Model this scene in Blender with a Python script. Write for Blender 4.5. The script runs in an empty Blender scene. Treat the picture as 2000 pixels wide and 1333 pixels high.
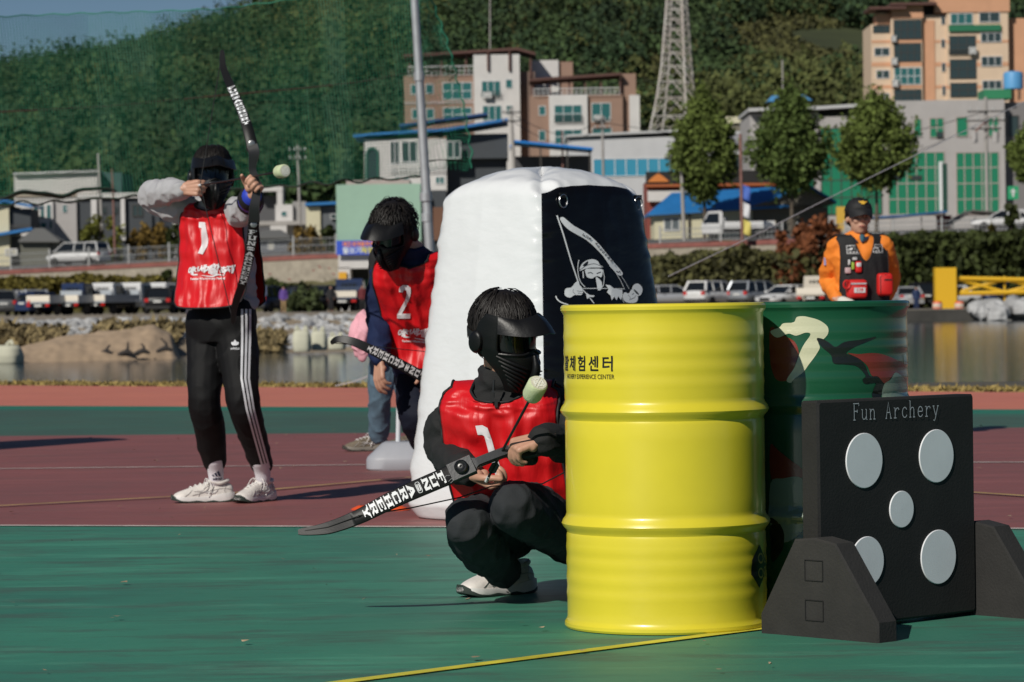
import bpy, bmesh, math, random
import numpy as np
from mathutils import Vector, Matrix, noise, geometry
from mathutils.bvhtree import BVHTree
R = math.radians
PI = math.pi
C = bpy.context.scene.collection
SC = bpy.context.scene

# ---------------------------------------------------------------- camera, sky, sun
FPX, CX, CY, CAMZ = 6273.0, 1000.0, 666.5, 0.93
CAM_M = Matrix.Rotation(R(90) - 0.01156, 3, 'X') @ Matrix.Rotation(R(-0.8), 3, 'Z')
cam_d = bpy.data.cameras.new('camera'); cam = bpy.data.objects.new('camera', cam_d); C.objects.link(cam)
cam.matrix_world = Matrix.Translation((0, 0, CAMZ)) @ CAM_M.to_4x4()
cam_d.lens = 36.0 * FPX / 2000.0; cam_d.sensor_width = 36.0
cam_d.clip_start = 0.5; cam_d.clip_end = 6000
cam_d.dof.use_dof = True; cam_d.dof.focus_distance = 9.6; cam_d.dof.aperture_fstop = 10.0
SC.camera = cam
SUN_AZ, SUN_EL = R(33), R(36)          # the sun stands behind the camera, to its left
sun_to = Vector((-math.sin(SUN_AZ) * math.cos(SUN_EL), -math.cos(SUN_AZ) * math.cos(SUN_EL), math.sin(SUN_EL)))
w = bpy.data.worlds.new('World'); SC.world = w; w.use_nodes = True
nt = w.node_tree; bg = nt.nodes['Background']
sky = nt.nodes.new('ShaderNodeTexSky'); sky.sky_type = 'NISHITA'; sky.sun_disc = False
sky.sun_elevation = SUN_EL; sky.sun_rotation = math.atan2(sun_to.x, sun_to.y)
sky.altitude = 1500; sky.air_density = 1.0; sky.dust_density = 0.0; sky.ozone_density = 5.0
nt.links.new(sky.outputs[0], bg.inputs[0]); bg.inputs[1].default_value = 0.05
sd = bpy.data.lights.new('sun', 'SUN'); sd.energy = 4.9; sd.angle = R(0.5); sd.color = (1, .95, .86)
so = bpy.data.objects.new('sun', sd); C.objects.link(so); so.rotation_euler = sun_to.to_track_quat('Z', 'Y').to_euler()
so.location = (-20, -30, 40)
SC.view_settings.view_transform = 'Standard'; SC.view_settings.look = 'None'
SC.view_settings.exposure = -0.37; SC.view_settings.gamma = 1.0
SC.render.engine = 'CYCLES'
try:
    SC.cycles.use_denoising = True; SC.cycles.max_bounces = 6; SC.cycles.transparent_max_bounces = 12
except Exception: pass

def ray(px, py):
    return CAM_M @ Vector(((px - CX) / FPX, -(py - CY) / FPX, -1))
def P(px, py, d):
    """the point d metres ahead that the photograph shows at (px, py)"""
    r = ray(px, py); return Vector((0, 0, CAMZ)) + r * (d / r.y)
def G(px, py, z=0.0):
    r = ray(px, py); t = (z - CAMZ) / r.z; return Vector((0, 0, CAMZ)) + r * t
def lerp(a, b, t): return a + (b - a) * t
def interp(x, xs, ys): return float(np.interp(x, xs, ys))
def V(*a): return Vector(a)

# ---------------------------------------------------------------- materials
MATS = {}
def mat(name, col, rough=.6, metal=0., var=0., vscale=4., bump=0., bscale=40., col2=None, coat=0., stretch=(1, 1, 1),
        spec=.5, sheen=0., trans=0., island=0., detail=4., aniso_rough=0., contrast=1.):
    if name in MATS: return MATS[name]
    m = bpy.data.materials.new(name); m.use_nodes = True; t = m.node_tree; b = t.nodes['Principled BSDF']
    b.inputs['Roughness'].default_value = rough; b.inputs['Metallic'].default_value = metal
    b.inputs['Specular IOR Level'].default_value = spec
    b.inputs['Base Color'].default_value = (*col, 1)
    if coat: b.inputs['Coat Weight'].default_value = coat; b.inputs['Coat Roughness'].default_value = .06
    if sheen: b.inputs['Sheen Weight'].default_value = sheen
    if trans: b.inputs['Transmission Weight'].default_value = trans
    tc = mp = None
    if var or bump or aniso_rough:
        tc = t.nodes.new('ShaderNodeTexCoord'); mp = t.nodes.new('ShaderNodeMapping')
        t.links.new(tc.outputs['Object'], mp.inputs[0]); mp.inputs['Scale'].default_value = stretch
    if var:
        n = t.nodes.new('ShaderNodeTexNoise'); n.inputs['Scale'].default_value = vscale; n.inputs['Detail'].default_value = detail
        n.inputs['Roughness'].default_value = .6
        t.links.new(mp.outputs[0], n.inputs['Vector'])
        r = t.nodes.new('ShaderNodeValToRGB'); t.links.new(n.outputs['Fac'], r.inputs[0])
        c2 = col2 if col2 else tuple(c * (1 - var) for c in col)
        c1 = col if col2 else tuple(min(1, c * (1 + var)) for c in col)
        e = .5 - .22 / contrast, .5 + .22 / contrast
        r.color_ramp.elements[0].position = e[0]; r.color_ramp.elements[1].position = e[1]
        r.color_ramp.elements[0].color = (*c2, 1); r.color_ramp.elements[1].color = (*c1, 1)
        last = r.outputs[0]
    else: last = None
    if island:
        g = t.nodes.new('ShaderNodeNewGeometry'); hs = t.nodes.new('ShaderNodeHueSaturation')
        mr = t.nodes.new('ShaderNodeMapRange'); mr.inputs[3].default_value = 1 - island; mr.inputs[4].default_value = 1 + island
        t.links.new(g.outputs['Random Per Island'], mr.inputs[0]); t.links.new(mr.outputs[0], hs.inputs['Value'])
        if last: t.links.new(last, hs.inputs['Color'])
        else: hs.inputs['Color'].default_value = (*col, 1)
        last = hs.outputs[0]
    if last: t.links.new(last, b.inputs['Base Color'])
    if bump:
        n2 = t.nodes.new('ShaderNodeTexNoise'); n2.inputs['Scale'].default_value = bscale; n2.inputs['Detail'].default_value = 3
        t.links.new(mp.outputs[0], n2.inputs['Vector'])
        bp = t.nodes.new('ShaderNodeBump'); bp.inputs['Strength'].default_value = bump; bp.inputs['Distance'].default_value = .01
        t.links.new(n2.outputs['Fac'], bp.inputs['Height']); t.links.new(bp.outputs[0], b.inputs['Normal'])
    if aniso_rough:
        n3 = t.nodes.new('ShaderNodeTexNoise'); n3.inputs['Scale'].default_value = vscale * 1.7
        t.links.new(mp.outputs[0], n3.inputs['Vector']); mr = t.nodes.new('ShaderNodeMapRange')
        mr.inputs[3].default_value = rough - aniso_rough; mr.inputs[4].default_value = rough + aniso_rough
        t.links.new(n3.outputs['Fac'], mr.inputs[0]); t.links.new(mr.outputs[0], b.inputs['Roughness'])
    MATS[name] = m
    return m

# ---------------------------------------------------------------- mesh helpers
BASE = {}
def tag(o, label=None, cat=None, group=None, kind=None):
    if label: o['label'] = label
    if cat: o['category'] = cat
    if group: o['group'] = group
    if kind: o['kind'] = kind
    return o
def thing(name, label, cat, loc=(0, 0, 0), group=None, rotz=0.):
    o = bpy.data.objects.new(name, None); C.objects.link(o); o.location = loc; o.rotation_euler = (0, 0, rotz)
    o.empty_display_size = .1
    BASE[o.name] = Vector(loc)
    return tag(o, label, cat, group)
def frame_from(d, up=Vector((0, 0, 1))):
    d = d.normalized()
    if abs(d.dot(up)) > .98: up = Vector((0, 1, 0))
    x = d.cross(up).normalized(); y = x.cross(d).normalized()
    return x, y, d
class MB:
    def __init__(s): s.v = []; s.f = []; s.m = []; s.cur = 0
    def add(s, vs, fs, mi=None):
        o = len(s.v); s.v += [Vector(v) for v in vs]; s.f += [tuple(i + o for i in f) for f in fs]
        s.m += [s.cur if mi is None else mi] * len(fs); return s
    def box(s, c, sz, M=None, mi=None):
        c = Vector(c); h = [q / 2 for q in sz]
        vs = [Vector((x * h[0], y * h[1], z * h[2])) for x in (-1, 1) for y in (-1, 1) for z in (-1, 1)]
        if M is not None: vs = [M @ v for v in vs]
        return s.add([c + v for v in vs], [(0, 1, 3, 2), (4, 6, 7, 5), (0, 4, 5, 1), (2, 3, 7, 6), (0, 2, 6, 4), (1, 5, 7, 3)], mi)
    def b2(s, a, b, mi=None):
        return s.box([(a[i] + b[i]) / 2 for i in range(3)], [abs(b[i] - a[i]) for i in range(3)], None, mi)
    def quad(s, a, b, c, d, mi=None): return s.add([a, b, c, d], [(0, 1, 2, 3)], mi)
    def tube(s, pts, rad, n=8, mi=None, caps=True, up=Vector((0, 0, 1)), ratio=1., round_=False, sub=0):
        pts = [Vector(p) for p in pts]
        if not hasattr(rad, '__len__'): rad = [rad] * len(pts)
        rad = [r if hasattr(r, '__len__') else (r, r * ratio) for r in rad]
        if sub and len(pts) > 2:
            np_, nr = [], []
            k = len(pts)
            for i in range(k - 1):
                p0, p1, p2, p3 = pts[max(i - 1, 0)], pts[i], pts[i + 1], pts[min(i + 2, k - 1)]
                for j in range(sub):
                    t = j / sub
                    np_.append(.5 * ((2 * p1) + (p2 - p0) * t + (2 * p0 - 5 * p1 + 4 * p2 - p3) * t * t + (3 * p1 - p0 - 3 * p2 + p3) * t ** 3))
                    ts = t * t * (3 - 2 * t)
                    nr.append((lerp(rad[i][0], rad[i + 1][0], ts), lerp(rad[i][1], rad[i + 1][1], ts)))
            pts, rad = np_ + [pts[-1]], nr + [rad[-1]]
        if round_:
            def ends(p, q, r):
                d = (p - q).normalized(); rr = min(r) * 1.0
                return [(p + d * rr * math.sin(a), (r[0] * math.cos(a), r[1] * math.cos(a))) for a in (R(35), R(62), R(82))]
            e0 = ends(pts[0], pts[1], rad[0])[::-1]; e1 = ends(pts[-1], pts[-2], rad[-1])
            pts = [e[0] for e in e0] + pts + [e[0] for e in e1]; rad = [e[1] for e in e0] + rad + [e[1] for e in e1]
        k = len(pts); vs = []; X = None
        for i in range(k):
            d = pts[min(i + 1, k - 1)] - pts[max(i - 1, 0)]
            if X is None: X, Y, _ = frame_from(d, up)
            else:
                d = d.normalized(); X = (X - d * X.dot(d))
                X = X.normalized() if X.length > 1e-6 else frame_from(d, up)[0]
                Y = X.cross(d).normalized() * -1
                Y = d.cross(X).normalized()
            if i == 0: Y = frame_from(d)[2].cross(X).normalized()
            for j in range(n):
                a = 2 * PI * j / n
                vs.append(pts[i] + X * (math.cos(a) * rad[i][0]) + Y * (math.sin(a) * rad[i][1]))
        fs = [(i * n + j, i * n + (j + 1) % n, (i + 1) * n + (j + 1) % n, (i + 1) * n + j) for i in range(k - 1) for j in range(n)]
        if caps: fs += [tuple(range(n))[::-1], tuple((k - 1) * n + j for j in range(n))]
        return s.add(vs, fs, mi)
    def limb(s, pts, rad, n=16, **kw): return s.tube(pts, rad, n, round_=True, sub=kw.pop('sub', 6), **kw)
    def cyl(s, a, b, r, n=12, mi=None, r2=None): return s.tube([a, b], [r, r if r2 is None else r2], n, mi)
    def rings(s, rings, closed=True, caps=True, mi=None):
        n = len(rings[0]); vs = [p for r in rings for p in r]; k = len(rings)
        jm = n if closed else n - 1
        fs = [(i * n + j, i * n + (j + 1) % n, (i + 1) * n + (j + 1) % n, (i + 1) * n + j) for i in range(k - 1) for j in range(jm)]
        if caps: fs += [tuple(range(n))[::-1], tuple((k - 1) * n + j for j in range(n))]
        return s.add(vs, fs, mi)
    def torso(s, frames, n=28, mi=None, sub=5, pw=2.4):
        """frames: (centre, right, forward, half width, half depth)"""
        k = len(frames); out = []
        for i in range(k - 1):
            for j in range(sub):
                t = j / sub; a, b = frames[i], frames[i + 1]
                p0, p3 = frames[max(i - 1, 0)][0], frames[min(i + 2, k - 1)][0]
                c = .5 * ((2 * a[0]) + (b[0] - p0) * t + (2 * p0 - 5 * a[0] + 4 * b[0] - p3) * t * t + (3 * a[0] - p0 - 3 * b[0] + p3) * t ** 3)
                u = t * t * (3 - 2 * t)
                out.append((c, a[1].lerp(b[1], t).normalized(), a[2].lerp(b[2], t).normalized(), lerp(a[3], b[3], u), lerp(a[4], b[4], u)))
        out.append(frames[-1]); rr = []
        for c, x, y, rx, ry in out:
            ring = []
            for q in range(n):
                a = 2 * PI * q / n; ca, sa = math.cos(a), math.sin(a)
                ring.append(c + x * (rx * math.copysign(abs(ca) ** (2 / pw), ca)) + y * (ry * math.copysign(abs(sa) ** (2 / pw), sa)))
            rr.append(ring)
        return s.rings(rr, mi=mi)
    def lathe(s, prof, c=(0, 0, 0), n=48, M=None, mi=None, caps=False):
        c = Vector(c); rr = []
        for r, z in prof:
            ring = [Vector((r * math.cos(2 * PI * j / n), r * math.sin(2 * PI * j / n), z)) for j in range(n)]
            if M is not None: ring = [M @ p for p in ring]
            rr.append([c + p for p in ring])
        return s.rings(rr, caps=caps, mi=mi)
    def ell(s, c, rad, M=None, nu=20, nv=12, mi=None):
        c = Vector(c); rr = []
        for i in range(nv + 1):
            a = -PI / 2 + PI * i / nv; ca = max(math.cos(a), .02)
            ring = [Vector((rad[0] * ca * math.cos(2 * PI * j / nu), rad[1] * ca * math.sin(2 * PI * j / nu), rad[2] * math.sin(a))) for j in range(nu)]
            if M is not None: ring = [M @ p for p in ring]
            rr.append([c + p for p in ring])
        return s.rings(rr, mi=mi)
    def prism(s, poly, fn, off, mi=None):
        """poly of (u, v), fn(u, v) -> point, off = thickness vector"""
        off = Vector(off); n = len(poly); a = [fn(*p) for p in poly]; b = [p + off for p in a]
        return s.add(a + b, [tuple(range(n)), tuple(range(n, 2 * n))[::-1]] + [(i, (i + 1) % n + 0, (i + 1) % n + n, i + n)[::-1] for i in range(n)], mi)
    def grid(s, fn, nu, nv, mi=None):
        vs = [fn(i / (nu - 1), j / (nv - 1)) for j in range(nv) for i in range(nu)]
        return s.add(vs, [(j * nu + i, j * nu + i + 1, (j + 1) * nu + i + 1, (j + 1) * nu + i) for j in range(nv - 1) for i in range(nu - 1)], mi)
    def build(s, name, mats, parent=None, smooth=40, local=False, me=None, fixn=True, base=None):
        if not isinstance(mats, (list, tuple)): mats = [mats]
        if me is None:
            me = bpy.data.meshes.new(name); off = Vector((0, 0, 0))
            if base is not None: off = Vector(base)
            elif parent is not None and not local: off = BASE.get(parent.name, off)
            me.from_pydata([tuple(v - off) for v in s.v], [], s.f)
            me.polygons.foreach_set('material_index', s.m)
            if fixn:
                bm = bmesh.new(); bm.from_mesh(me); bmesh.ops.recalc_face_normals(bm, faces=bm.faces); bm.to_mesh(me); bm.free()
            me.update()
        return link(name, me, mats, parent, smooth, base)
def link(name, me, mats, parent=None, smooth=40, base=None):
    if not isinstance(mats, (list, tuple)): mats = [mats]
    for m in mats: me.materials.append(m)
    if smooth:
        me.shade_smooth()
        if smooth < 180: me.set_sharp_from_angle(angle=R(smooth))
    o = bpy.data.objects.new(name, me); C.objects.link(o)
    if parent is not None:
        o.parent = parent; BASE[o.name] = BASE.get(parent.name, Vector((0, 0, 0)))
    else:
        BASE[o.name] = Vector(base) if base is not None else Vector((0, 0, 0))
        if base is not None: o.location = base
    return o
def world_verts(o): return [v.co + BASE[o.name] for v in o.data.vertices]
def bvh_of(o): return BVHTree.FromPolygons(world_verts(o), [tuple(p.vertices) for p in o.data.polygons])
def remesh(mb, voxel=.008, it=3, fac=.6):
    me = bpy.data.meshes.new('tmp'); me.from_pydata([tuple(v) for v in mb.v], [], mb.f)
    bm = bmesh.new(); bm.from_mesh(me); bmesh.ops.recalc_face_normals(bm, faces=bm.faces); bm.to_mesh(me); bm.free()
    o = bpy.data.objects.new('tmp', me); C.objects.link(o)
    md = o.modifiers.new('r', 'REMESH'); md.mode = 'VOXEL'; md.voxel_size = voxel
    if it:
        sm = o.modifiers.new('s', 'SMOOTH'); sm.factor = fac; sm.iterations = it
    dg = bpy.context.evaluated_depsgraph_get(); dg.update()
    out = bpy.data.meshes.new_from_object(o.evaluated_get(dg))
    bpy.data.objects.remove(o); bpy.data.meshes.remove(me)
    return out
def displace(me, fn):
    """fn(co, normal) -> new co"""
    me.update(); ns = [v.normal.copy() for v in me.vertices]
    for v, n_ in zip(me.vertices, ns): v.co = fn(v.co.copy(), n_)
    me.update()
def place(me, name, mats, parent, smooth=180):
    off = BASE.get(parent.name, Vector((0, 0, 0))) if parent is not None else Vector((0, 0, 0))
    me.transform(Matrix.Translation(-off)); me.update()
    return link(name, me, mats, parent, smooth)
def noi(p, s, seed=0.): return noise.noise(Vector((p.x * s + seed, p.y * s - seed, p.z * s + seed * .7)))
def copy_tree(o, parent=None):
    c = o.copy(); C.objects.link(c); c.parent = parent; BASE[c.name] = BASE.get(o.name, Vector((0, 0, 0)))
    for ch in list(o.children): copy_tree(ch, c)
    return c
def fine(vs2, fs, maxlen):
    bm = bmesh.new(); bv = [bm.verts.new((p[0], p[1], 0)) for p in vs2]; bm.verts.ensure_lookup_table()
    for f in fs:
        try: bm.faces.new([bv[i] for i in f])
        except ValueError: pass
    bmesh.ops.triangulate(bm, faces=bm.faces)
    for _ in range(7):
        es = [e for e in bm.edges if e.calc_length() > maxlen]
        if not es: break
        bmesh.ops.subdivide_edges(bm, edges=es, cuts=1); bmesh.ops.triangulate(bm, faces=bm.faces)
    bm.verts.index_update()
    out = [(v.co.x, v.co.y) for v in bm.verts], [tuple(v.index for v in f.verts) for f in bm.faces]
    bm.free(); return out
def text2d(body, size, bold=0., shear=0., align='CENTER', space=1., maxlen=None, sx=1.):
    cu = bpy.data.curves.new('t', 'FONT'); cu.body = body; cu.size = size; cu.offset = bold; cu.shear = shear
    cu.align_x = align; cu.align_y = 'CENTER'; cu.space_character = space; cu.resolution_u = 3; cu.fill_mode = 'FRONT'
    o = bpy.data.objects.new('t', cu); C.objects.link(o)
    dg = bpy.context.evaluated_depsgraph_get(); dg.update()
    me = bpy.data.meshes.new_from_object(o.evaluated_get(dg))
    vs = [(v.co.x * sx, v.co.y) for v in me.vertices]; fs = [tuple(p.vertices) for p in me.polygons]
    bpy.data.objects.remove(o); bpy.data.curves.remove(cu); bpy.data.meshes.remove(me)
    return fine(vs, fs, maxlen) if maxlen else (vs, fs)
def spline(pts, closed=True, sub=5):
    n = len(pts); out = []
    for i in range(n if closed else n - 1):
        g = lambda k: Vector(pts[k % n]) if closed else Vector(pts[max(0, min(n - 1, k))])
        p0, p1, p2, p3 = g(i - 1), g(i), g(i + 1), g(i + 2)
        for j in range(sub):
            t = j / sub
            q = .5 * ((2 * p1) + (p2 - p0) * t + (2 * p0 - 5 * p1 + 4 * p2 - p3) * t * t + (3 * p1 - p0 - 3 * p2 + p3) * t ** 3)
            out.append(tuple(q))
    if not closed: out.append(tuple(pts[-1]))
    return out
def poly2d(pts, smooth=0, maxlen=None):
    if smooth: pts = spline(pts, True, smooth)
    tris = geometry.tessellate_polygon([[Vector((p[0], p[1], 0)) for p in pts]])
    return fine(pts, [tuple(t) for t in tris], maxlen) if maxlen else (pts, [tuple(t) for t in tris])
def stroke2d(pts, wd):
    """ribbon along a polyline; wd a number or list"""
    k = len(pts); L, Rr = [], []
    if not hasattr(wd, '__len__'): wd = [wd] * k
    for i in range(k):
        a, b = Vector(pts[max(i - 1, 0)]), Vector(pts[min(i + 1, k - 1)])
        d = (b - a).normalized(); n_ = Vector((-d.y, d.x)); p = Vector(pts[i])
        L.append(tuple(p + n_ * wd[i] / 2)); Rr.append(tuple(p - n_ * wd[i] / 2))
    return L + Rr, [(i, i + 1, k + i + 1, k + i) for i in range(k - 1)]
def decal(shapes, fn):
    """shapes: list of (verts2d, faces, mi); every piece is lifted a hair above the last"""
    mb = MB()
    for k, sh in enumerate(shapes):
        vs, fs = sh[0], sh[1]; mi = sh[2] if len(sh) > 2 else 0
        mb.add([fn(p[0], p[1], k * 1e-4) for p in vs], fs, mi)
    return mb
def leaf_mesh(name, pts, size, rng, flat=.0, aspect=1.6, mats=None):
    """one mesh of small bent leaf faces at the given points"""
    pts = np.asarray(pts, float); n = len(pts)
    a = rng.normal(size=(n, 3)); a /= np.linalg.norm(a, axis=1)[:, None]
    b = rng.normal(size=(n, 3)); b -= a * (a * b).sum(1)[:, None]; b /= np.linalg.norm(b, axis=1)[:, None]
    s = (size * (.6 + .8 * rng.random(n)))[:, None]
    u, v = a * s * aspect * .5, b * s * .5
    co = np.stack([pts - u, pts + v, pts + u, pts - v], 1).reshape(-1, 3)
    me = bpy.data.meshes.new(name); me.vertices.add(n * 4); me.vertices.foreach_set('co', co.ravel())
    me.loops.add(n * 4); me.loops.foreach_set('vertex_index', np.arange(n * 4))
    me.polygons.add(n); me.polygons.foreach_set('loop_start', np.arange(n) * 4); me.polygons.foreach_set('loop_total', np.full(n, 4))
    me.update(calc_edges=True); me.validate()
    return me
# ================================================================ terrain, court, pond
rng = np.random.default_rng(7); random.seed(7)
def yb(x): return interp(x, [-60, -18, -6, 2, 14, 26, 60], [92, 98, 110, 118, 190, 213, 218])      # far waterline
def yw(x): return interp(x, [-80, -45, 0, 40, 80], [285, 272, 250, 232, 222])                       # retaining wall
def zr(x): return interp(x, [-45, -16, 10, 38, 60], [3.9, 4.7, 4.95, 5.3, 5.4])                     # upper road
def zb(x): return interp(x, [0, 14, 26], [.5, .35, .2])
def hillz(x, y):
    t = x / max(y, 1.)
    top = interp(t, [-.34, -.22, -.16, -.08, 0, .1, .34], [36, 54, 65, 86, 120, 128, 122])
    mid = interp(t, [-.2, -.1, -.02, .04, .2], [34, 36, 34, 30, 30])
    z = interp(y, [250, 330, 400, 470, 600, 1000, 1250, 1500], [0, 1.5, 9, 15.5, mid, top, top + 8, top - 10])
    k = interp(y, [380, 600], [0, 1])
    return z + k * (7 * noise.noise(Vector((x * .011, y * .008, 0))) + 2.5 * noise.noise(Vector((x * .03, y * .02, 5))))
def gz(x, y):
    if y < 36.6: return -.03
    b = yb(x)
    if y < b + 9: return interp(y, [36.6, 38.4, 42, b - 6, b, b + 9], [-.03, -.72, -1.5, -1.5, -.6, zb(x)])
    wl = yw(x)
    if y < wl: return interp(y, [b + 9, b + 32, wl - 9, wl - 5, wl], [zb(x), .55, .6, .8, zr(x) - 1.6])
    if y < wl + 1.6: return zr(x) - 1.6
    return zr(x) + .42 + .025 * min(y - wl, 14) + hillz(x, max(y - wl + 250, 250))
ys = np.concatenate([np.arange(-30, 36, 6), np.arange(36, 44, .5), np.arange(44, 90, 6), np.arange(90, 330, 1.2), np.arange(330, 640, 7), np.arange(640, 1520, 14)])
ts = np.linspace(-.42, .42, 150)
mb = MB(); nx = len(ts)
for y in ys:
    for t in ts:
        x = t * (y + 40.); mb.v.append(Vector((x, y, gz(x, y))))
for j in range(len(ys) - 1):
    for i in range(nx - 1):
        mb.f.append((j * nx + i, j * nx + i + 1, (j + 1) * nx + i + 1, (j + 1) * nx + i))
        x = ts[i] * (ys[j] + 40); y = ys[j]; b = yb(x); wl = yw(x)
        mb.m.append(0 if y < b - 2 else 1 if y < b + 10 else 2 if y < wl - 10 else 3 if y < wl + .5 else 4 if y < wl + 12 else 5 if y < wl + 70 else 6)
go = mb.build('ground', [mat('pond_mud', (.09, .08, .06), .9, var=.3), mat('bank_soil', (.28, .22, .15), .95, var=.35, vscale=.6),
     mat('lot_dirt', (.25, .21, .16), .95, var=.2, vscale=.3), mat('slope_soil', (.11, .10, .045), .95, var=.4, vscale=.4),
     mat('upper_asphalt', (.09, .09, .09), .9, var=.15, vscale=.5), mat('village_ground', (.16, .14, .1), .95, var=.3, vscale=.1),
     mat('hill_soil', (.035, .045, .014), 1., var=.55, vscale=.03)], smooth=60)
tag(go, 'broad ground running from the court past the pond to the hills', 'ground', kind='structure')

# --- painted court: sheets, each a little above the one below.  Edges follow the lines seen on the ground
def court_mat(name, c1, c2, c3, streak=1.):
    m = bpy.data.materials.new(name); m.use_nodes = True; t = m.node_tree; b = t.nodes['Principled BSDF']
    tc = t.nodes.new('ShaderNodeTexCoord')
    def nz(scale, st, detail=5, rot=0., rough=.6):
        mp = t.nodes.new('ShaderNodeMapping'); mp.inputs['Scale'].default_value = st; mp.inputs['Rotation'].default_value = (0, 0, rot)
        t.links.new(tc.outputs['Object'], mp.inputs[0]); n = t.nodes.new('ShaderNodeTexNoise'); n.inputs['Scale'].default_value = scale
        n.inputs['Detail'].default_value = detail; n.inputs['Roughness'].default_value = rough; t.links.new(mp.outputs[0], n.inputs['Vector']); return n
    def ramp(src, p0, p1, a=(0, 0, 0), c=(1, 1, 1)):
        r = t.nodes.new('ShaderNodeValToRGB'); r.color_ramp.elements[0].position = p0; r.color_ramp.elements[1].position = p1
        r.color_ramp.elements[0].color = (*a, 1); r.color_ramp.elements[1].color = (*c, 1); t.links.new(src, r.inputs[0]); return r
    base = ramp(nz(.55, (1, .8, 1), 6).outputs[0], .36, .64, c2, c1)                  # broad fading of the paint
    n2 = nz(3.2, (.45, 1.3, 1), 8, R(-16), .72); k2 = ramp(n2.outputs[0], .49, .60)     # scuffed, worn strokes
    mx = t.nodes.new('ShaderNodeMix'); mx.data_type = 'RGBA'; mk = t.nodes.new('ShaderNodeMath'); mk.operation = 'MULTIPLY'; mk.inputs[1].default_value = .8 * (.5 + .5 * streak); t.links.new(k2.outputs[0], mk.inputs[0]); t.links.new(mk.outputs[0], mx.inputs[0]); t.links.new(base.outputs[0], mx.inputs[6]); mx.inputs[7].default_value = (*c3, 1)
    sp = nz(38, (1, 1, 1), 2); k3 = ramp(sp.outputs[0], .68, .8)                       # grit
    mx2 = t.nodes.new('ShaderNodeMix'); mx2.data_type = 'RGBA'; mu = t.nodes.new('ShaderNodeMath'); mu.operation = 'MULTIPLY'; mu.inputs[1].default_value = .35
    t.links.new(k3.outputs[0], mu.inputs[0]); t.links.new(mu.outputs[0], mx2.inputs[0]); t.links.new(mx.outputs[2], mx2.inputs[6]); mx2.inputs[7].default_value = (c1[0] * 1.6 + .08, c1[1] * 1.5 + .08, c1[2] * 1.5 + .08, 1)
    n4 = nz(2.4, (.30, 1.5, 1), 7, R(12), .7); k4 = ramp(n4.outputs[0], .53, .66)     # pale chalky swipes
    mx3 = t.nodes.new('ShaderNodeMix'); mx3.data_type = 'RGBA'; mu2 = t.nodes.new('ShaderNodeMath'); mu2.operation = 'MULTIPLY'; mu2.inputs[1].default_value = .5 * streak
    t.links.new(k4.outputs[0], mu2.inputs[0]); t.links.new(mu2.outputs[0], mx3.inputs[0]); t.links.new(mx2.outputs[2], mx3.inputs[6]); mx3.inputs[7].default_value = (c1[0] * 1.7 + .02, c1[1] * 1.5 + .02, c1[2] * 1.5 + .02, 1)
    t.links.new(mx3.outputs[2], b.inputs['Base Color'])
    mr = t.nodes.new('ShaderNodeMapRange'); mr.inputs[3].default_value = .42; mr.inputs[4].default_value = .75; t.links.new(n2.outputs[0], mr.inputs[0]); t.links.new(mr.outputs[0], b.inputs['Roughness'])
    b.inputs['Specular IOR Level'].default_value = .35
    bp = t.nodes.new('ShaderNodeBump'); bp.inputs['Strength'].default_value = .25; bp.inputs['Distance'].default_value = .004
    t.links.new(nz(60, (1, 1, 1), 3).outputs[0], bp.inputs['Height']); t.links.new(bp.outputs[0], b.inputs['Normal'])
    return m
def sheet(name, near, far, m, z, label):
    """near, far: (y at x=-9, y at x=9) of each edge"""
    mb = MB(); n = 24; X0, X1 = -16., 16.
    yy = lambda e, x: e[0] + (e[1] - e[0]) * (x + 9) / 18.
    for i in range(n):
        a, b = lerp(X0, X1, i / n), lerp(X0, X1, (i + 1) / n)
        mb.quad((a, yy(near, a), z), (b, yy(near, b), z), (b, yy(far, b), z), (a, yy(far, a), z))
    return tag(mb.build(name, m, smooth=0), label, 'court', kind='structure')
def edge(p, q):                     # line through two photograph points on the ground -> (y at -9, y at 9)
    a, b = G(*p), G(*q); s = (b.y - a.y) / (b.x - a.x); return (a.y + s * (-9 - a.x), a.y + s * (9 - a.x))
E_G = edge((0, 1028), (1950, 1034)); E_M = edge((0, 852), (1950, 836)); E_T = edge((0, 793), (1950, 800)); E_S = edge((0, 753), (1950, 766))
E_T2 = (E_T[0] - 1.1, E_T[1] - 1.1)
GREEN = court_mat('court_green', (.050, .235, .152), (.038, .170, .118), (.058, .120, .092))
sheet('court_green', (-12, -12), E_G, GREEN, 0., 'worn green painted court floor in the foreground')
sheet('court_maroon', E_G, E_M, court_mat('court_maroon', (.265, .092, .084), (.225, .084, .078), (.180, .086, .080), .5), 0., 'maroon painted court floor behind the green court')
sheet('court_far_green', E_M, E_T2, court_mat('court_far_green', (.052, .135, .095), (.055, .105, .078), (.075, .10, .075), .6), 0., 'dull green painted band behind the maroon floor')
sheet('court_teal', E_T2, E_T, court_mat('court_teal', (.025, .19, .12), (.022, .15, .10), (.03, .13, .09), .4), 0., 'bright teal painted strip along the running track')
sheet('running_track', E_T, E_S, court_mat('track_salmon', (.60, .20, .13), (.56, .18, .125), (.50, .18, .13), .4), 0., 'salmon red running track along the pond')
WHITE_P, YEL_P = mat('line_white', (.55, .50, .46), .7, var=.35, vscale=6), mat('line_yellow', (.62, .55, .05), .6, var=.3, vscale=6)
OLIVE_P = mat('line_ochre', (.42, .30, .10), .7, var=.35, vscale=5)
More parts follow.
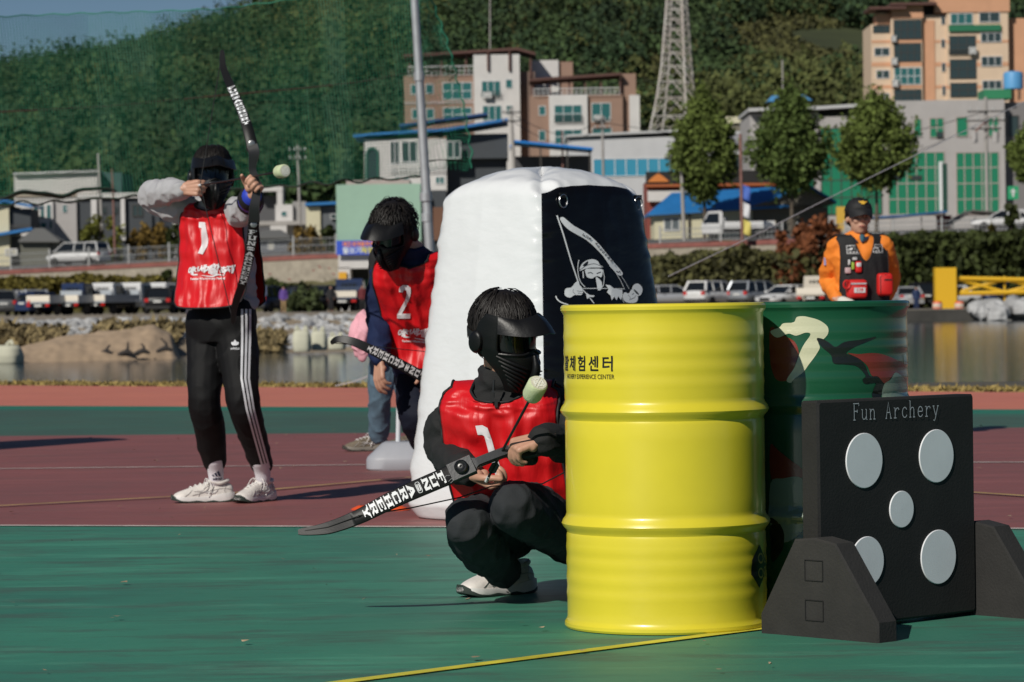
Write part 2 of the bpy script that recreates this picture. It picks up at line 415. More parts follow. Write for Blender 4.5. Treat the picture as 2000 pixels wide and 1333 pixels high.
def line(name, pts, wdt, m, z, label):
    mb = MB(); g = [G(*p) for p in pts]; L, Rr = [], []
    for i, p in enumerate(g):
        d = (g[min(i + 1, len(g) - 1)] - g[max(i - 1, 0)]); d.z = 0; n_ = Vector((-d.y, d.x, 0)).normalized() * wdt / 2
        L.append(p + n_ + Vector((0, 0, z))); Rr.append(p - n_ + Vector((0, 0, z)))
    for i in range(len(g) - 1): mb.quad(L[i], Rr[i], Rr[i + 1], L[i + 1])
    return tag(mb.build(name, m, smooth=0), label, 'painted line', kind='structure')
line('court_line', [(-400, 1029.2), (0, 1028), (1950, 1034), (2400, 1035)], .05, WHITE_P, .004, 'white line along the edge of the green court')
line('court_line', [(-300, 919), (0, 917), (800, 908), (2300, 903)], .05, WHITE_P, .004, 'thin white line across the maroon floor')
line('court_line', [(-300, 1004), (0, 991), (430, 968), (800, 935), (1100, 925), (1500, 938), (1905, 965), (2200, 985)], .04, OLIVE_P, .008, 'thin ochre curved line across the maroon floor')
line('court_line', [(300, 1384), (690, 1332), (1100, 1279), (1515, 1226), (1800, 1189)], .05, YEL_P, .004, 'bright yellow line running past the yellow drum')
mb = MB(); mb.quad((-60, 36.5, -.005), (60, 36.5, -.005), (60, 37.6, -.2), (-60, 37.6, -.2))
# dry grass along the pond edge
n = 26000; xs = rng.uniform(-9, 9, n); yy_ = np.array([E_S[0] + (E_S[1] - E_S[0]) * (x + 9) / 18 for x in xs]) + rng.uniform(.05, 1.2, n)
pts = np.stack([xs, yy_, rng.uniform(-.05, .015, n) * (1 + np.sin(xs * 3) * .4)], 1)
me = leaf_mesh('grass', pts, .032, rng, aspect=3.)
tag(link('grass', me, mat("dry_grass", (.30, .22, .07), .9, island=.45), smooth=0), 'strip of dry yellow grass between track and pond', 'grass', kind='stuff')

# scraps of dead leaf and grit lying on the court
n = 150; xs = rng.uniform(-2.6, 2.6, n); yy_ = rng.uniform(7.6, 24, n); xs = xs * yy_ / 12.; co = []
mb = MB()
for x, y in zip(xs, yy_):
    r_ = rng.uniform(.004, .016); a0 = rng.uniform(0, 6); k = rng.integers(4, 6); mb.add([(x + r_ * math.cos(a0 + 2 * PI * j / k) * rng.uniform(.6, 1.3), y + r_ * math.sin(a0 + 2 * PI * j / k) * rng.uniform(.6, 1.3), .010 + rng.uniform(0, .006)) for j in range(k)], [tuple(range(k))])
tag(mb.build('debris', mat('dead_leaf', (.30, .22, .14), .9, island=.6), smooth=0), 'scraps of dead leaf and grit scattered over the court', 'debris', kind='stuff')
# --- water
mb = MB(); mb.quad((-110, 37.2, -.6), (110, 37.2, -.6), (110, 225, -.6), (-110, 225, -.6))
wm = bpy.data.materials.new('water'); wm.use_nodes = True; t = wm.node_tree; b = t.nodes['Principled BSDF']
b.inputs['Base Color'].default_value = (.018, .026, .026, 1); b.inputs['Roughness'].default_value = .1; b.inputs['IOR'].default_value = 1.33
tc = t.nodes.new('ShaderNodeTexCoord'); mp = t.nodes.new('ShaderNodeMapping'); mp.inputs['Scale'].default_value = (1, 1, 1)
nn = t.nodes.new('ShaderNodeTexNoise'); nn.inputs['Scale'].default_value = 1.6; nn.inputs['Detail'].default_value = 4
bp = t.nodes.new('ShaderNodeBump'); bp.inputs['Strength'].default_value = .35; bp.inputs['Distance'].default_value = .02
t.links.new(tc.outputs['Object'], mp.inputs[0]); t.links.new(mp.outputs[0], nn.inputs['Vector']); t.links.new(nn.outputs[0], bp.inputs['Height']); t.links.new(bp.outputs[0], b.inputs['Normal'])
tag(mb.build('water', wm, smooth=0, fixn=False), 'calm grey pond behind the running track', 'water', kind='structure')

# --- wooded hill: one far-off mass of tree crowns
def crown_points(n, rad, squash=1.):
    d = rng.normal(size=(n, 3)); d /= np.linalg.norm(d, axis=1)[:, None]
    r = rad * (.68 + .32 * rng.random(n)) * (1 + .25 * np.sin(d[:, 0] * 5 + d[:, 2] * 4 + rng.random() * 6))
    p = d * r[:, None]; p[:, 2] *= squash; return p
def clearing(t, y, x):
    c = noise.noise(Vector((x * .02, y * .012, 3.)))
    if .03 < t < .17 and 480 < y < 640: return c < .18
    if .02 < t < .16 and 640 < y < 800: return c < -.22
    return False
cl = {'a': [], 'b': [], 'c': []}; cnt = 0
tries = 0
while cnt < 5700 and tries < 30000:
    tries += 1
    y = 395 + (1230 - 395) * rng.random() ** 1.15; t = rng.uniform(-.25, .25); x = t * y
    if clearing(t, y, x): continue
    if y < 470 and t > -.03: continue
    z = gz(x, y); rad = rng.uniform(3.0, 5.6) * (1 + .25 * (y > 800))
    k = int(270 if y < 700 else 150)
    p = crown_points(k, rad, 1.05) + np.array([x, y, z + rad * .8])
    v = noise.noise(Vector((x * .012, y * .006, 9.))) + rng.normal() * .25
    tt = .12 * (t > .0)
    cl['a' if v < -.12 + tt else 'b' if v < .36 else 'c'].append(p); cnt += 1
for key, cname in (('a', (.024, .050, .018)), ('b', (.042, .074, .022)), ('c', (.080, .092, .024))):
    me = leaf_mesh('forest', np.concatenate(cl[key]), .72, rng, aspect=1.3)
    tag(link('forest', me, mat('hill_leaf_' + key, cname, .9, island=.2, var=.42, vscale=.055, detail=3), smooth=0), {'a': 'dark evergreen woods covering the hill', 'b': 'mid green woods covering the hill', 'c': 'yellowish green tree crowns scattered through the hill woods'}[key], 'forest', kind='stuff')
# scrub on terraces
n = 110000; t = rng.uniform(.0, .19, n); y = rng.uniform(470, 760, n); x = t * y
m_ = np.array([noise.noise(Vector((a * .03, b_ * .02, 1.))) > -.1 for a, b_ in zip(x, y)]); x, y = x[m_], y[m_]
z = np.array([gz(a, b_) for a, b_ in zip(x, y)]) + rng.uniform(0, 1.4, len(x))
me = leaf_mesh('undergrowth', np.stack([x, y, z], 1), .8, rng)
tag(link('undergrowth', me, mat('scrub_leaf', (.075, .075, .022), .9, island=.5), smooth=0), 'low scrub and field plants on the hillside terraces', 'undergrowth', kind='stuff')
# ================================================================ drums
HD = .925
def drum_profile():
    """(radius, z) of a steel drum, with its rolled rims, ribs and two hoops"""
    Rb = .286; p = [(0.0, .012), (.27, .012), (.276, .02), (.277, .004), (.283, 0.), (.291, .002), (.2945, .008), (.294, .017), (.289, .024), (Rb, .032)]
    def ribs(zs, a=.0015):
        o = []
        for z in zs: o += [(Rb, z - .018), (Rb + a * .5, z - .010), (Rb + a, z), (Rb + a * .5, z + .010), (Rb, z + .018)]
        return o
    def hoop(z): return [(Rb, z - .034), (Rb - .002, z - .026), (Rb + .001, z - .018), (Rb + .009, z - .010), (Rb + .0135, z), (Rb + .009, z + .011), (Rb + .002, z + .02), (Rb - .001, z + .03), (Rb, z + .038)]
    p += [(Rb, .06)] + ribs((.10, .145, .19, .232)) + hoop(.300) + [(Rb, .38), (Rb, .46), (Rb, .54)] + hoop(.622) + ribs((.70, .745, .79, .835)) + [(Rb, .87), (Rb, HD - .03)]
    p += [(.289, HD - .024), (.294, HD - .017), (.2945, HD - .008), (.291, HD - .002), (.285, HD), (.279, HD - .003), (.276, HD - .02), (.27, HD - .022), (0.0, HD - .02)]
    return p
PROF = drum_profile()
PZ = [(z, r) for r, z in PROF if r > .284]; PZ.sort()
def drum_r(z): return interp(z, [a for a, b in PZ], [b for a, b in PZ])
def drum(name, label, c, m, rim=None):
    root = thing(name, label, 'drum', c)
    mb = MB(); mb.lathe(PROF[5:-5], c, 128); mb.build('shell', m, root, smooth=30)
    mb = MB(); mb.lathe(PROF[-6:-1] + [(.001, HD - .02)], c, 96); mb.cyl(V(*c) + V(.15, .1, HD - .021), V(*c) + V(.15, .1, HD - .008), .035, 20); mb.build('lid', m, root, smooth=30)
    return root
yc = G(1301, 1218); YC = Vector((yc.x + .0, 9.22, 0)); YC.x = P(1299, 900, 9.22).x
YELLOW = mat('drum_yellow', (.72, .605, .034), .32, coat=.4, var=.05, vscale=3.5, bump=.05, bscale=7, aniso_rough=.1)
yd = drum('oil_drum', 'glossy yellow steel drum in front of the crouching player', YC, YELLOW)
GC = YC + Vector((math.sin(R(50)) * .600, math.cos(R(50)) * .600, 0))
CGREEN = mat('drum_green', (.010, .085, .038), .25, coat=.5, var=.05, vscale=3, bump=.02, bscale=9)
gd = drum('oil_drum', 'dark green drum painted with camouflage patches behind the target board', GC, CGREEN)
def on_drum(c, th0, z0, lift=.0012):
    """u = metres round the drum to the right of bearing th0 (0 = towards the camera), v = metres up from z0"""
    def fn(u, v, dz=0):
        r = drum_r(z0 + v) + lift + dz; th = th0 + u / .287
        return Vector((c.x + r * math.sin(th), c.y - r * math.cos(th), z0 + v))
    return fn
BLACK_INK = mat('ink_black', (.012, .012, .012), .4)
def drum_at(c, px, py):
    """bearing and height of the photograph point on the drum's skin"""
    r = ray(px, py); o = Vector((0, 0, CAMZ)); d2 = Vector((r.x, r.y)); oc = Vector((-c.x, -c.y))
    a = d2.dot(d2); b = 2 * d2.dot(oc); cc = oc.dot(oc) - .287 ** 2; disc = b * b - 4 * a * cc
    t = (-b - math.sqrt(max(disc, 0))) / (2 * a); h = o + r * t
    return math.atan2(h.x - c.x, -(h.y - c.y)), h.z
th_r, z_t = drum_at(YC, 1200, 713)
vs, fs = text2d('활체험센터', .046, bold=.0009, align='RIGHT', space=1.36, maxlen=.012, sx=1.02)
decal([(vs, fs)], on_drum(YC, th_r, z_t)).build('lettering', BLACK_INK, yd, smooth=0)
th_r, z_t = drum_at(YC, 1200, 737)
vs, fs = text2d('ARCHERY EXPERIENCE CENTER', .0185, bold=.0001, align='RIGHT', space=1.0, maxlen=.01, sx=.86)
decal([(vs, fs)], on_drum(YC, th_r, z_t)).build('lettering', BLACK_INK, yd, smooth=0)
# black lozenge emblem low on the right flank
th_d, z_d = drum_at(YC, 1484, 1106)
dia = poly2d([(0, -.062), (.075, 0), (0, .062), (-.045, .02), (-.05, -.02)], 0, .012)
ring = [stroke2d([(.055 + .016 * math.cos(a), .0 + y0 + .013 * math.sin(a)) for a in np.linspace(0, 2 * PI, 14)], .005) for y0 in (.02, -.02)]
ring += [stroke2d([(.012 + .018 * math.cos(a), y0 + .013 * math.sin(a)) for a in np.linspace(0, 2 * PI, 14)], .005) for y0 in (.022, -.02)]
decal([dia + (0,)] + [r_ + (1,) for r_ in ring], on_drum(YC, th_d - .02, z_d)).build('emblem', [BLACK_INK, mat('emblem_gold', (.5, .42, .1), .4)], yd, smooth=0)
# camouflage patches on the green drum, traced as patches of paint
def camo(px_pts, sm=4):
    th0, z0 = drum_at(GC, 1640, 700); out = []
    for q in px_pts:
        th, z = drum_at(GC, *q); out.append(((th - th0) * .287, z - z0))
    return poly2d(out, sm, .02), th0, z0
CREAM, MAROON, CBLACK = mat('camo_cream', (.62, .62, .42), .3, coat=.4), mat('camo_maroon', (.21, .028, .016), .3, coat=.4), mat('camo_black', (.010, .012, .009), .3, coat=.4)
SAGE = mat('camo_sage', (.22, .30, .22), .3, coat=.4)
patches = [
 (1, [(1505, 640), (1530, 655), (1552, 668), (1560, 690), (1552, 715), (1543, 740), (1525, 745), (1512, 735), (1504, 700)]),
 (0, [(1505, 648), (1522, 640), (1530, 632), (1550, 630), (1556, 620), (1568, 618), (1580, 620), (1600, 626), (1616, 638), (1617, 652), (1608, 663), (1598, 668), (1601, 680), (1592, 696), (1580, 712), (1568, 728), (1552, 740), (1545, 748), (1537, 745), (1540, 736), (1553, 716), (1562, 690), (1571, 672), (1583, 654), (1574, 650), (1555, 656), (1540, 652), (1518, 660)]),
 (2, [(1595, 662), (1606, 662), (1620, 670), (1632, 678), (1650, 668), (1680, 664), (1712, 658), (1692, 668), (1668, 678), (1652, 690), (1672, 698), (1688, 712), (1698, 734), (1712, 736), (1724, 746), (1724, 762), (1716, 778), (1703, 776), (1706, 760), (1710, 748), (1690, 750), (1684, 742), (1690, 734), (1674, 716), (1650, 712), (1628, 710), (1623, 694), (1605, 678)]),
 (1, [(1655, 690), (1676, 692), (1700, 690), (1722, 692), (1748, 702), (1768, 716), (1770, 732), (1758, 734), (1748, 728), (1738, 740), (1728, 750), (1714, 736), (1702, 734), (1694, 716), (1676, 700)]),
 (3, [(1726, 752), (1738, 742), (1748, 728), (1760, 735), (1768, 745), (1772, 765), (1760, 785), (1735, 790), (1722, 780)]),
 (1, [(1505, 870), (1520, 880), (1545, 900), (1565, 915), (1570, 930), (1540, 940), (1507, 935)]),
 (3, [(1505, 945), (1530, 935), (1560, 932), (1575, 950), (1580, 1000), (1565, 1040), (1530, 1060), (1506, 1030)]),
 (2, [(1506, 1015), (1522, 1022), (1532, 1045), (1528, 1075), (1514, 1095), (1507, 1090)]),
 (2, [(1600, 860), (1680, 850), (1720, 880), (1690, 930), (1620, 920)]),
 (0, [(1640, 980), (1710, 960), (1740, 1000), (1700, 1050), (1650, 1030)]),
]
mb = MB()
for k, (mi, q) in enumerate(patches):
    (vs, fs), th0, z0 = camo(q); f = on_drum(GC, th0, z0, .0010 + k * .0002)
    mb.add([f(*p) for p in vs], fs, mi)
# the far side carries the same sort of patches
for k in range(9):
    a0 = R(110 + k * 24); z0 = .15 + .09 * ((k * 5) % 8); rr = [(.09 * (1 + .4 * math.sin(k * 3 + j * 1.9)) * math.cos(j * PI / 5), .07 * (1 + .4 * math.cos(k + j * 2.3)) * math.sin(j * PI / 5)) for j in range(10)]
    vs, fs = poly2d(rr, 3, .02); f = on_drum(GC, a0, z0, .001 + k * .0001); mb.add([f(*p) for p in vs], fs, (0, 1, 2, 3)[k % 4])
mb.build('camouflage_patches', [CREAM, MAROON, CBLACK, SAGE], gd, smooth=0)
th_w, z_w = drum_at(GC, 1766, 702)
for st_ in ([(-.012, .014), (-.006, -.014), (0, .014)], [(.004, .014), (.004, -.014)], [(.012, .014), (.012, -.014), (.026, -.014)]): decal([stroke2d(st_, .0035)], on_drum(GC, th_w, z_w, .004)).build('lettering', mat('ink_white', (.8, .8, .8), .5), gd, smooth=0)

# ================================================================ foam target board on two feet
FOAM = mat('foam_black', (.011, .0105, .010), .8, var=.25, vscale=9, bump=.15, bscale=140)
FOAM2 = mat('foam_grey', (.022, .0205, .019), .85, var=.3, vscale=6, bump=.2, bscale=120)
DISC = mat('target_white', (.80, .81, .83), .55, var=.10, vscale=6, contrast=.6)
TA = R(43); tt = Vector((math.cos(TA), math.sin(TA), 0)); tn = Vector((math.sin(TA), -math.cos(TA), 0)); tz = Vector((0, 0, 1))
TL = P(1600, 1000, 8.92); T0 = Vector((TL.x, TL.y, 0))               # foot of the left front edge
WB, HB, TB, ZB = .685, .636, .066, .012
root = thing('target_board', 'black foam target board with five white discs on two foam feet', 'target', T0 + tt * WB / 2)
fb = lambda u, v: T0 + tt * u + tz * (ZB + v)
def bevbox(mb, a, du, dv, dw, r=.006):
    """box from corner a along three vectors with small chamfers"""
    for s_ in (1,):
        L = [du.length, dv.length, dw.length]; e = [du.normalized(), dv.normalized(), dw.normalized()]
        rr = []
        for k, (ins, w_) in enumerate(((r, 0), (0, r), (0, L[2] - r), (r, L[2]))):
            q = [(ins, r + ins), (r + ins, ins), (L[0] - r - ins, ins), (L[0] - ins, r + ins), (L[0] - ins, L[1] - r - ins), (L[0] - r - ins, L[1] - ins), (r + ins, L[1] - ins), (ins, L[1] - r - ins)]
            rr.append([a + e[0] * x + e[1] * y + e[2] * w_ for x, y in q])
        mb.rings(rr)
mb = MB(); bevbox(mb, fb(0, 0) , tt * WB, tz * HB, -tn * TB); mb.build('board', FOAM, root, smooth=30)
def tpix(px, py, off=0.):
    """board coordinates of a photograph point"""
    r = ray(px, py); o = Vector((0, 0, CAMZ)); q = (T0 + tn * off - o).dot(tn) / r.dot(tn); h = o + r * q - T0
    return h.dot(tt), h.z - ZB
for (px, py, hh) in ((1687, 900, 108), (1828, 891, 104), (1760, 995, 72), (1693, 1097, 98), (1832, 1088, 106)):
    u, v = tpix(px, py); rad = hh / 2 / FPX * (T0.y + u * math.sin(TA))
    M3 = Matrix((tt, tz, tn)).transposed(); mb = MB()
    mb.lathe([(rad, -.002), (rad, .002), (rad - .0015, .0035), (.0005, .0037)], fb(u, v), 48, M3); mb.build('disc', DISC, root, smooth=30)
def stroke_text(word, h, w_):
    """thin serif lettering as strokes in a unit cell"""
    G_ = {'F': [[(.15, 0), (.15, 1)], [(.15, 1), (.85, 1), (.85, .85)], [(.15, .53), (.6, .53)], [(.6, .62), (.6, .44)], [(0, 0), (.32, 0)], [(0, 1), (.2, 1)]],
          'u': [[(0, .62), (.15, .62), (.15, .14), (.28, .02), (.55, .03), (.75, .2)], [(.6, .62), (.75, .62), (.75, 0), (.9, 0)]],
          'n': [[(0, .62), (.15, .62), (.15, 0)], [(0, 0), (.3, 0)], [(.15, .42), (.35, .6), (.6, .6), (.72, .48), (.72, 0)], [(.58, 0), (.88, 0)]],
          'A': [[(.1, 0), (.45, 1), (.82, 0)], [(.22, .36), (.7, .36)], [(0, 0), (.2, 0)], [(.7, 0), (.95, 0)]],
          'r': [[(.05, .62), (.25, .62), (.25, 0)], [(.05, 0), (.45, 0)], [(.25, .38), (.45, .58), (.7, .62), (.82, .54), (.82, .48)]],
          'c': [[(.8, .48), (.75, .56), (.5, .63), (.25, .52), (.15, .31), (.25, .1), (.5, 0), (.72, .05), (.84, .16)]],
          'h': [[(0, 1.02), (.15, 1.02), (.15, 0)], [(0, 0), (.3, 0)], [(.15, .42), (.35, .6), (.6, .6), (.72, .48), (.72, 0)], [(.58, 0), (.88, 0)]],
          'e': [[(.15, .34), (.82, .34), (.76, .54), (.5, .63), (.25, .53), (.15, .31), (.25, .08), (.5, 0), (.72, .04), (.84, .14)]],
          'y': [[(.12, .62), (.46, .05)], [(.84, .62), (.4, -.18), (.25, -.3), (.1, -.24)], [(0, .62), (.28, .62)], [(.7, .62), (.95, .62)]]}
    out = []; x = 0
    for ch in word:
        for st in G_.get(ch, []):
            out.append(stroke2d([(x + a * w_ * .82, b * h) for a, b in (spline(st, False, 3) if ch in 'ce' and len(st) > 3 else st)], h * .055))
        x += w_
    return out, x
u0, v0 = tpix(1666, 821); u1, v1 = tpix(1833, 812)
shp, wd = stroke_text('Fun Archery', .046, (u1 - u0) / 10.9)
decal(shp, lambda u, v, dz=0: T0 + tt * (u0 + u) + tz * (ZB + v0 + (v1 - v0) * u / wd + v) + tn * (.0012 + dz)).build('lettering', mat('print_grey', (.50, .51, .54), .6), root, smooth=0)
def foot(u, flip):
    c = T0 + tt * u - tn * (TB / 2 - (.088 if flip else .02)); mb = MB()
    pf = [(-.205, 0), (.225, 0), (.225, .055), (.075, .262), (.0, .275), (-.075, .268), (-.205, .055)]
    rr = []
    for ins, k in ((.006, -.041), (0, -.035), (0, .035), (.006, .041)):
        rr.append([c + tn * (a * (1 - ins * 4)) + tz * (max(b * (1 - ins * 3), 0)) + tt * k for a, b in pf])
    mb.rings(rr); f = mb.build('foot', FOAM2, root, smooth=30)
    mb = MB()                                   # moulded square sockets
    for z in (.075, .185) if flip else ():
        q = [(-.035, -.028), (.030, -.028), (.030, .028), (-.035, .028)]
        for i in range(4):
            a, b = q[i], q[(i + 1) % 4]; pa = c + tn * a[0] + tz * (z + a[1]) - tt * .0425; pb = c + tn * b[0] + tz * (z + b[1]) - tt * .0425
            mb.cyl(pa, pb, .0016, 5)
        so_ = mb.build('socket_outline', mat('foam_dark', (.008, .008, .008), .9), f); mb = MB()
foot(-.043, 1); foot(WB + .043, 0)

# ================================================================ inflatable bunker
BC = Vector((P(1066, 900, 14.05).x, 14.05, 0)); BH = 1.49; BROT = R(44)
ex, ey = Vector((math.cos(BROT), math.sin(BROT), 0)), Vector((-math.sin(BROT), math.cos(BROT), 0))
# ex points to the right and away; -ey is the black face (towards the right front), -ex the white face (left front)
def bunker_pt(a, t):
    """a = angle round (0..2pi), t = 0..1 from the floor over the shoulder to the crown"""
    if t < .86: s_ = t / .86; z = s_ * (BH - .095); sc = 1.0
    else: q = (t - .86) / .14; z = BH - .095 + .125 * math.sin(q * PI / 2); sc = math.cos(q * PI / 2) ** .62 if q < .999 else .0
    half = interp(min(z, BH), [0, .06, .25, .7, 1.2, BH - .08, BH - .03, BH], [.455, .482, .472, .428, .370, .344, .336, .31])
    pw = 5.2; ca, sa = math.cos(a), math.sin(a)
    k = (abs(ca) ** pw + abs(sa) ** pw) ** (-1 / pw)
    bulge = .018 * math.sin(PI * min(z / BH, 1)) * (1 - abs(ca * sa) * 2)
    x, y = ca * k * (half + bulge) * sc, sa * k * (half + bulge) * sc
    return x, y, z
NA, NT = 288, 190; mb = MB()
ang = [2 * PI * i / NA for i in range(NA)]
vs = []; info = []
for j in range(NT):
    t = j / (NT - 1)
    for a in ang:
        x, y, z = bunker_pt(a, t); cn = (min(abs(x), abs(y)) / max(abs(x), abs(y), 1e-4)) ** 2.5; p = BC + ex * x + ey * y + Vector((0, 0, z - .042 * cn * max(0, min(1, (z - BH + .4) / .35))))
        vs.append(p); info.append((x, y, z))
def wrinkle_b(p, q):
    x, y, z = q; top = max(0, (z - BH * .72) / (BH * .28)); cor = max(0, 1 - abs(abs(x) - abs(y)) / .13)
    n1 = noise.noise(Vector((x * 3 + 3, y * 3, z * 11.))); n2 = noise.noise(Vector((x * 9, y * 9 + 7, z * 26.)))
    n3 = 1 - abs(noise.noise(Vector(((x + y) * 7, (x - y) * 7, z * 5 + 3)))) * 2
    return .009 * n1 * (cor + .1) + .0055 * n2 * (cor + .08) + .009 * n3 * top * (.3 + cor) + .006 * noise.noise(Vector((x * 2.2, y * 2.2, z * 3)))
ctr = lambda z: BC + Vector((0, 0, min(z, BH * .8)))
for i, (p, q) in enumerate(zip(vs, info)):
    d = (p - ctr(q[2])).normalized(); vs[i] = p + d * wrinkle_b(p, q)
    if q[2] < .02: vs[i].z = max(vs[i].z, .004)
# a pinched tuck at the front top corner
cq = BC - ex * .27 - ey * .285 + Vector((0, 0, BH - .06))
for i in range(len(vs)):
    d = (vs[i] - cq).length
    if d < .2: vs[i] += (BC + Vector((0, 0, BH * .8)) - vs[i]).normalized() * (.020 * math.exp(-(d / .035) ** 2) - .006 * math.exp(-((d - .06) / .02) ** 2)) ; 
mb.add(vs, [(j * NA + i, j * NA + (i + 1) % NA, (j + 1) * NA + (i + 1) % NA, (j + 1) * NA + i) for j in range(NT - 1) for i in range(NA)])
mb.m = []
for f in mb.f:
    qs = [info[i] for i in f]; x = sum(q[0] for q in qs) / 4; y = sum(q[1] for q in qs) / 4; z = sum(q[2] for q in qs) / 4
    mb.m.append(1 if (y < 0 and x > -abs(y) * .985 and (x < abs(y) * 1.02 or y < -.12) and .0 < z < BH - .058) else 0)
broot = thing('inflatable_bunker', 'tall white inflatable bunker with a black printed face', 'bunker', BC)
VINYL_W = mat('vinyl_white', (.73, .74, .75), .2, var=.03, vscale=2, bump=.35, bscale=9, stretch=(1, 1, 2.2), spec=.45)
VINYL_K = mat('vinyl_black', (.004, .004, .005), .17, spec=.3, bump=.3, bscale=8, stretch=(1, 1, 2.))
bo = mb.build('vinyl_body', [VINYL_W, VINYL_K], broot, smooth=180)
bb = bvh_of(bo)
def on_bunker(off=.004):
    n_ = -ey
    def fn(u, v, dz=0):
        o = BC + ex * u + Vector((0, 0, v)) + n_ * 2
        h = bb.ray_cast(o, -n_)
        return (h[0] if h[0] else o - n_ * 1.6) + n_ * (off + dz)
    return fn
def bpix(px, py):
    """bunker face coordinates (along the face, height) of a photograph point"""
    r = ray(px, py); o = Vector((0, 0, CAMZ)); h = bb.ray_cast(o, r.normalized())
    h = h[0] if h[0] else o + r * ((BC - ey * .34 - o).dot(ey) / r.dot(ey))
    h = h - BC; return h.dot(ex), h.z
Z = lambda x, y: bpix(1020 + x / 6.346, 390 + y / 6.346)          # points read off an enlargement of the print
PRW, PRK = mat('print_white', (.88, .89, .90), .4), mat('print_black', (.008, .008, .01), .3)
sh = []
def zp(pts, mi=0, sm=3): sh.append(poly2d([Z(*p) for p in pts], sm, .03) + (mi,))
def zs(pts, w_, mi=0, sm=0):
    q = [Z(*p) for p in pts]
    if sm: q = spline(q, False, sm)
    ws = w_ / 6.346 / FPX * 13.6
    sh.append(stroke2d(q, ws if not hasattr(w_, '__len__') else ws) + (mi,))
zs([(425, 198), (500, 420), (600, 760), (680, 1000), (700, 1050)], 20)
zs([(715, 1085), (800, 1180), (885, 1288)], 14)
zp([(460, 240), (500, 218), (560, 265), (640, 330), (760, 395), (860, 470), (960, 570), (1050, 680), (1140, 790), (1240, 910), (1215, 945), (1165, 925), (1130, 880), (1070, 810), (1000, 705), (900, 600), (800, 510), (700, 450), (600, 395), (520, 330)], 0, 2)
zs([(1075, 820), (1150, 900), (1210, 1000), (1255, 1095)], 9); zs([(1225, 950), (1280, 1040), (1320, 1110)], 6)
zs([(1160, 890), (1185, 905), (1205, 890), (1215, 925)], 14, 1)
zp([(705, 885), (720, 820), (760, 775), (810, 750), (870, 740), (930, 765), (955, 810), (1000, 840), (930, 845), (850, 845), (770, 860)])
zp([(745, 815), (775, 785), (810, 765), (805, 805), (760, 830)], 1)
zs([(700, 880), (800, 815), (900, 800), (1000, 845)], 7, 1, 4)
zp([(775, 865), (870, 858), (980, 865), (985, 930), (970, 965), (930, 950), (890, 960), (860, 980), (800, 965), (780, 920)])
zs([(805, 915), (840, 905), (870, 922)], 12, 1); zs([(915, 920), (945, 908), (970, 900)], 12, 1)
zs([(745, 890), (750, 975)], 17); zs([(990, 870), (1010, 960), (1000, 1060), (985, 1085)], 10)
zs([(695, 750), (680, 830), (690, 950), (720, 1030), (770, 1085)], 12, 0, 3)
zp([(905, 960), (960, 1000), (980, 1040), (975, 1110), (930, 1125), (915, 1050)])
zp([(515, 1170), (530, 1105), (600, 1090), (650, 1030), (690, 1010), (700, 1055), (730, 1090), (745, 1150), (720, 1185), (640, 1185), (590, 1215), (540, 1205)])
zs([(625, 1110), (620, 1150), (650, 1175)], 6, 1); zs([(670, 1135), (740, 1140)], 5, 1); zs([(680, 1160), (740, 1165)], 5, 1)
zp([(785, 1160), (830, 1185), (885, 1190), (870, 1210), (825, 1210), (795, 1230)])
zs([(740, 1103), (1000, 1103), (1260, 1108)], 8)
zp([(1020, 1055), (1080, 1065), (1130, 1105), (1230, 1120), (1235, 1180), (1215, 1245), (1180, 1200), (1160, 1250), (1130, 1205), (1100, 1250), (1085, 1190), (1040, 1150), (1060, 1110)], 0, 0)
zp([(1235, 1200), (1260, 1150), (1310, 1165), (1345, 1115), (1400, 1150), (1425, 1220), (1400, 1275), (1320, 1282), (1260, 1262)])
zs([(1330, 1240), (1380, 1220), (1400, 1190)], 7, 1); zs([(1300, 1180), (1330, 1215), (1320, 1250)], 7, 1); zs([(1350, 1180), (1375, 1165)], 7, 1)
zp([(1350, 1110), (1370, 1060), (1420, 1042), (1465, 1075), (1480, 1120), (1460, 1180), (1420, 1195), (1390, 1150)])
zp([(1368, 1112), (1405, 1135), (1440, 1180), (1410, 1172), (1385, 1145)], 1)
zs([(405, 1195), (420, 1235), (470, 1275), (560, 1305)], 13, 0, 3)
zs([(1225, 1185), (1232, 1240), (1250, 1280)], 8)
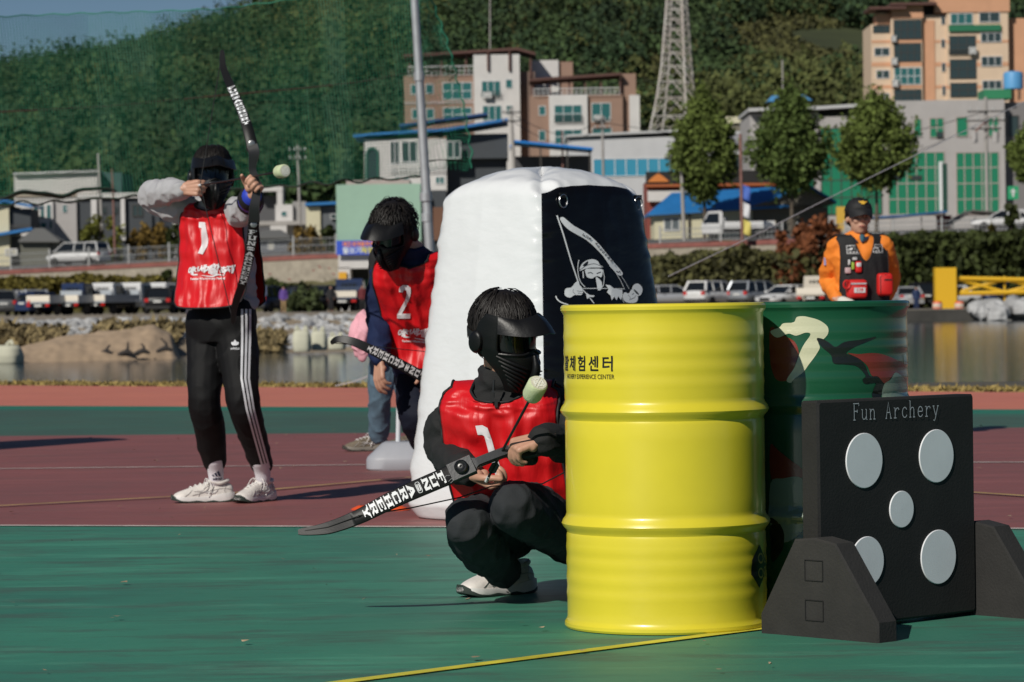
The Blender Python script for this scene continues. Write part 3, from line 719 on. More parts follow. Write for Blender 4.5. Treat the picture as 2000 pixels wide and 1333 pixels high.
# block letters down the limb
def block(ch):
    """slab letters as bars (x0,y0,x1,y1) in a unit square, and slanted bars as 4 points"""
    B = {'F': [(.14, 0, .38, 1), (.0, .84, .95, 1), (.38, .42, .72, .58), (0, 0, .52, .15), (.8, .66, .95, .84)],
         'U': [(.1, .2, .32, 1), (.68, .2, .9, 1), (.1, 0, .9, .22), (0, .86, .42, 1), (.58, .86, 1, 1)],
         'N': [(.08, 0, .28, 1), (.72, 0, .92, 1), [(.1, 1), (.36, 1), (.9, 0), (.64, 0)], (0, 0, .38, .13), (.62, .87, 1, 1)],
         'A': [[(.36, 1), (.64, 1), (.96, .1), (.7, .1)], [(.36, 1), (.64, 1), (.3, .1), (.04, .1)], (.28, .28, .74, .42), (0, 0, .4, .14), (.6, 0, 1, .14)],
         'R': [(.12, 0, .36, 1), (.0, .86, .8, 1), (.66, .5, .9, .9), (.36, .42, .8, .56), [(.42, .46), (.66, .46), (.98, 0), (.72, 0)], (0, 0, .48, .14)],
         'C': [(.06, .16, .32, .84), (.16, .8, .92, 1), (.16, 0, .92, .2), (.74, .64, .94, .84), (.74, .16, .94, .34)],
         'H': [(.1, 0, .34, 1), (.66, 0, .9, 1), (.34, .42, .66, .58), (0, .86, .44, 1), (.56, .86, 1, 1), (0, 0, .44, .14), (.56, 0, 1, .14)],
         'E': [(.12, 0, .36, 1), (.0, .85, .94, 1), (0, 0, .94, .15), (.36, .42, .74, .58), (.8, .68, .94, .86), (.8, .14, .94, .32)],
         'Y': [[(.04, 1), (.32, 1), (.62, .45), (.38, .45)], [(.68, 1), (.96, 1), (.62, .45), (.38, .45)], (.38, 0, .62, .47), (0, .87, .4, 1), (.6, .87, 1, 1), (.24, 0, .76, .14)]}
    out = []
    for b in B[ch]:
        q = b if isinstance(b, list) else [(b[0], b[1]), (b[2], b[1]), (b[2], b[3]), (b[0], b[3])]
        out.append(([(x - .5, y - .5) for x, y in q], [(0, 1, 2, 3)]))
    return out
for ch, x, y, a in zip('FUNARCHERY', (752, 790, 825, 905, 935, 965, 993, 1022, 1055, 1088), (440, 463, 488, 550, 590, 625, 655, 688, 725, 762), (-34, -34, -36, -42, -46, -48, -50, -50, -52, -52)):
    ca, sa = math.cos(R(a)), math.sin(R(a)); sc = 30
    for vs_, fs_ in block(ch):               # letters stand across the limb, tops towards the tip
        q2 = []
        for lx, ly in vs_:
            dx, dy = -ly, -lx                # along the limb (down is +), across it
            q2.append(Z(x + (dx * ca + dy * sa) * sc, y + (-dx * sa + dy * ca) * sc * 1.0))
        sh.append((q2, fs_, 1))
decal(sh, on_bunker(.0025)).build('archer_print', [PRW, PRK], broot, smooth=0)
# carrying rings near the top corners
for (px, py) in ((1249, 388), (1097, 384)):
    u, v = bpix(px, py); c = on_bunker(.006)(u, v); mb = MB(); mb.tube([c + ex * (.024 * math.cos(a)) + Vector((0, 0, .028 * math.sin(a) - .02)) - ey * .004 for a in np.linspace(0, 2 * PI, 20)], .0026, 6)
    rg = mb.build('carry_ring', mat('ring_steel', (.5, .5, .52), .3, metal=1.), broot)
    mb = MB(); mb.box(c + Vector((0, 0, .004)) - ey * .002, (.04, .008, .022), Matrix((ex, ey, Vector((0, 0, 1)))).transposed()); mb.build('ring_tab', VINYL_K, rg)
# bunker copy added out of view past the left edge to cast a shadow
b2_ = copy_tree(broot); b2_.location = (-4.22, 21.3, 0); b2_['label'] = 'added copy of the inflatable bunker, unseen past the left edge, to throw a shadow on the court'
# orange marker cones by the bunker
ORANGE = mat('cone_orange', (.75, .09, .02), .5)
for i, (px, py, lab) in enumerate(((707, 996, 'flat orange marker cone on the maroon floor left of the bunker'), (779, 997, 'red orange marker cone tucked against the bunker foot'))):
    c = G(px, py); mb = MB(); mb.lathe([(.05, .0), (.051, .004), (.03, .014), (.016, .02), (.012, .02), (.02, .012)], c, 24)
    tag(mb.build('marker_cone', ORANGE, None, base=c), lab, 'marker cone', 'marker cones round the bunker')
# ================================================================ people: shared builders
SKIN = mat('skin', (.50, .27, .185), .5, var=.12, vscale=14, bump=.06, bscale=90)
SKIN2 = mat('skin_guard', (.50, .29, .20), .5, var=.1, vscale=14)
HAIRM = mat('hair_black', (.010, .008, .007), .5, island=.4, spec=.25)
MASKM = mat('mask_black', (.006, .006, .0065), .40, spec=.3, bump=.06, bscale=120)
MASKD = mat('mask_dark', (.004, .004, .005), .7)
LENSM = mat('lens_smoke', (.003, .003, .004), .12)
VEST = mat('vest_red', (.60, .006, .010), .44, var=.10, vscale=9, bump=.35, bscale=40, stretch=(1, 1, .18), spec=.45)
TRIM = mat('trim_black', (.008, .008, .009), .7)
VWHITE = mat('vest_white', (.78, .74, .76), .5)
SHOEW = mat('shoe_white', (.66, .62, .58), .55, var=.14, vscale=22, bump=.12, bscale=160)
SOLEW = mat('sole_white', (.68, .66, .64), .5, var=.06, vscale=15)
SOLED = mat('sole_dark', (.018, .03, .024), .7)
BOWM = mat('bow_black', (.007, .007, .0075), .45, spec=.3, bump=.03, bscale=200)
RISER = mat('bow_riser', (.045, .046, .050), .42, bump=.05, bscale=150)
LETW = mat('bow_lettering', (.80, .81, .83), .5)
STRING = mat('bow_string', (.012, .012, .012), .6)
FOAMT = mat('foam_tip', (.52, .58, .36), .9, var=.12, vscale=30, bump=.2, bscale=200)
FOAMW = mat('foam_tip_face', (.62, .60, .50), .9, var=.15, vscale=40)
Zv = Vector((0, 0, 1))
def solid(me, th):
    bm = bmesh.new(); bm.from_mesh(me); bmesh.ops.remove_doubles(bm, verts=bm.verts, dist=1e-5); bmesh.ops.recalc_face_normals(bm, faces=bm.faces)
    bmesh.ops.solidify(bm, geom=list(bm.faces), thickness=th); bmesh.ops.recalc_face_normals(bm, faces=bm.faces); bm.to_mesh(me); bm.free(); me.update()
def mesh_of(mb):
    me = bpy.data.meshes.new('m'); me.from_pydata([tuple(v) for v in mb.v], [], mb.f); me.polygons.foreach_set('material_index', mb.m); me.update(); return me
def headM(yaw, pitch, roll=0): return Matrix.Rotation(R(yaw), 3, 'Z') @ Matrix.Rotation(R(pitch), 3, 'X') @ Matrix.Rotation(R(roll), 3, 'Y')
def cloth(amp, sc, seed, squeeze=(1, 1, 1), ridge=.5):
    def fn(co, n_):
        q = Vector((co.x * squeeze[0], co.y * squeeze[1], co.z * squeeze[2])) * sc
        a = noise.noise(q + Vector((seed, seed * 2, -seed))); b_ = noise.noise(q * 2.3 + Vector((-seed, 3, seed)))
        r = 1 - 2 * abs(noise.noise(q * 1.1 + Vector((seed * 3, 1, 7))))
        return co + n_ * amp * (a * .7 + b_ * .35 + ridge * (max(r, 0) ** 2.2))
    return fn
def head_skin(mb, c, M, s=1.0, face=False):
    T = lambda x, y, z: c + M @ Vector((x * s, y * s, z * s))
    mb.ell(T(0, .008, .02), (.076 * s, .096 * s, .098 * s), M)
    mb.ell(T(0, -.022, -.055), (.058 * s, .066 * s, .072 * s), M)
    mb.ell(T(0, -.048, -.098), (.030 * s, .028 * s, .022 * s), M)
    for q in (-1, 1): mb.ell(T(q * .078, .012, -.012), (.010 * s, .020 * s, .031 * s), M, 10, 8)
    if face:
        mb.ell(T(0, -.092, -.028), (.0125 * s, .016 * s, .013 * s), M, 12, 8)
        mb.limb([T(0, -.082, .012), T(0, -.094, -.024)], [.008 * s, .011 * s], 10, sub=1)
        for q in (-1, 1):
            mb.ell(T(q * .034, -.070, -.032), (.024 * s, .020 * s, .022 * s), M, 12, 8); mb.ell(T(q * .030, -.078, .028), (.026 * s, .012 * s, .009 * s), M, 12, 8)
            mb.ell(T(q * .011, -.088, -.032), (.007 * s, .008 * s, .007 * s), M, 10, 6)
        mb.ell(T(0, -.082, -.066), (.022 * s, .010 * s, .006 * s), M, 12, 6); mb.ell(T(0, -.080, -.077), (.018 * s, .010 * s, .007 * s), M, 12, 6)
def hand(mb, wrist, d, palm, side, curls, spread=(.06, .02, -.02, -.07), th=None, s=1.0, wr=(.026, .019)):
    """d towards the knuckles, palm = out of the palm, side = +1/-1 puts the thumb on d x palm; curls: 4 x 3 degrees"""
    d = d.normalized(); palm = (palm - d * palm.dot(d)).normalized(); lat = d.cross(palm).normalized() * side
    mb.limb([wrist - d * .03 * s, wrist + d * .012 * s], [(wr[0] * s, wr[1] * s)] * 2, 14, up=palm, sub=1)
    tips = []
    for k, (off, ln, rk) in enumerate(((.030, .070, .0098), (.0105, .078, .0100), (-.009, .072, .0095), (-.027, .056, .0085))):
        rk *= s; kn = wrist + (d * (.088 - .006 * abs(k - 1)) + lat * off) * s - palm * .003 * s
        mb.limb([wrist + d * .008 * s + lat * off * .6 * s, kn], [(.0135 * s, .0130 * s), (.0125 * s, .0118 * s)], 12, sub=2)
        p = kn; ang = 0; dd0 = (d + lat * spread[k]).normalized(); pts = [p]
        for q, fr in enumerate((.45, .31, .24)):
            ang += R(curls[k][q]); dd = dd0 * math.cos(ang) + palm * math.sin(ang); p = p + dd * ln * fr * s; pts.append(p)
        mb.limb(pts, [rk * 1.08, rk, rk * .92, rk * .78], 12, sub=4); tips.append(pts)
    mb.ell(wrist + (d * .03 + lat * .022 + palm * .010) * s, (.020 * s, .020 * s, .020 * s))
    mb.ell(wrist + (d * .035 - lat * .020 + palm * .006) * s, (.016 * s, .018 * s, .016 * s))
    if th is None: th = ((.2, .75, .35), (.75, .45, .35), (.9, .1, .3))
    p = wrist + (d * .022 + lat * .024 + palm * .006) * s; pts = [p]
    for (a, b_, e), ln in zip(th, (.040, .032, .026)):
        v = (d * a + lat * b_ + palm * e).normalized(); p = p + v * ln * s; pts.append(p)
    mb.limb(pts, [.0145 * s, .0118 * s, .0105 * s, .0085 * s], 12, sub=4)
    return tips, pts
def hair(root, c, M, n=700, s=1.0, seed=1, length=.07, front=.052, puff=.0, wild=.0, m=None):
    rg = random.Random(seed); mb = MB()
    line_ = lambda a: interp(abs(a), [0, 45, 80, 110, 180], [front, front - .004, .0, -.03, -.098])      # a = degrees from the brow
    rad = Vector((.088, .109, .115)) * s
    def sh(a, z, k=1.0):
        q = max(1 - (z / .112) ** 2, 0) ** .5
        return Vector((math.sin(R(a)) * rad.x * q * k, -math.cos(R(a)) * rad.y * q * k + .008 * s, z * s * k + .018 * s))
    g = []
    nu, nv = 48, 16
    for j in range(nv):
        g.append([c + M @ sh(360 * i / nu - 180, lerp(line_(360 * i / nu - 180) - .018, .1118, (j / (nv - 1)) ** .7), 1 + puff * .3) for i in range(nu)])
    mb.rings(g, caps=True)
    cap = mb.build('hair', m or HAIRM, root, smooth=180)
    mb = MB()
    for _ in range(n):
        a = rg.uniform(-180, 180); lo = line_(a) - .018; z = lerp(lo, .108, rg.random() ** .8)
        ln = length * rg.uniform(.6, 1.25); p = sh(a, z, 1.0 + puff * rg.random()); n_ = Vector((p.x / rad.x ** 2, p.y / rad.y ** 2, p.z / rad.z ** 2)).normalized()
        crown = Vector((.01, .035, .13)) * s; k1 = 1.015 + puff * rg.random() ; pts = []; q = p.copy(); w_ = rg.uniform(.0022, .0048) * s
        jit = Vector((rg.gauss(0, .20), rg.gauss(0, .20), rg.gauss(0, .10))); lift = wild * rg.random() ** 2
        for k in range(5):
            t = k / 4; pts.append((q + n_ * (.002 + lift * .03 * math.sin(PI * min(1, t * 1.1)) ) * s, w_ * (1 - .9 * t ** 1.5)))
            qc = q - Vector((0, .008, .018)) * s; n_ = Vector((qc.x / rad.x ** 2, qc.y / rad.y ** 2, qc.z / rad.z ** 2)).normalized()
            fl = q - crown; fl = (fl - n_ * fl.dot(n_)).normalized() + jit; fl = (fl - n_ * fl.dot(n_) * (1 - .3 * wild)).normalized()
            q = q + fl * (ln / 4) * s; qc = q - Vector((0, .008, .018)) * s
            e_ = math.sqrt((qc.x / rad.x) ** 2 + (qc.y / rad.y) ** 2 + (min(qc.z, 9) / rad.z) ** 2)
            if qc.z > -.02 * s: q = Vector((0, .008, .018)) * s + qc * ((k1 + .05 * t) / e_)
        sd_ = fl.cross(n_).normalized()
        o = len(mb.v)
        for q, ww in pts: mb.v += [c + M @ (q - sd_ * ww), c + M @ (q + n_ * .002), c + M @ (q + sd_ * ww)]
        for k in range(3):
            for e in (0, 1): mb.f.append((o + k * 3 + e, o + k * 3 + e + 1, o + k * 3 + e + 4, o + k * 3 + e + 3)); mb.m.append(0)
    for _ in range(int(n * .12)):               # fringe falling over the brow
        a = rg.uniform(-52, 52); p = sh(a, front + .02 * rg.random(), 1.03); w_ = rg.uniform(.003, .005) * s; o = len(mb.v); out = Vector((p.x, p.y, 0)).normalized(); sd_ = Vector((-out.y, out.x, 0)); dr = rg.gauss(0, .012)
        for k in range(4):
            t = k / 3; q = p + out * (.010 * math.sin(t * PI * .6)) + sd_ * dr * t - Vector((0, 0, .034 * t * s * rg.uniform(.8, 1.1))); mb.v += [c + M @ (q - sd_ * w_ * (1 - .8 * t)), c + M @ (q + out * .0015), c + M @ (q + sd_ * w_ * (1 - .8 * t))]
        for k in range(3):
            for e in (0, 1): mb.f.append((o + k * 3 + e, o + k * 3 + e + 1, o + k * 3 + e + 4, o + k * 3 + e + 3)); mb.m.append(0)
    mb.build('hair_strands', m or HAIRM, cap, smooth=180, fixn=False)
    return cap
def mask(root, c, M, s=1.0, visor_len=.11):
    T = lambda p: c + M @ (Vector(p) * s)
    wz = lambda z: interp(z, [-.172, -.13, -.09, -.04, .0, .05, .085], [.040, .060, .080, .097, .100, .098, .092])
    dz = lambda z: interp(z, [-.172, -.13, -.09, -.055, -.035, 0, .05, .085], [.104, .130, .143, .142, .132, .124, .120, .110])
    pm = lambda z: interp(z, [-.172, -.12, -.06, -.02, .03, .085], [50, 66, 92, 104, 100, 82])
    def sp(z, ph, k=0.):
        return Vector(((wz(z) + k) * math.sin(R(ph)), -(dz(z) + k) * math.cos(R(ph)) + .004, z))
    mb = MB(); NZ, NU = 33, 49
    for j in range(NZ):
        z = lerp(-.172, .066, j / (NZ - 1))
        for i in range(NU): mb.v.append(T(sp(z, lerp(-1, 1, i / (NU - 1)) * pm(z))))
    for j in range(NZ - 1):
        for i in range(NU - 1):
            z = lerp(-.172, .066, (j + .5) / (NZ - 1)); ph = lerp(-1, 1, (i + .5) / (NU - 1)) * pm(z)
            lo = -.034 - .012 * (abs(ph) / 60) + .012 * max(0, 1 - abs(ph) / 18)
            if lo < z < .048 and abs(ph) < 64: continue
            mb.f.append((j * NU + i, j * NU + i + 1, (j + 1) * NU + i + 1, (j + 1) * NU + i)); mb.m.append(0)
    me = mesh_of(mb); solid(me, .005 * s); face = place(me, 'mask', MASKM, root, 40)
    mb = MB(); mb.grid(lambda u, v: T(sp(lerp(-.05, .055, v), lerp(-68, 68, u), -.010)), 30, 10); mb.build('lens', LENSM, face, smooth=180)
    mb = MB()                                  # frame round the lens
    ringp = [(-.048, a) for a in range(-62, 63, 8)]
    ringp = [(-.036 - .012 * abs(a) / 60 + .012 * max(0, 1 - abs(a) / 18), a) for z, a in ringp] + [(z, 64) for z in np.linspace(-.04, .042, 5)] + [(.048, a) for a in range(62, -63, -8)] + [(z, -64) for z in np.linspace(.042, -.04, 5)]
    pts = [T(sp(z, a, .002)) for z, a in ringp]; mb.tube(pts + [pts[0]], .0045 * s, 8); mb.build('lens_frame', MASKM, face)
    for q in (-1, 1):                          # louvred cheeks
        mb = MB()
        for k in range(7):
            z0 = -.058 - k * .014; pts = [T(sp(lerp(z0, z0 - .026, t), q * lerp(66 - k * 3, 16, t), .004 * math.sin(t * PI) + .001)) for t in np.linspace(0, 1, 8)]
            mb.tube(pts, [(.0028 + .0022 * math.sin(PI * t)) * s for t in np.linspace(.1, .95, 8)], 6)
        mb.build('cheek_louvres', MASKM, face)
        mb = MB()                              # ear guard
        ec = sp(-.03, q * 98, .006); ax = Vector((q, 0, 0))
        mb.lathe([(.001, .007), (.018, .007), (.025, .004), (.029, -.004), (.028, -.012)], T(ec), 24, M @ Matrix(((0, 0, q), (0, 1.0, 0), (q * -1.0, 0, 0))) * s if False else M @ Matrix.Rotation(R(90 * q), 3, 'Y') @ Matrix.Diagonal((1.25, .95, 1)) * s)
        mb.build('ear_guard', MASKM, face)
    mb = MB(); mb.limb([T(sp(-.045, 0, .004)), T(sp(-.085, 0, .012)), T(sp(-.13, 0, .008)), T(sp(-.168, 0, .0))], [.008 * s, .014 * s, .012 * s, .006 * s], 10, sub=4)
    for k in range(5): mb.box(T(sp(-.085 - k * .012, 0, .024)), (.026 * s, .004 * s, .003 * s), M)
    mb.build('mouth_vent', MASKM, face)
    # peaked visor, two facets and a raised centre
    mb = MB(); NU, NV = 41, 9
    def vis(u, v, dn=0.):
        ph = lerp(-66, 66, u); e = math.cos(R(ph)); L = visor_len * max(e, 0) ** 1.3 + .002; ridge = .020 * max(0, 1 - abs(ph) / 34)
        b_ = sp(.054, ph, .003); o = Vector((math.sin(R(ph)) * .35, -math.cos(R(ph)) - .1, 0)).normalized()
        return T(b_ + o * L * v + Vector((0, 0, .010 * (1 - v) + ridge * (1 - .4 * v) - .026 * v * v - .020 * v * (1 - e) - dn)))
    mb.grid(lambda u, v: vis(u, v), NU, NV); me = mesh_of(mb); solid(me, -.004 * s); vz = place(me, 'visor', MASKM, face, 25)
    mb = MB()
    for q in (-1, 1): mb.tube([vis(.5 + q * .11, v) + M @ Vector((0, 0, .002)) for v in np.linspace(0, .96, 8)], .0022 * s, 6)
    mb.build('visor_ribs', MASKM, vz)
    mb = MB(); mb.tube([T(sp(-.005, a, .001) if abs(a) < 100 else Vector((.099 * math.sin(R(a)), -.112 * math.cos(R(a)) + .006, -.005 - .01 * abs(a) / 180))) for a in range(98, 263, 10)], [(.0025 * s, .017 * s)] * 17, 8)
    mb.build('strap', TRIM, face)
    return face
def sample_frames(frames, s):
    k = len(frames) - 1; f = s * k; i = min(int(f), k - 1); t = f - i; a, b = frames[i], frames[i + 1]
    p0, p3 = frames[max(i - 1, 0)][0], frames[min(i + 2, k)][0]
    c = .5 * ((2 * a[0]) + (b[0] - p0) * t + (2 * p0 - 5 * a[0] + 4 * b[0] - p3) * t * t + (3 * a[0] - p0 - 3 * b[0] + p3) * t ** 3)
    return c, a[1].lerp(b[1], t).normalized(), a[2].lerp(b[2], t).normalized(), lerp(a[3], b[3], t), lerp(a[4], b[4], t)
def bib(root, frames, l_out, s_neck, r_neck, fold=.006, seed=1., infl=.012, flare=.02, s_neck_back=None, pw=2.4, hem_round=.8, fq=1.6):
    """sleeveless overvest: front and back panels joined over the shoulders. l_out: (s list, half width list)"""
    sb = s_neck_back or (s_neck + 1) / 2; NR = 46; NB = 5; NL = 22; bm = MB()
    def pos(s, l, front):
        c, x, y, rx, ry = sample_frames(frames, s); rx += infl + flare * (1 - s) ** 2; ry += infl + flare * (1 - s) ** 2 * (1.2 if front else .6)
        q = min(abs(l) / rx, .985); yy = (1 - q ** pw) ** (1 / pw) * ry
        return c, x, y, l, yy
    def rows(side):
        out = []
        seq = [(s, True) for s in np.linspace(0, 1, NR)] + [('b', t) for t in np.linspace(0, 1, NB + 2)[1:-1]] + [(s, False) for s in np.linspace(1, 0, NR)]
        for e in seq:
            row = []
            for j in range(NL):
                w_ = j / (NL - 1)
                def at(s, front):
                    sn = s_neck if front else sb; li = 0 if s <= sn else r_neck * math.sqrt(max(0, 1 - ((1 - s) / (1 - sn)) ** 2))
                    lo = interp(s, *l_out); l = lerp(li, max(lo, li + .012), w_) * side
                    # rounded hem corners
                    ss = s
                    if s < .14: ss = s + (hem_round * .07) * (abs(l) / max(lo, .01)) ** 4 * (1 - s / .14)
                    c, x, y, l, yy = pos(ss, l, front)
                    f_ = fold * ((1 - 2 * abs(noise.noise(Vector((l * 9 * fq + seed + .8 * s, s * 1.8 - seed, front * 5.)))))* 1.1 + .6 * noise.noise(Vector((l * 26, s * 6, seed))) + .5 * noise.noise(Vector((l * 9 + s * 12, s * 9 - l * 12, seed + 4)))) * (1.15 - .5 * s)
                    return c + x * l + y * ((yy + f_) if front else -(yy + f_))
                if e[0] == 'b':
                    a, b_ = at(1, True), at(1, False); up_ = (frames[-1][0] - frames[-2][0]).normalized()
                    row.append(a.lerp(b_, e[1]) + up_ * (.018 * math.sin(PI * e[1])))
                else: row.append(at(*e))
            out.append(row)
        return out
    trims = []
    for side in (-1, 1):
        rr = rows(side); bm.rings(rr, closed=False, caps=False)
        trims.append([r[-1] for r in rr]); 
        trims.append([r[0] for i, r in enumerate(rr) if (i < NR and i / (NR - 1) > s_neck - .02) or NR <= i < NR + NB or (i >= NR + NB and (1 - (i - NR - NB) / (NR - 1)) > sb - .02)])
        trims.append(rr[0]); trims.append(rr[-1])
    me = mesh_of(bm); solid(me, .0025); vo = place(me, 'vest', VEST, root, 180)
    mb = MB()
    for t in trims: mb.tube(t, .0045, 6)
    mb.build('vest_trim', TRIM, vo)
    return vo
def on_vest(bv, o, x, up, fwd, off=.004):
    def fn(u, v, dz=0):
        p = o + x * u + up * v + fwd * .6; h = bv.ray_cast(p, -fwd)
        q = h[0] if h[0] and h[3] < .9 else o + x * u + up * v + fwd * .1
        return q + fwd * (off + dz)
    return fn
def sliver(fn, mbs): return mbs
def shoe(root, heel, yaw, L=.29, pitch=0., s=1., mats=None, laces=True, name='shoe', label=None):
    """heel: point under the heel; yaw: degrees, 0 = toe towards the camera, + = turned to the right"""
    U, SO, SD = mats or (SHOEW, SOLEW, SOLED)
    M = Matrix.Rotation(R(yaw), 3, 'Z') @ Matrix.Rotation(R(pitch), 3, 'X') @ Matrix.Rotation(PI, 3, 'Z') * s
    heel = Vector(heel); k = L / .29
    T = lambda x, y, z: heel + M @ Vector((x, y * k, z))
    Y = [.0, .012, .04, .08, .12, .16, .20, .24, .268, .284, .29]; W = [.016, .028, .036, .038, .036, .039, .044, .045, .038, .024, .008]; H = [.070, .088, .094, .094, .092, .086, .073, .060, .050, .040, .030]
    mb = MB(); rr = []
    yy = np.linspace(0, .29, 34)
    for y in yy:
        w_, h = interp(y, Y, W), interp(y, Y, H); r_ = []
        for q in range(15):
            a = PI * q / 14; r_.append(T(w_ * math.copysign(abs(math.cos(a)) ** .7, math.cos(a)) * (1 - .22 * math.sin(a) ** 3), y, .020 + (h - .020) * math.sin(a) ** .75))
        rr.append(r_)
    mb.rings(rr, closed=True); up_ = mb.build(name, U, root, smooth=60)
    if label: up_['label'] = label
    def sole(nm, z0f, z1f, gr, m):
        mb = MB(); rr = []
        for y in np.linspace(-.006, .296, 30):
            w_ = interp(y, [-.006] + Y[1:-1] + [.296], [.014] + W[1:-1] + [.012]) + gr; a, b_ = z0f(y), z1f(y)
            rr.append([T(-w_, y, a), T(-w_ - .002, y, (a + b_) / 2), T(-w_ + .002, y, b_), T(w_ - .002, y, b_), T(w_ + .002, y, (a + b_) / 2), T(w_, y, a)])
        mb.rings(rr); return mb.build(nm, m, up_, smooth=50)
    bot = lambda y: interp(y, [-.006, .02, .2, .25, .296], [.006, 0, 0, .003, .016])
    sole('midsole', lambda y: bot(y) + .004, lambda y: interp(y, [0, .05, .11, .17, .23, .296], [.046, .042, .030, .026, .028, .034]), .005, SO)
    sole('outsole', bot, lambda y: bot(y) + interp(y, [0, .03, .07, .10, .14, .18, .22, .26, .296], [.018, .010, .005, .014, .006, .015, .008, .010, .026]), .0065, SD)
    # stitched overlays
    mb = MB()
    def on(y, z, q):
        w_, h = interp(y, Y, W), interp(y, Y, H); t = min(max((z - .020) / (h - .020), 0), 1) ** (1 / .75); a = math.asin(t)
        return T(q * (w_ * math.cos(a) ** .7 * (1 - .22 * math.sin(a) ** 3) + .0012), y, z)
    for q in (-1, 1):
        for ps in ([(.01, .06), (.05, .066), (.10, .058), (.15, .047), (.20, .036)], [(.12, .08), (.15, .06), (.165, .045), (.17, .03)], [(.2, .06), (.215, .045), (.235, .032)], [(.03, .085), (.045, .06), (.04, .045)], [(.09, .082), (.10, .065), (.13, .05), (.19, .055)]):
            mb.tube([on(y, z, q) for y, z in spline(ps, False, 3)], .0016, 5)
        mb.tube([on(y, z, q) for y, z in spline([(.075, .060), (.095, .045), (.13, .048), (.175, .060)], False, 4)], [.001 + .003 * math.sin(PI * t) for t in np.linspace(0, 1, 13)], 5, mi=1)
    mb.build('overlay', [mat('shoe_seam', (.40, .38, .36), .6), mat('shoe_mark', (.55, .53, .52), .5)], up_)
    mb = MB(); q = [T(.036 * math.cos(a), .068 + .046 * math.sin(a), .090 + .012 * abs(math.sin(a))) for a in np.linspace(0, 2 * PI, 22)]; mb.tube(q, .0085, 8); mb.build('collar', U, up_); mb = MB(); mb.limb([T(0, .135, .076), T(0, .112, .098), T(0, .100, .128)], [(.022, .008), (.024, .008), (.022, .006)], 10, up=M @ Vector((0, 1, 0))); mb.build('tongue', U, up_)
    if laces:
        lm = mat('lace_white', (.72, .70, .68), .8); mb = MB()
        for i in range(5):
            y = .105 + i * .023; h = interp(y, Y, H); mb.tube([T(-.018, y, h - .006), T(0, y + .006, h + .003), T(.018, y + .012, h - .008)], .0028, 6, sub=4)
        mb.build('laces', lm, up_)
        mb = MB()
        for q in (-1, 1):
            mb.tube([T(0, .10, .094), T(q * .025, .125, .112), T(q * .046, .135, .085), T(q * .047, .15, .058)], .0022, 6, sub=5)
            mb.tube([T(0, .10, .096), T(q * .018, .12, .11), T(q * .044, .11, .08), T(q * .048, .125, .03)], .0022, 6, sub=5)
        mb.build('bow_knot', lm, up_)
    return up_
def curve_at(pts, s):
    """point and tangent at arc length s along a polyline"""
    for a, b in zip(pts[:-1], pts[1:]):
        L = (b - a).length
        if s <= L: return a.lerp(b, s / L), (b - a).normalized()
        s -= L
    return pts[-1], (pts[-1] - pts[-2]).normalized()
def csp(pts, sub=8):
    return [Vector(p) for p in spline([tuple(p) for p in pts], False, sub)]
def ribbon(mb, pts, widths, thick, facing):
    """a flat limb: cross section width x thick, its wide side turned towards facing"""
    rr = []; k = len(pts)
    for i, p in enumerate(pts):
        d = (pts[min(i + 1, k - 1)] - pts[max(i - 1, 0)]).normalized(); x = d.cross(facing).normalized(); n_ = x.cross(d).normalized()
        if n_.dot(facing) < 0: n_ = -n_
        w_ = widths[i] / 2; th = (thick[i] if hasattr(thick, '__len__') else thick) / 2
        rr.append([p - x * w_ - n_ * th * .4, p - x * w_ + n_ * th * .4, p - x * w_ * .9 + n_ * th, p + x * w_ * .9 + n_ * th, p + x * w_ + n_ * th * .4, p + x * w_ - n_ * th * .4, p + x * w_ * .9 - n_ * th, p - x * w_ * .9 - n_ * th])
    mb.rings(rr); return mb
def limb_letters(pts, facing, s0, pitch, w_, h, lift, up_sign=1, word='FUN*ARCHERY', logo=True):
    """stacked slab letters down a limb from arc length s0; up_sign: +1 = letter tops towards the start of pts"""
    mb = MB(); n_p = 0
    for i, ch in enumerate(word):
        p, d = curve_at(pts, s0 + i * pitch); up = -d * up_sign; n_ = facing - d * facing.dot(d); n_.normalize(); x = up.cross(n_).normalized()
        if ch == '*':
            if logo:
                for rr_ in (1., .62):
                    q = [p + x * (w_ * .40 * rr_ * math.copysign(abs(math.cos(a)) ** .5, math.cos(a))) + up * (h * .36 * rr_ * math.copysign(abs(math.sin(a)) ** .5, math.sin(a))) + n_ * lift for a in np.linspace(0, 2 * PI, 25)]
                    mb.tube(q, .0011, 4)
                for e in (-.12, .1): mb.tube([p + x * w_ * .2 + up * h * e + n_ * lift, p - x * w_ * .2 + up * h * (e + .06) + n_ * lift], .0013, 4)
            continue
        for vs_, fs_ in block(ch):
            n_p += 1; mb.add([p + x * (a * w_) + up * (b_ * h) + n_ * (lift + n_p * 2e-5) for a, b_ in vs_], fs_)
    return mb
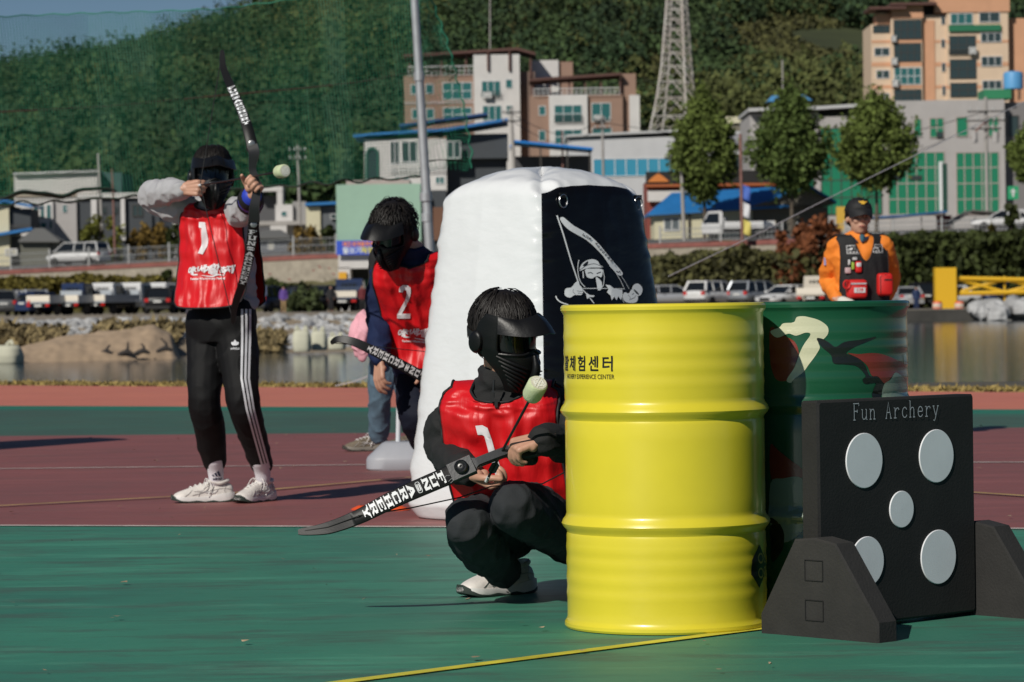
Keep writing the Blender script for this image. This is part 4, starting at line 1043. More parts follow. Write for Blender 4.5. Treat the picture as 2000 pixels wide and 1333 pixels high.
def foam_arrow(nock, tip, label, shaft_m=None):
    d = (tip - nock).normalized(); root = thing('foam_arrow', label, 'arrow', nock)
    mb = MB(); mb.cyl(nock, tip - d * .05, .0042, 10); mb.build('shaft', mat('arrow_shaft', (.012, .011, .011), .4), root)
    mb = MB(); X, Y, _ = frame_from(d); M = Matrix((X, Y, d)).transposed()
    mb.lathe([(.006, -.075), (.014, -.074), (.026, -.066), (.0295, -.055), (.030, -.02), (.0300, -.006), (.027, -.001), (.024, 0.), (.0005, .0)], tip, 36, M); tp = mb.build('foam_tip', FOAMT, root, smooth=40)
    mb = MB(); mb.lathe([(.0245, .0), (.0245, .0012), (.0005, .0014)], tip, 28, M)
    f = mb.build('tip_face', FOAMW, tp, smooth=0)
    mb = MB()
    for a in (40, 130):
        e = X * math.cos(R(a)) + Y * math.sin(R(a)); g_ = d.cross(e)
        for o_ in (-.004, .004): mb.box(tip + d * .0022 + g_ * o_ , (.042, .0022, .0012), Matrix((e, g_, d)).transposed())
    for a in range(4):
        e = X * math.cos(R(85 + 90 * a)) + Y * math.sin(R(85 + 90 * a)); g_ = d.cross(e)
        mb.box(tip + d * .0022 + e * .0135, (.003, .012, .0012), Matrix((e, g_, d)).transposed())
    mb.build('tip_mark', mat('tip_mark', (.80, .80, .74), .7), f)
    mb = MB()
    for a in (0, 120, 240):
        e = X * math.cos(R(a)) + Y * math.sin(R(a)); mb.prism([(0, .004), (.055, .004), (.05, .014), (.015, .014)], lambda u, v: nock + d * (.03 + u) + e * v, d.cross(e) * .0012)
    mb.build('fletching', mat('fletching', (.05, .05, .055), .6), root)
    mb = MB(); mb.cyl(nock - d * .012, nock + d * .012, .0055, 8); mb.build('nock', mat('nock_white', (.7, .7, .7), .4), root)
    return root
def face_parts(root, c, M, s=1.):
    T = lambda x, y, z: c + M @ Vector((x * s, y * s, z * s))
    for q in (-1, 1):
        mb = MB(); mb.ell(T(q * .031, -.0865, .008), (.0125 * s, .005 * s, .0045 * s), M, 12, 6); mb.build('eye', mat('eye_dark', (.03, .02, .016), .25), root)
        mb = MB(); mb.tube([T(q * .014, -.0945, .026), T(q * .03, -.0935, .031), T(q * .048, -.082, .027)], [(.002, .0032), (.0025, .004), (.001, .002)], 8, sub=4); mb.build('eyebrow', HAIRM, root)
    mb = MB(); mb.tube([T(-.022, -.0845, -.071), T(-.008, -.0925, -.069), T(.008, -.0925, -.069), T(.022, -.0845, -.071)], [(.002, .003), (.003, .0055), (.003, .0055), (.002, .003)], 8, sub=4)
    mb.build('lips', mat('lips', (.36, .13, .10), .5), root)
# ================================================================ crouching player (about 10 m away)
def person_root(label, loc, group=None): return thing('person', label, 'person', loc, group)
D = 10.0
pr = person_root('crouching player in red number 1 bib and black mask beside the yellow drum', G(960, 1150))
hc = P(984, 648, 9.97); HM = headM(50, 15, -4)
neck = P(983, 738, 10.08); pel = P(1040, 1025, 10.27)
rsh, rel, rwr = P(894, 792, 10.08), P(866, 868, 10.14), P(920, 926, 9.86)
lsh, lel, lwr = P(1082, 784, 10.1), P(1160, 880, 9.90), P(1058, 856, 9.63)
rhip, rkn, ran = P(990, 1040, 10.25), P(916, 1026, 9.76), P(985, 1118, 10.10)
lhip, lkn, lan = P(1110, 1040, 10.3), P(1004, 992, 9.74), P(1200, 1098, 10.34)
tx, ty = V(.985, -.17, 0).normalized(), V(-.17, -.985, -.12).normalized()
fr = [(pel, tx, ty, .165, .12), (P(1015, 950, 10.17), tx, ty, .160, .115), (P(992, 870, 10.10), tx, ty, .158, .108), (P(982, 805, 10.07), tx, ty, .160, .10), (P(982, 768, 10.06), tx, ty, .150, .085), (P(983, 748, 10.06), tx, ty, .10, .07), (P(983, 730, 10.05), tx, ty, .062, .062)]
sk = MB(); head_skin(sk, hc, HM); sk.limb([hc - Zv * .05 + V(-.01, .02, 0), neck - Zv * .05], [.055, .06], sub=2)
sk.torso([(c, x, y, rx * .8, ry * .8) for c, x, y, rx, ry in fr[:-1]])
for a, b_, c_ in ((rsh, rel, rwr), (lsh, lel, lwr)): sk.limb([a, b_, c_], [.036, .028, .023])
for a, b_, c_ in ((rhip, rkn, ran), (lhip, lkn, lan)): sk.limb([a, b_, c_], [.055, .042, .032])
# left hand lies over the grip: knuckles point down-left, palm into the bow
gp = P(1012, 884, 9.70)
dl = (P(1012, 874, 9.68) - lwr)
hand(sk, lwr, V(-.88, -.05, -.30), V(-.22, .42, -.86), -1, [(58, 30, 30), (62, 32, 32), (66, 34, 34), (70, 36, 36)], th=((.75, .45, .25), (.85, .1, .45), (.8, -.1, .55)), s=1.0)
# right hand below the riser holds the arrow nock between thumb and fingers
hand(sk, rwr, V(.80, -.25, -.30), V(.10, -.25, .95), 1, [(42, 55, 35), (50, 60, 40), (58, 64, 40), (62, 66, 40)], th=((.75, .5, .3), (.95, .0, .35), (.95, -.15, .2)), s=1.0)
body = place(remesh(sk, .0038, 2, .5), 'body', SKIN, pr)
hd = MB(); hd.torso(fr); BLK = mat('hoodie_black', (.010, .010, .0105), .85, bump=.2, bscale=220)
hd.limb([rsh + V(.02, 0, .005), rsh.lerp(rel, .55) + V(-.01, 0, 0), rel, rel.lerp(rwr, .5) + V(-.006, 0, -.012), rwr - (rwr - rel).normalized() * .012], [.050, .060, .060, .054, .040])
hd.limb([lsh + V(-.02, 0, .005), lsh.lerp(lel, .5), lel, lel.lerp(lwr, .5), lwr - (lwr - lel).normalized() * .012], [.056, .062, .060, .056, .044])
hd.torso([(P(983, 752, 10.055), tx, ty, .088, .080), (P(983, 735, 10.045), tx, ty, .078, .074), (P(982, 722, 10.04), tx, ty, .074, .07), (P(982, 714, 10.04), tx, ty, .066, .062)], sub=3)
me = remesh(hd, .0065, 3)
wr_ = [(rsh, rel), (rel, rwr), (lsh, lel), (lel, lwr)]
displace(me, cloth(.010, 13, 2., (1, 1, 1.6), .7))
place(me, 'hoodie', BLK, pr)
mb = MB(); zp_ = bvh_of  # zip and its pull on the collar
z0, z1 = P(965, 742, 9.93), P(962, 786, 9.935)
mb.tube([z0, z0.lerp(z1, .5), z1], .0035, 6); mb.box(P(963, 770, 9.925), (.009, .006, .022)); mb.build('zip', mat('zip_metal', (.05, .05, .055), .35, metal=.6), pr)
mb = MB(); mb.box(P(961, 776, 9.922), (.012, .005, .03)); mb.box(P(969, 788, 9.922), (.010, .005, .026)); mb.build('cord_toggle', TRIM, pr)
ffr = [(P(1018, 985, 10.16), tx, ty, .184, .13), (P(1006, 945, 10.13), tx, ty, .184, .127), (P(992, 870, 10.10), tx, ty, .184, .118), (P(982, 805, 10.07), tx, ty, .188, .110), (P(982, 776, 10.06), tx, ty, .176, .098), (P(983, 754, 10.06), tx, ty, .140, .076)]
vo = bib(pr, ffr, ([0, .25, .5, .75, .9, 1], [.182, .184, .186, .188, .182, .160]), .80, .088, fold=.020, seed=3., infl=.017, flare=.02)
bv = bvh_of(vo)
up_ = (P(958, 830, 10) - P(984, 935, 10)).normalized()
num = poly2d([(-.032, .085), (-.010, .087), (.004, .078), (.007, .04), (.008, 0), (.013, -.085), (-.011, -.085), (-.014, -.01), (-.013, .052), (-.018, .056), (-.032, .056)], 0, .012)
c_n = P(968, 882, 10.0)
decal([num], on_vest(bv, c_n, tx, up_, V(-.15, -.98, 0).normalized(), .0025)).build('number', VWHITE, vo, smooth=180)
JEAN = mat('jeans_black', (.032, .035, .039), .85, spec=.2, var=.22, vscale=5, bump=.25, bscale=260)
tr = MB()
tr.torso([(P(1050, 1058, 10.32), tx, ty, .16, .13), (pel, tx, ty, .165, .13), (P(1026, 985, 10.22), tx, ty, .155, .115)], sub=3)
tr.limb([rhip, rhip.lerp(rkn, .5) + V(0, 0, .01), rkn + V(0, .02, .01)], [.095, .088, .074]); tr.limb([rkn, rkn.lerp(ran, .45) + V(-.012, 0, -.005), ran + V(-.004, 0, .01)], [.073, .070, .056])
tr.limb([lhip, lhip.lerp(lkn, .5) + V(0, 0, .012), lkn + V(0, .02, .0)], [.098, .092, .076]); tr.limb([lkn, lkn.lerp(lan, .45) + V(-.008, 0, 0), lan], [.074, .068, .054])
me = remesh(tr, .0065, 3); displace(me, cloth(.009, 12, 5., (1.2, 1, 1.), .9)); place(me, 'jeans', JEAN, pr)
hair(pr, hc, HM, 900, seed=4, length=.085, puff=.05)
mask(pr, hc, HM, 1.0, .060)
fx = G(1012, 1160); shoe(pr, V(fx.x + .045, fx.y + .06, 0), -52, .285)
shoe(pr, V(lan.x + .06, lan.y + .10, .0), 5, .285, laces=False)

# --- his bow, held across the knees
bp = csp([P(583, 1040, 9.64), P(640, 1032, 9.62), P(700, 1010, 9.60), P(770, 975, 9.60), P(850, 940, 9.62), P(925, 908, 9.64)], 10)
br = thing('recurve_bow', 'black recurve bow with white lettering held across the crouching player\'s knees', 'bow', bp[0].lerp(bp[-1], .5))
fc = V(-.12, -.95, .28).normalized(); kk = len(bp)
mb = MB(); wd = [interp(i / (kk - 1), [0, .04, .2, .6, 1], [.016, .022, .038, .054, .060]) for i in range(kk)]; ribbon(mb, bp, wd, .009, fc)
lb = mb.build('limb', BOWM, br, smooth=50)
L_tot = sum((b - a).length for a, b in zip(bp[:-1], bp[1:]))
rv = bp[::-1]
limb_letters(rv, fc, .106, .0246, .044, .0190, .0062, 1).build('lettering', LETW, lb, smooth=0)
rp = [P(880, 928, 9.632), P(925, 908, 9.636), P(938, 902, 9.64), P(985, 884, 9.66), P(1005, 880, 9.68), P(1030, 884, 9.69), P(1052, 880, 9.70), P(1100, 873, 9.73), P(1150, 866, 9.76)]
mb = MB(); ribbon(mb, [p + fc * .012 for p in rp[:2]] , [.060, .060], .024, fc); mb.build('limb_pocket', RISER, br, smooth=30)
mb = MB(); rq = csp(rp[1:8], 4); ribbon(mb, rq, [interp(i / (len(rq) - 1), [0, .12, .35, .5, .75, .9, 1], [.045, .026, .027, .036, .034, .03, .05]) for i in range(len(rq))], .036, fc); rz = mb.build('riser', RISER, br, smooth=30)
mb = MB(); mb.limb([P(998, 884, 9.70), P(1015, 893, 9.71), P(1040, 896, 9.72)], [(.018, .022), (.020, .026), (.018, .022)], 14); mb.build('grip', mat('grip_black', (.012, .012, .012), .6), rz)
def bolt(px, py, d, par):
    c = P(px, py, d) + fc * .026; X, Y, _ = frame_from(fc); M = Matrix((X, Y, fc)).transposed(); mb = MB()
    mb.lathe([(.021, -.008), (.021, .004), (.017, .007), (.012, .005), (.010, .006), (.004, .006), (.0038, .001), (.0004, .001)], c, 28, M); mb.build('limb_bolt', mat('bolt_black', (.008, .008, .009), .3), par, smooth=35)
bolt(903, 916, 9.632, br); bolt(1078, 878, 9.715, br)
lp2 = csp([P(1070, 877, 9.72), P(1140, 868, 9.76), P(1230, 850, 9.80), P(1330, 815, 9.84), P(1400, 775, 9.86)], 6)
lp2 = [p + V(0, 0.42, 0) * max(0, (p.x - .2)) for p in lp2]
mb = MB(); ribbon(mb, lp2, [interp(i / (len(lp2) - 1), [0, .5, .95, 1], [.058, .048, .022, .016]) for i in range(len(lp2))], .009, fc); mb.build('limb', BOWM, br, smooth=50)
mb = MB(); ctrs = (20, -10)
mb.tube([P(700, 1008, 9.59), P(800, 993, 9.65), P(898, 972, 9.72), P(960, 950, 9.76), P(1060, 945, 9.9), lp2[-1]], .0022, 6); mb.build('string', STRING, br)
mb = MB(); mb.tube([P(596, 1037, 9.632), P(640, 1030, 9.615), P(700, 1008, 9.59)], .0016, 5); mb.build('string', STRING, br)
mb = MB()                                        # small engraved mark near the bolt
for a, b_ in (((867, 936), (872, 929)), ((872, 929), (879, 929)), ((876, 941), (882, 935)), ((882, 935), (886, 938)), ((886, 938), (880, 944))): mb.cyl(P(*a, 9.60), P(*b_, 9.60), .0007, 5)
mb.build('engraved_mark', mat('engraving', (.35, .35, .36), .6), lb)
foam_arrow(P(952, 936, 9.74), P(1052, 748, 9.42), 'foam tipped arrow held slanting up by the crouching player')

# ================================================================ standing archer (about 15 m away)
D = 15.3
pa = person_root('standing archer in red number 1 bib drawing a bow, striped black track pants', G(445, 975))
hc = P(414, 337, 15.22); HM = headM(14, 4, 3)
neck = P(420, 408, 15.28); ax, ay = V(.93, -.36, 0).normalized(), V(-.36, -.93, 0).normalized()
rsh, rel, rwr = P(384, 412, 15.33), P(296, 385, 15.42), P(357, 370, 15.08)
lsh, lel, lwr = P(473, 412, 15.12), P(487, 404, 14.86), P(492, 382, 14.66)
fr = [(P(432, 612, 15.3), ax, ay, .165, .12), (P(432, 570, 15.3), ax, ay, .168, .118), (P(430, 500, 15.3), ax, ay, .165, .112), (P(427, 440, 15.3), ax, ay, .168, .105), (P(425, 418, 15.28), ax, ay, .155, .088), (P(422, 402, 15.27), ax, ay, .09, .07), (P(421, 394, 15.27), ax, ay, .06, .06)]
hipr, knr, anr = P(404, 640, 15.3), P(400, 778, 15.18), P(422, 925, 15.40)
hipl, knl, anl = P(462, 640, 15.22), P(474, 780, 15.08), P(514, 925, 15.40)
sk = MB(); head_skin(sk, hc, HM); sk.limb([hc - Zv * .06, neck - Zv * .05], [.052, .056], sub=2)
sk.torso([(c, x, y, rx * .8, ry * .8) for c, x, y, rx, ry in fr[:-1]])
for a, b_, c_ in ((rsh, rel, rwr), (lsh, lel, lwr)): sk.limb([a, b_, c_], [.036, .028, .023])
for a, b_, c_ in ((hipr, knr, anr), (hipl, knl, anl)): sk.limb([a, b_, c_], [.055, .042, .032])
hand(sk, rwr, V(.88, -.38, .02), V(.30, .80, -.05), 1, [(55, 70, 45), (58, 72, 45), (60, 74, 45), (62, 74, 45)], th=((.7, .25, .6), (.9, -.1, .4), (.85, -.3, .3)), s=1.0)
hand(sk, lwr, V(.30, -.55, .55), V(-.55, -.60, -.30), -1, [(45, 70, 45), (62, 80, 50), (66, 80, 50), (66, 80, 50)], th=((.5, .6, .2), (.8, .3, .45), (.8, -.1, .6)), s=1.02)
place(remesh(sk, .0042, 2, .5), 'body', SKIN, pa)
GREYH = mat('hoodie_grey', (.40, .395, .41), .85, var=.06, vscale=30, bump=.2, bscale=300, sheen=.2)
hd = MB(); hd.torso(fr)
hd.limb([rsh + ax * .02, rsh.lerp(rel, .5) + V(0, 0, -.012), rel, rel.lerp(rwr, .5) + V(0, 0, .006), rwr.lerp(rel, .16)], [.074, .074, .066, .058, .044])
hd.limb([rwr.lerp(rel, .26), rwr.lerp(rel, .05)], [.044, .039], sub=2)
hd.limb([lsh - ax * .02, lsh.lerp(lel, .5), lel, lel.lerp(lwr, .5), lwr.lerp(lel, .12)], [.070, .060, .050, .044, .038])
hd.torso([(P(434, 602, 15.3), ax, ay, .172, .125), (P(434, 585, 15.3), ax, ay, .176, .13)], sub=3)
me = remesh(hd, .007, 3); displace(me, cloth(.013, 9, 8., (1, 1, 1.5), .8)); place(me, 'hoodie', GREYH, pa)
vfr = [(P(428, 602, 15.28), ax, ay, .185, .135), (P(430, 545, 15.3), ax, ay, .176, .125), (P(430, 490, 15.3), ax, ay, .170, .118), (P(427, 440, 15.3), ax, ay, .170, .108), (P(425, 418, 15.28), ax, ay, .158, .09), (P(423, 400, 15.27), ax, ay, .125, .068)]
vo = bib(pa, vfr, ([0, .12, .3, .5, .75, .9, 1], [.176, .188, .182, .170, .160, .154, .145]), .86, .075, fold=.019, seed=7., infl=.014, flare=.02)
bv = bvh_of(vo); fw = V(-.30, -.95, 0).normalized(); vx = V(.95, -.30, 0)
num = poly2d([(-.034, .078), (-.008, .076), (.004, .03), (.012, -.02), (.010, -.04), (-.008, -.076), (-.036, -.070), (-.016, -.034), (-.014, -.02), (-.018, .02), (-.020, .048), (-.034, .052)], 0, .012)
decal([num], on_vest(bv, P(407, 466, 15.2), vx, Zv, fw, .004)).build('number', VWHITE, vo, smooth=180)
def festival(bv, c, x, up, fw, par, k=1.):
    sh = []; xx = -.105
    for ch, sz, dy, adv in (('예', .040, 0, .030), ('천', .044, -.002, .044), ('세', .040, .004, .034), ('계', .042, .004, .040), ('활', .054, .004, .048), ('축', .040, -.002, .036), ('제', .040, .0, .034)):
        vs, fs = text2d(ch, sz, bold=.0016, shear=.22, maxlen=.02); sh.append(([(a + xx + .016, b_ + dy + (.004 if ch in '세제' else 0)) for a, b_ in vs], fs)); xx += adv * .86
    sh.append(stroke2d(spline([(-.025, -.020), (.03, -.026), (.06, -.018), (.09, -.022)], False, 4), [.002 + .004 * math.sin(PI * t) for t in np.linspace(0, 1, 13)]))
    vs, fs = text2d('Yecheon World Archery Festival', .0135, bold=.0004, maxlen=.02); sh.append(([(a + .005, b_ - .036) for a, b_ in vs], fs))
    decal([([(a * k, b_ * k) for a, b_ in q[0]], q[1]) for q in sh], on_vest(bv, c, x, up, fw, .004)).build('festival_lettering', VWHITE, par, smooth=0)
festival(bv, P(413, 530, 15.2), vx, Zv, fw, vo, 1.0)
# armguard
mb = MB(); mb.limb([lwr.lerp(lel, .20), lwr.lerp(lel, .62)], [.054, .062], sub=2); ag = mb.build('arm_guard', mat('guard_blue', (.02, .045, .42), .5, bump=.1, bscale=60), pa, smooth=60)
for k_, t in enumerate((.26, .55)):
    mb = MB(); mb.limb([lwr.lerp(lel, t), lwr.lerp(lel, t + .05)], [.0575 + .012 * t] * 2, sub=1); mb.build('guard_strap', TRIM, ag)
PANT = mat('track_pants', (.0035, .0035, .004), .7, bump=.15, bscale=240, spec=.25)
tr = MB(); tr.torso([(P(432, 668, 15.28), ax, ay, .150, .115), (P(433, 630, 15.28), ax, ay, .172, .13), (P(433, 598, 15.29), ax, ay, .160, .118)], sub=4)
tr.limb([hipr + V(.01, 0, .06), hipr + V(0, 0, -.08), knr + V(0, 0, .0), knr.lerp(anr, .5), anr + V(-.006, 0, .055)], [.098, .100, .078, .070, .058])
tr.limb([hipl + V(-.01, 0, .06), hipl + V(.004, 0, -.08), knl, knl.lerp(anl, .5), anl + V(-.006, 0, .042)], [.098, .100, .076, .066, .054])
me = remesh(tr, .007, 3); displace(me, cloth(.006, 8, 11., (1, 1, .8), .9)); pants = place(me, 'track_pants', PANT, pa)
pb = bvh_of(pants)
STR = mat('stripe_white', (.60, .60, .63), .6); sfw = V(.30, -.95, 0).normalized()
def leg_pt(px, py, dz=0.):
    o = Vector((0, 0, CAMZ)); r = ray(px, py).normalized(); h = pb.ray_cast(o, r); return (h[0] - r * (.0035 + dz)) if h[0] else None
for k_ in range(3):
    path = [(lerp(478, 499, k_ / 2) if y < 0 else 0, 0) for y in ()]
    pl, prr = [], []
    for y in np.linspace(604, 924, 60):
        xc = interp(y, [600, 660, 740, 800, 860, 925], [483, 483, 481, 491, 507, 525]) ; sp_ = interp(y, [600, 700, 925], [8.2, 7.6, 6.6]); wv = interp(y, [600, 925], [4.6, 3.8])
        x0 = xc - 2 + (k_ - 1) * sp_ + (0 if k_ < 2 else -.5); a, b_ = leg_pt(x0 - wv / 2, y), leg_pt(x0 + wv / 2, y)
        if a and b_ and abs(a.y - b_.y) < .06: pl.append(a); prr.append(b_)
    mb = MB(); mb.rings([[a, b_] for a, b_ in zip(pl, prr)], closed=False, caps=False); mb.build('side_stripe', STR, pants, smooth=180)
# trefoil and word on the thigh
def on_px(cx, cy, sc):
    def fn(u, v, dz=0):
        q = leg_pt(cx + u * sc, cy - v * sc, dz); return q if q else P(cx + u * sc, cy - v * sc, 15.0)
    return fn
tre = []
for a, l_ in ((-48, 9.5), (0, 11), (48, 9.5)):
    ca, sa = math.cos(R(a)), math.sin(R(a)); tre.append(poly2d([(sa * l_ * t + ca * w_, -2 + ca * l_ * t - sa * w_) for t, w_ in ((0, 0), (.3, 2.2), (.65, 3.0), (1, 0), (.65, -3.0), (.3, -2.2))], 3))
tre += [stroke2d([(-8, .2), (8, .2)], .8) + (1,), stroke2d([(-8, 2.2), (8, 2.2)], .7) + (1,)]
vs, fs = text2d('adidas', 7.2, bold=.05); tre.append(([(a, b_ - 8) for a, b_ in vs], fs))
decal(tre, on_px(459, 673, 1.0)).build('trefoil_logo', [STR, PANT], pants, smooth=0)
hair(pa, hc, HM, 700, seed=6, length=.085, puff=.06)
mask(pa, hc, HM, 1.0, .082)
SOCK = mat('sock_white', (.68, .66, .70), .9, bump=.2, bscale=300); NAVY = mat('sock_navy', (.012, .015, .05), .8)
for an, kn_, nm in ((anr, knr, 1), (anl, knl, 0)):
    mb = MB(); g0 = V(an.x, an.y, .0); mb.limb([V(an.x + .0, an.y, .105), an.lerp(kn_, .06), an.lerp(kn_, .2)], [(.035, .038), (.039, .042), (.046, .048)], 18, sub=3); sk_ = mb.build('sock', SOCK, pa, smooth=180)
    if nm:
        sb_ = bvh_of(sk_); o = V(an.x + .008, an.y, .125); fwv = V(.05, -1, 0).normalized(); f = on_vest(sb_, o, V(1, .05, 0), Zv, fwv, .002); sh = []
        for i_ in range(3): sh.append(poly2d([(-.022 + i_ * .014, .0), (-.012 + i_ * .014, .0), (-.020 + i_ * .014, .010 + i_ * .008), (-.027 + i_ * .012, .006 + i_ * .008)], 0, .008))
        vs, fs = text2d('adidas', .018, bold=.0005, maxlen=.01); sh.append(([(a, b_ - .012) for a, b_ in vs], fs))
        decal(sh, f).build('sock_logo', NAVY, sk_, smooth=0)
shoe(pa, V(P(455, 972, 15.42).x, 15.42, 0), -78, .29)
shoe(pa, V(P(533, 980, 15.5).x, 15.48, 0), -30, .29)

# --- his bow at full draw
face_b = V(.10, -.99, .05).normalized()
up_l = csp([P(434, 99, 14.98), P(436, 132, 14.93), P(452, 172, 14.82), P(470, 212, 14.72), P(484, 252, 14.64), P(493, 288, 14.60)], 8)
lo_l = csp([P(455, 632, 15.0), P(459, 596, 14.95), P(474, 552, 14.84), P(485, 510, 14.75), P(492, 470, 14.68), P(496, 432, 14.63)], 8)
bw = thing('recurve_bow', 'black recurve bow drawn upright by the standing archer', 'bow', P(500, 360, 14.6))
for q, lp in (('u', up_l), ('l', lo_l)):
    n_ = len(lp); mb = MB(); ribbon(mb, lp, [interp(i / (n_ - 1), [0, .05, .3, .7, 1], [.014, .022, .036, .048, .052]) for i in range(n_)], .009, face_b)
    lb = mb.build('limb', BOWM, bw, smooth=50)
    if q == 'u': limb_letters(lp, face_b, .262, .0246, .040, .0165, .0062, 1).build('lettering', LETW, lb, smooth=0)
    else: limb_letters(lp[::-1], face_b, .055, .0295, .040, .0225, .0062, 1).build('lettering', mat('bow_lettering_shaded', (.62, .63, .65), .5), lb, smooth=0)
rp = csp([up_l[-1], P(496, 300, 14.59), P(493, 330, 14.6), P(500, 352, 14.6), P(501, 376, 14.62), P(497, 404, 14.61), lo_l[-1]], 5)
mb = MB(); ribbon(mb, rp, [interp(i / (len(rp) - 1), [0, .18, .3, .5, .6, .8, 1], [.056, .05, .034, .032, .034, .045, .054]) for i in range(len(rp))], .040, face_b); rz = mb.build('riser', mat('riser_black', (.014, .014, .015), .45), bw, smooth=35)
for p in (up_l[-3], lo_l[-3]):
    X, Y, _ = frame_from(face_b); mb = MB(); mb.lathe([(.016, -.01), (.016, .008), (.011, .011), (.0004, .010)], p + face_b * .012, 20, Matrix((X, Y, face_b)).transposed()); mb.build('limb_bolt', mat('bolt_steel', (.3, .3, .3), .35, metal=.8), bw)
nock = P(391, 362, 15.02)
mb = MB(); mb.tube([up_l[1], nock, lo_l[1]], .0022, 6); mb.build('string', STRING, bw)
foam_arrow(nock, P(557, 334, 14.33), 'foam tipped arrow nocked on the standing archer\'s drawn bow')

# ================================================================ player leaning out behind the bunker (about 15 m away)
pc = person_root('stooping player in red number 2 bib and navy sleeves beside the white bunker', G(830, 960))
hc = P(769, 448, 15.02); HM = headM(-36, 26, 6)
cx_, cy_ = V(.99, -.12, 0).normalized(), V(-.11, -.96, -.22).normalized()
neck = P(808, 494, 15.12)
fr = [(P(838, 730, 15.5), cx_, cy_, .17, .12), (P(830, 660, 15.42), cx_, cy_, .165, .118), (P(816, 595, 15.32), cx_, cy_, .172, .115), (P(806, 542, 15.22), cx_, cy_, .182, .11), (P(806, 514, 15.17), cx_, cy_, .160, .09), (P(806, 496, 15.13), cx_, cy_, .09, .07), (P(802, 486, 15.10), cx_, cy_, .060, .06)]
rsh, rel, rwr = P(747, 534, 15.32), P(742, 622, 15.34), P(741, 706, 15.16)
lsh, lel, lwr = P(872, 520, 15.28), P(890, 640, 15.1), P(860, 735, 14.9)
hipr, knr, anr = P(812, 740, 15.48), P(815, 820, 15.35), P(862, 925, 15.75)
hipl, knl, anl = P(868, 745, 15.6), P(870, 830, 15.45), P(915, 935, 15.9)
sk = MB(); head_skin(sk, hc, HM); sk.limb([hc + HM @ V(0, .02, -.04), neck], [.052, .058], sub=2)
sk.torso([(c, x, y, rx * .8, ry * .8) for c, x, y, rx, ry in fr[:-1]])
for a, b_, c_ in ((rsh, rel, rwr), (lsh, lel, lwr)): sk.limb([a, b_, c_], [.036, .028, .023])
for a, b_, c_ in ((hipr, knr, anr), (hipl, knl, anl)): sk.limb([a, b_, c_], [.055, .042, .032])
hand(sk, rwr, V(.02, -.12, -1), V(.75, .6, 0), -1, [(15, 22, 15), (20, 26, 18), (26, 30, 20), (32, 34, 20)], th=((.6, .6, .3), (.85, .3, .3), (.95, 0, .2)), s=1.02)
hand(sk, lwr, V(-.5, -.3, -.6), V(-.3, .6, -.6), -1, [(45, 60, 40)] * 4, s=1.0)
place(remesh(sk, .0045, 2, .5), 'body', SKIN, pc)
NAVYC = mat('sweater_navy', (.008, .016, .055), .8, spec=.25, var=.15, vscale=8, bump=.2, bscale=260)
hd = MB(); hd.torso(fr)
hd.limb([rsh + cx_ * .02, rsh.lerp(rel, .5), rel, rel.lerp(rwr, .5), rwr.lerp(rel, .08)], [.074, .072, .064, .056, .044])
hd.limb([lsh - cx_ * .02, lsh.lerp(lel, .5), lel, lel.lerp(lwr, .5), lwr], [.074, .066, .060, .052, .042])
hd.torso([(P(806, 500, 15.13), cx_, cy_, .085, .075), (P(800, 482, 15.09), cx_, cy_, .066, .064)], sub=3)
me = remesh(hd, .007, 3); displace(me, cloth(.010, 10, 14., (1, 1, 1.4), .8)); place(me, 'sweater', NAVYC, pc)
vfr = [(P(828, 704, 15.40), cx_, cy_, .180, .13), (P(824, 650, 15.40), cx_, cy_, .172, .125), (P(816, 595, 15.32), cx_, cy_, .176, .12), (P(806, 545, 15.22), cx_, cy_, .186, .112), (P(806, 518, 15.17), cx_, cy_, .168, .092), (P(807, 500, 15.13), cx_, cy_, .122, .066)]
vo = bib(pc, vfr, ([0, .15, .3, .5, .75, .9, 1], [.158, .164, .166, .172, .184, .176, .160]), .84, .080, fold=.018, seed=12., infl=.014, flare=.02)
bv = bvh_of(vo); fw = V(.05, -1, -.1).normalized()
two = [(-.028, .045), (-.026, .066), (-.012, .078), (.012, .078), (.027, .066), (.028, .04), (.022, .010), (-.010, -.055), (.030, -.055), (.030, -.078), (-.032, -.078), (-.032, -.058), (.004, .010), (.010, .036), (.007, .054), (-.005, .056), (-.009, .045)]
decal([poly2d([(a + b_ * .06, b_ * 1.08) for a, b_ in two], 0, .012)], on_vest(bv, P(791, 596, 15.0), V(1, 0, 0), V(-.02, 0, 1).normalized(), fw, .004)).build('number', VWHITE, vo, smooth=180)
festival(bv, P(822, 664, 15.0), V(1, 0, -.05), Zv, fw, vo, 1.0)
NPANT = mat('trousers_navy', (.006, .008, .018), .75, spec=.2, bump=.15, bscale=240)
tr = MB(); tr.torso([(P(846, 778, 15.52), cx_, cy_, .15, .12), (P(840, 740, 15.52), cx_, cy_, .172, .13), (P(836, 705, 15.48), cx_, cy_, .16, .118)], sub=4)
tr.limb([hipr, hipr.lerp(knr, .5), knr, knr.lerp(anr, .5), anr + V(0, 0, .04)], [.100, .096, .082, .07, .055]); tr.limb([hipl, hipl.lerp(knl, .5), knl, knl.lerp(anl, .5), anl + V(0, 0, .04)], [.100, .096, .08, .07, .055])
me = remesh(tr, .008, 3); displace(me, cloth(.008, 9, 17., (1, 1, .8), .9)); place(me, 'trousers', NPANT, pc)
hair(pc, hc, HM, 900, seed=9, length=.07, puff=.12, wild=.45)
mask(pc, hc, HM, 1.0, .085)
for an in (anr, anl): shoe(pc, V(an.x, an.y + .05, 0), -30, .28, laces=False)
lp = csp([P(647, 671, 14.72), P(660, 663, 14.70), P(690, 668, 14.68), P(730, 686, 14.68), P(785, 714, 14.70), P(836, 742, 14.74)], 8)
b2 = thing('recurve_bow', 'black recurve bow pointing out past the stooping player\'s hand', 'bow', lp[-1])
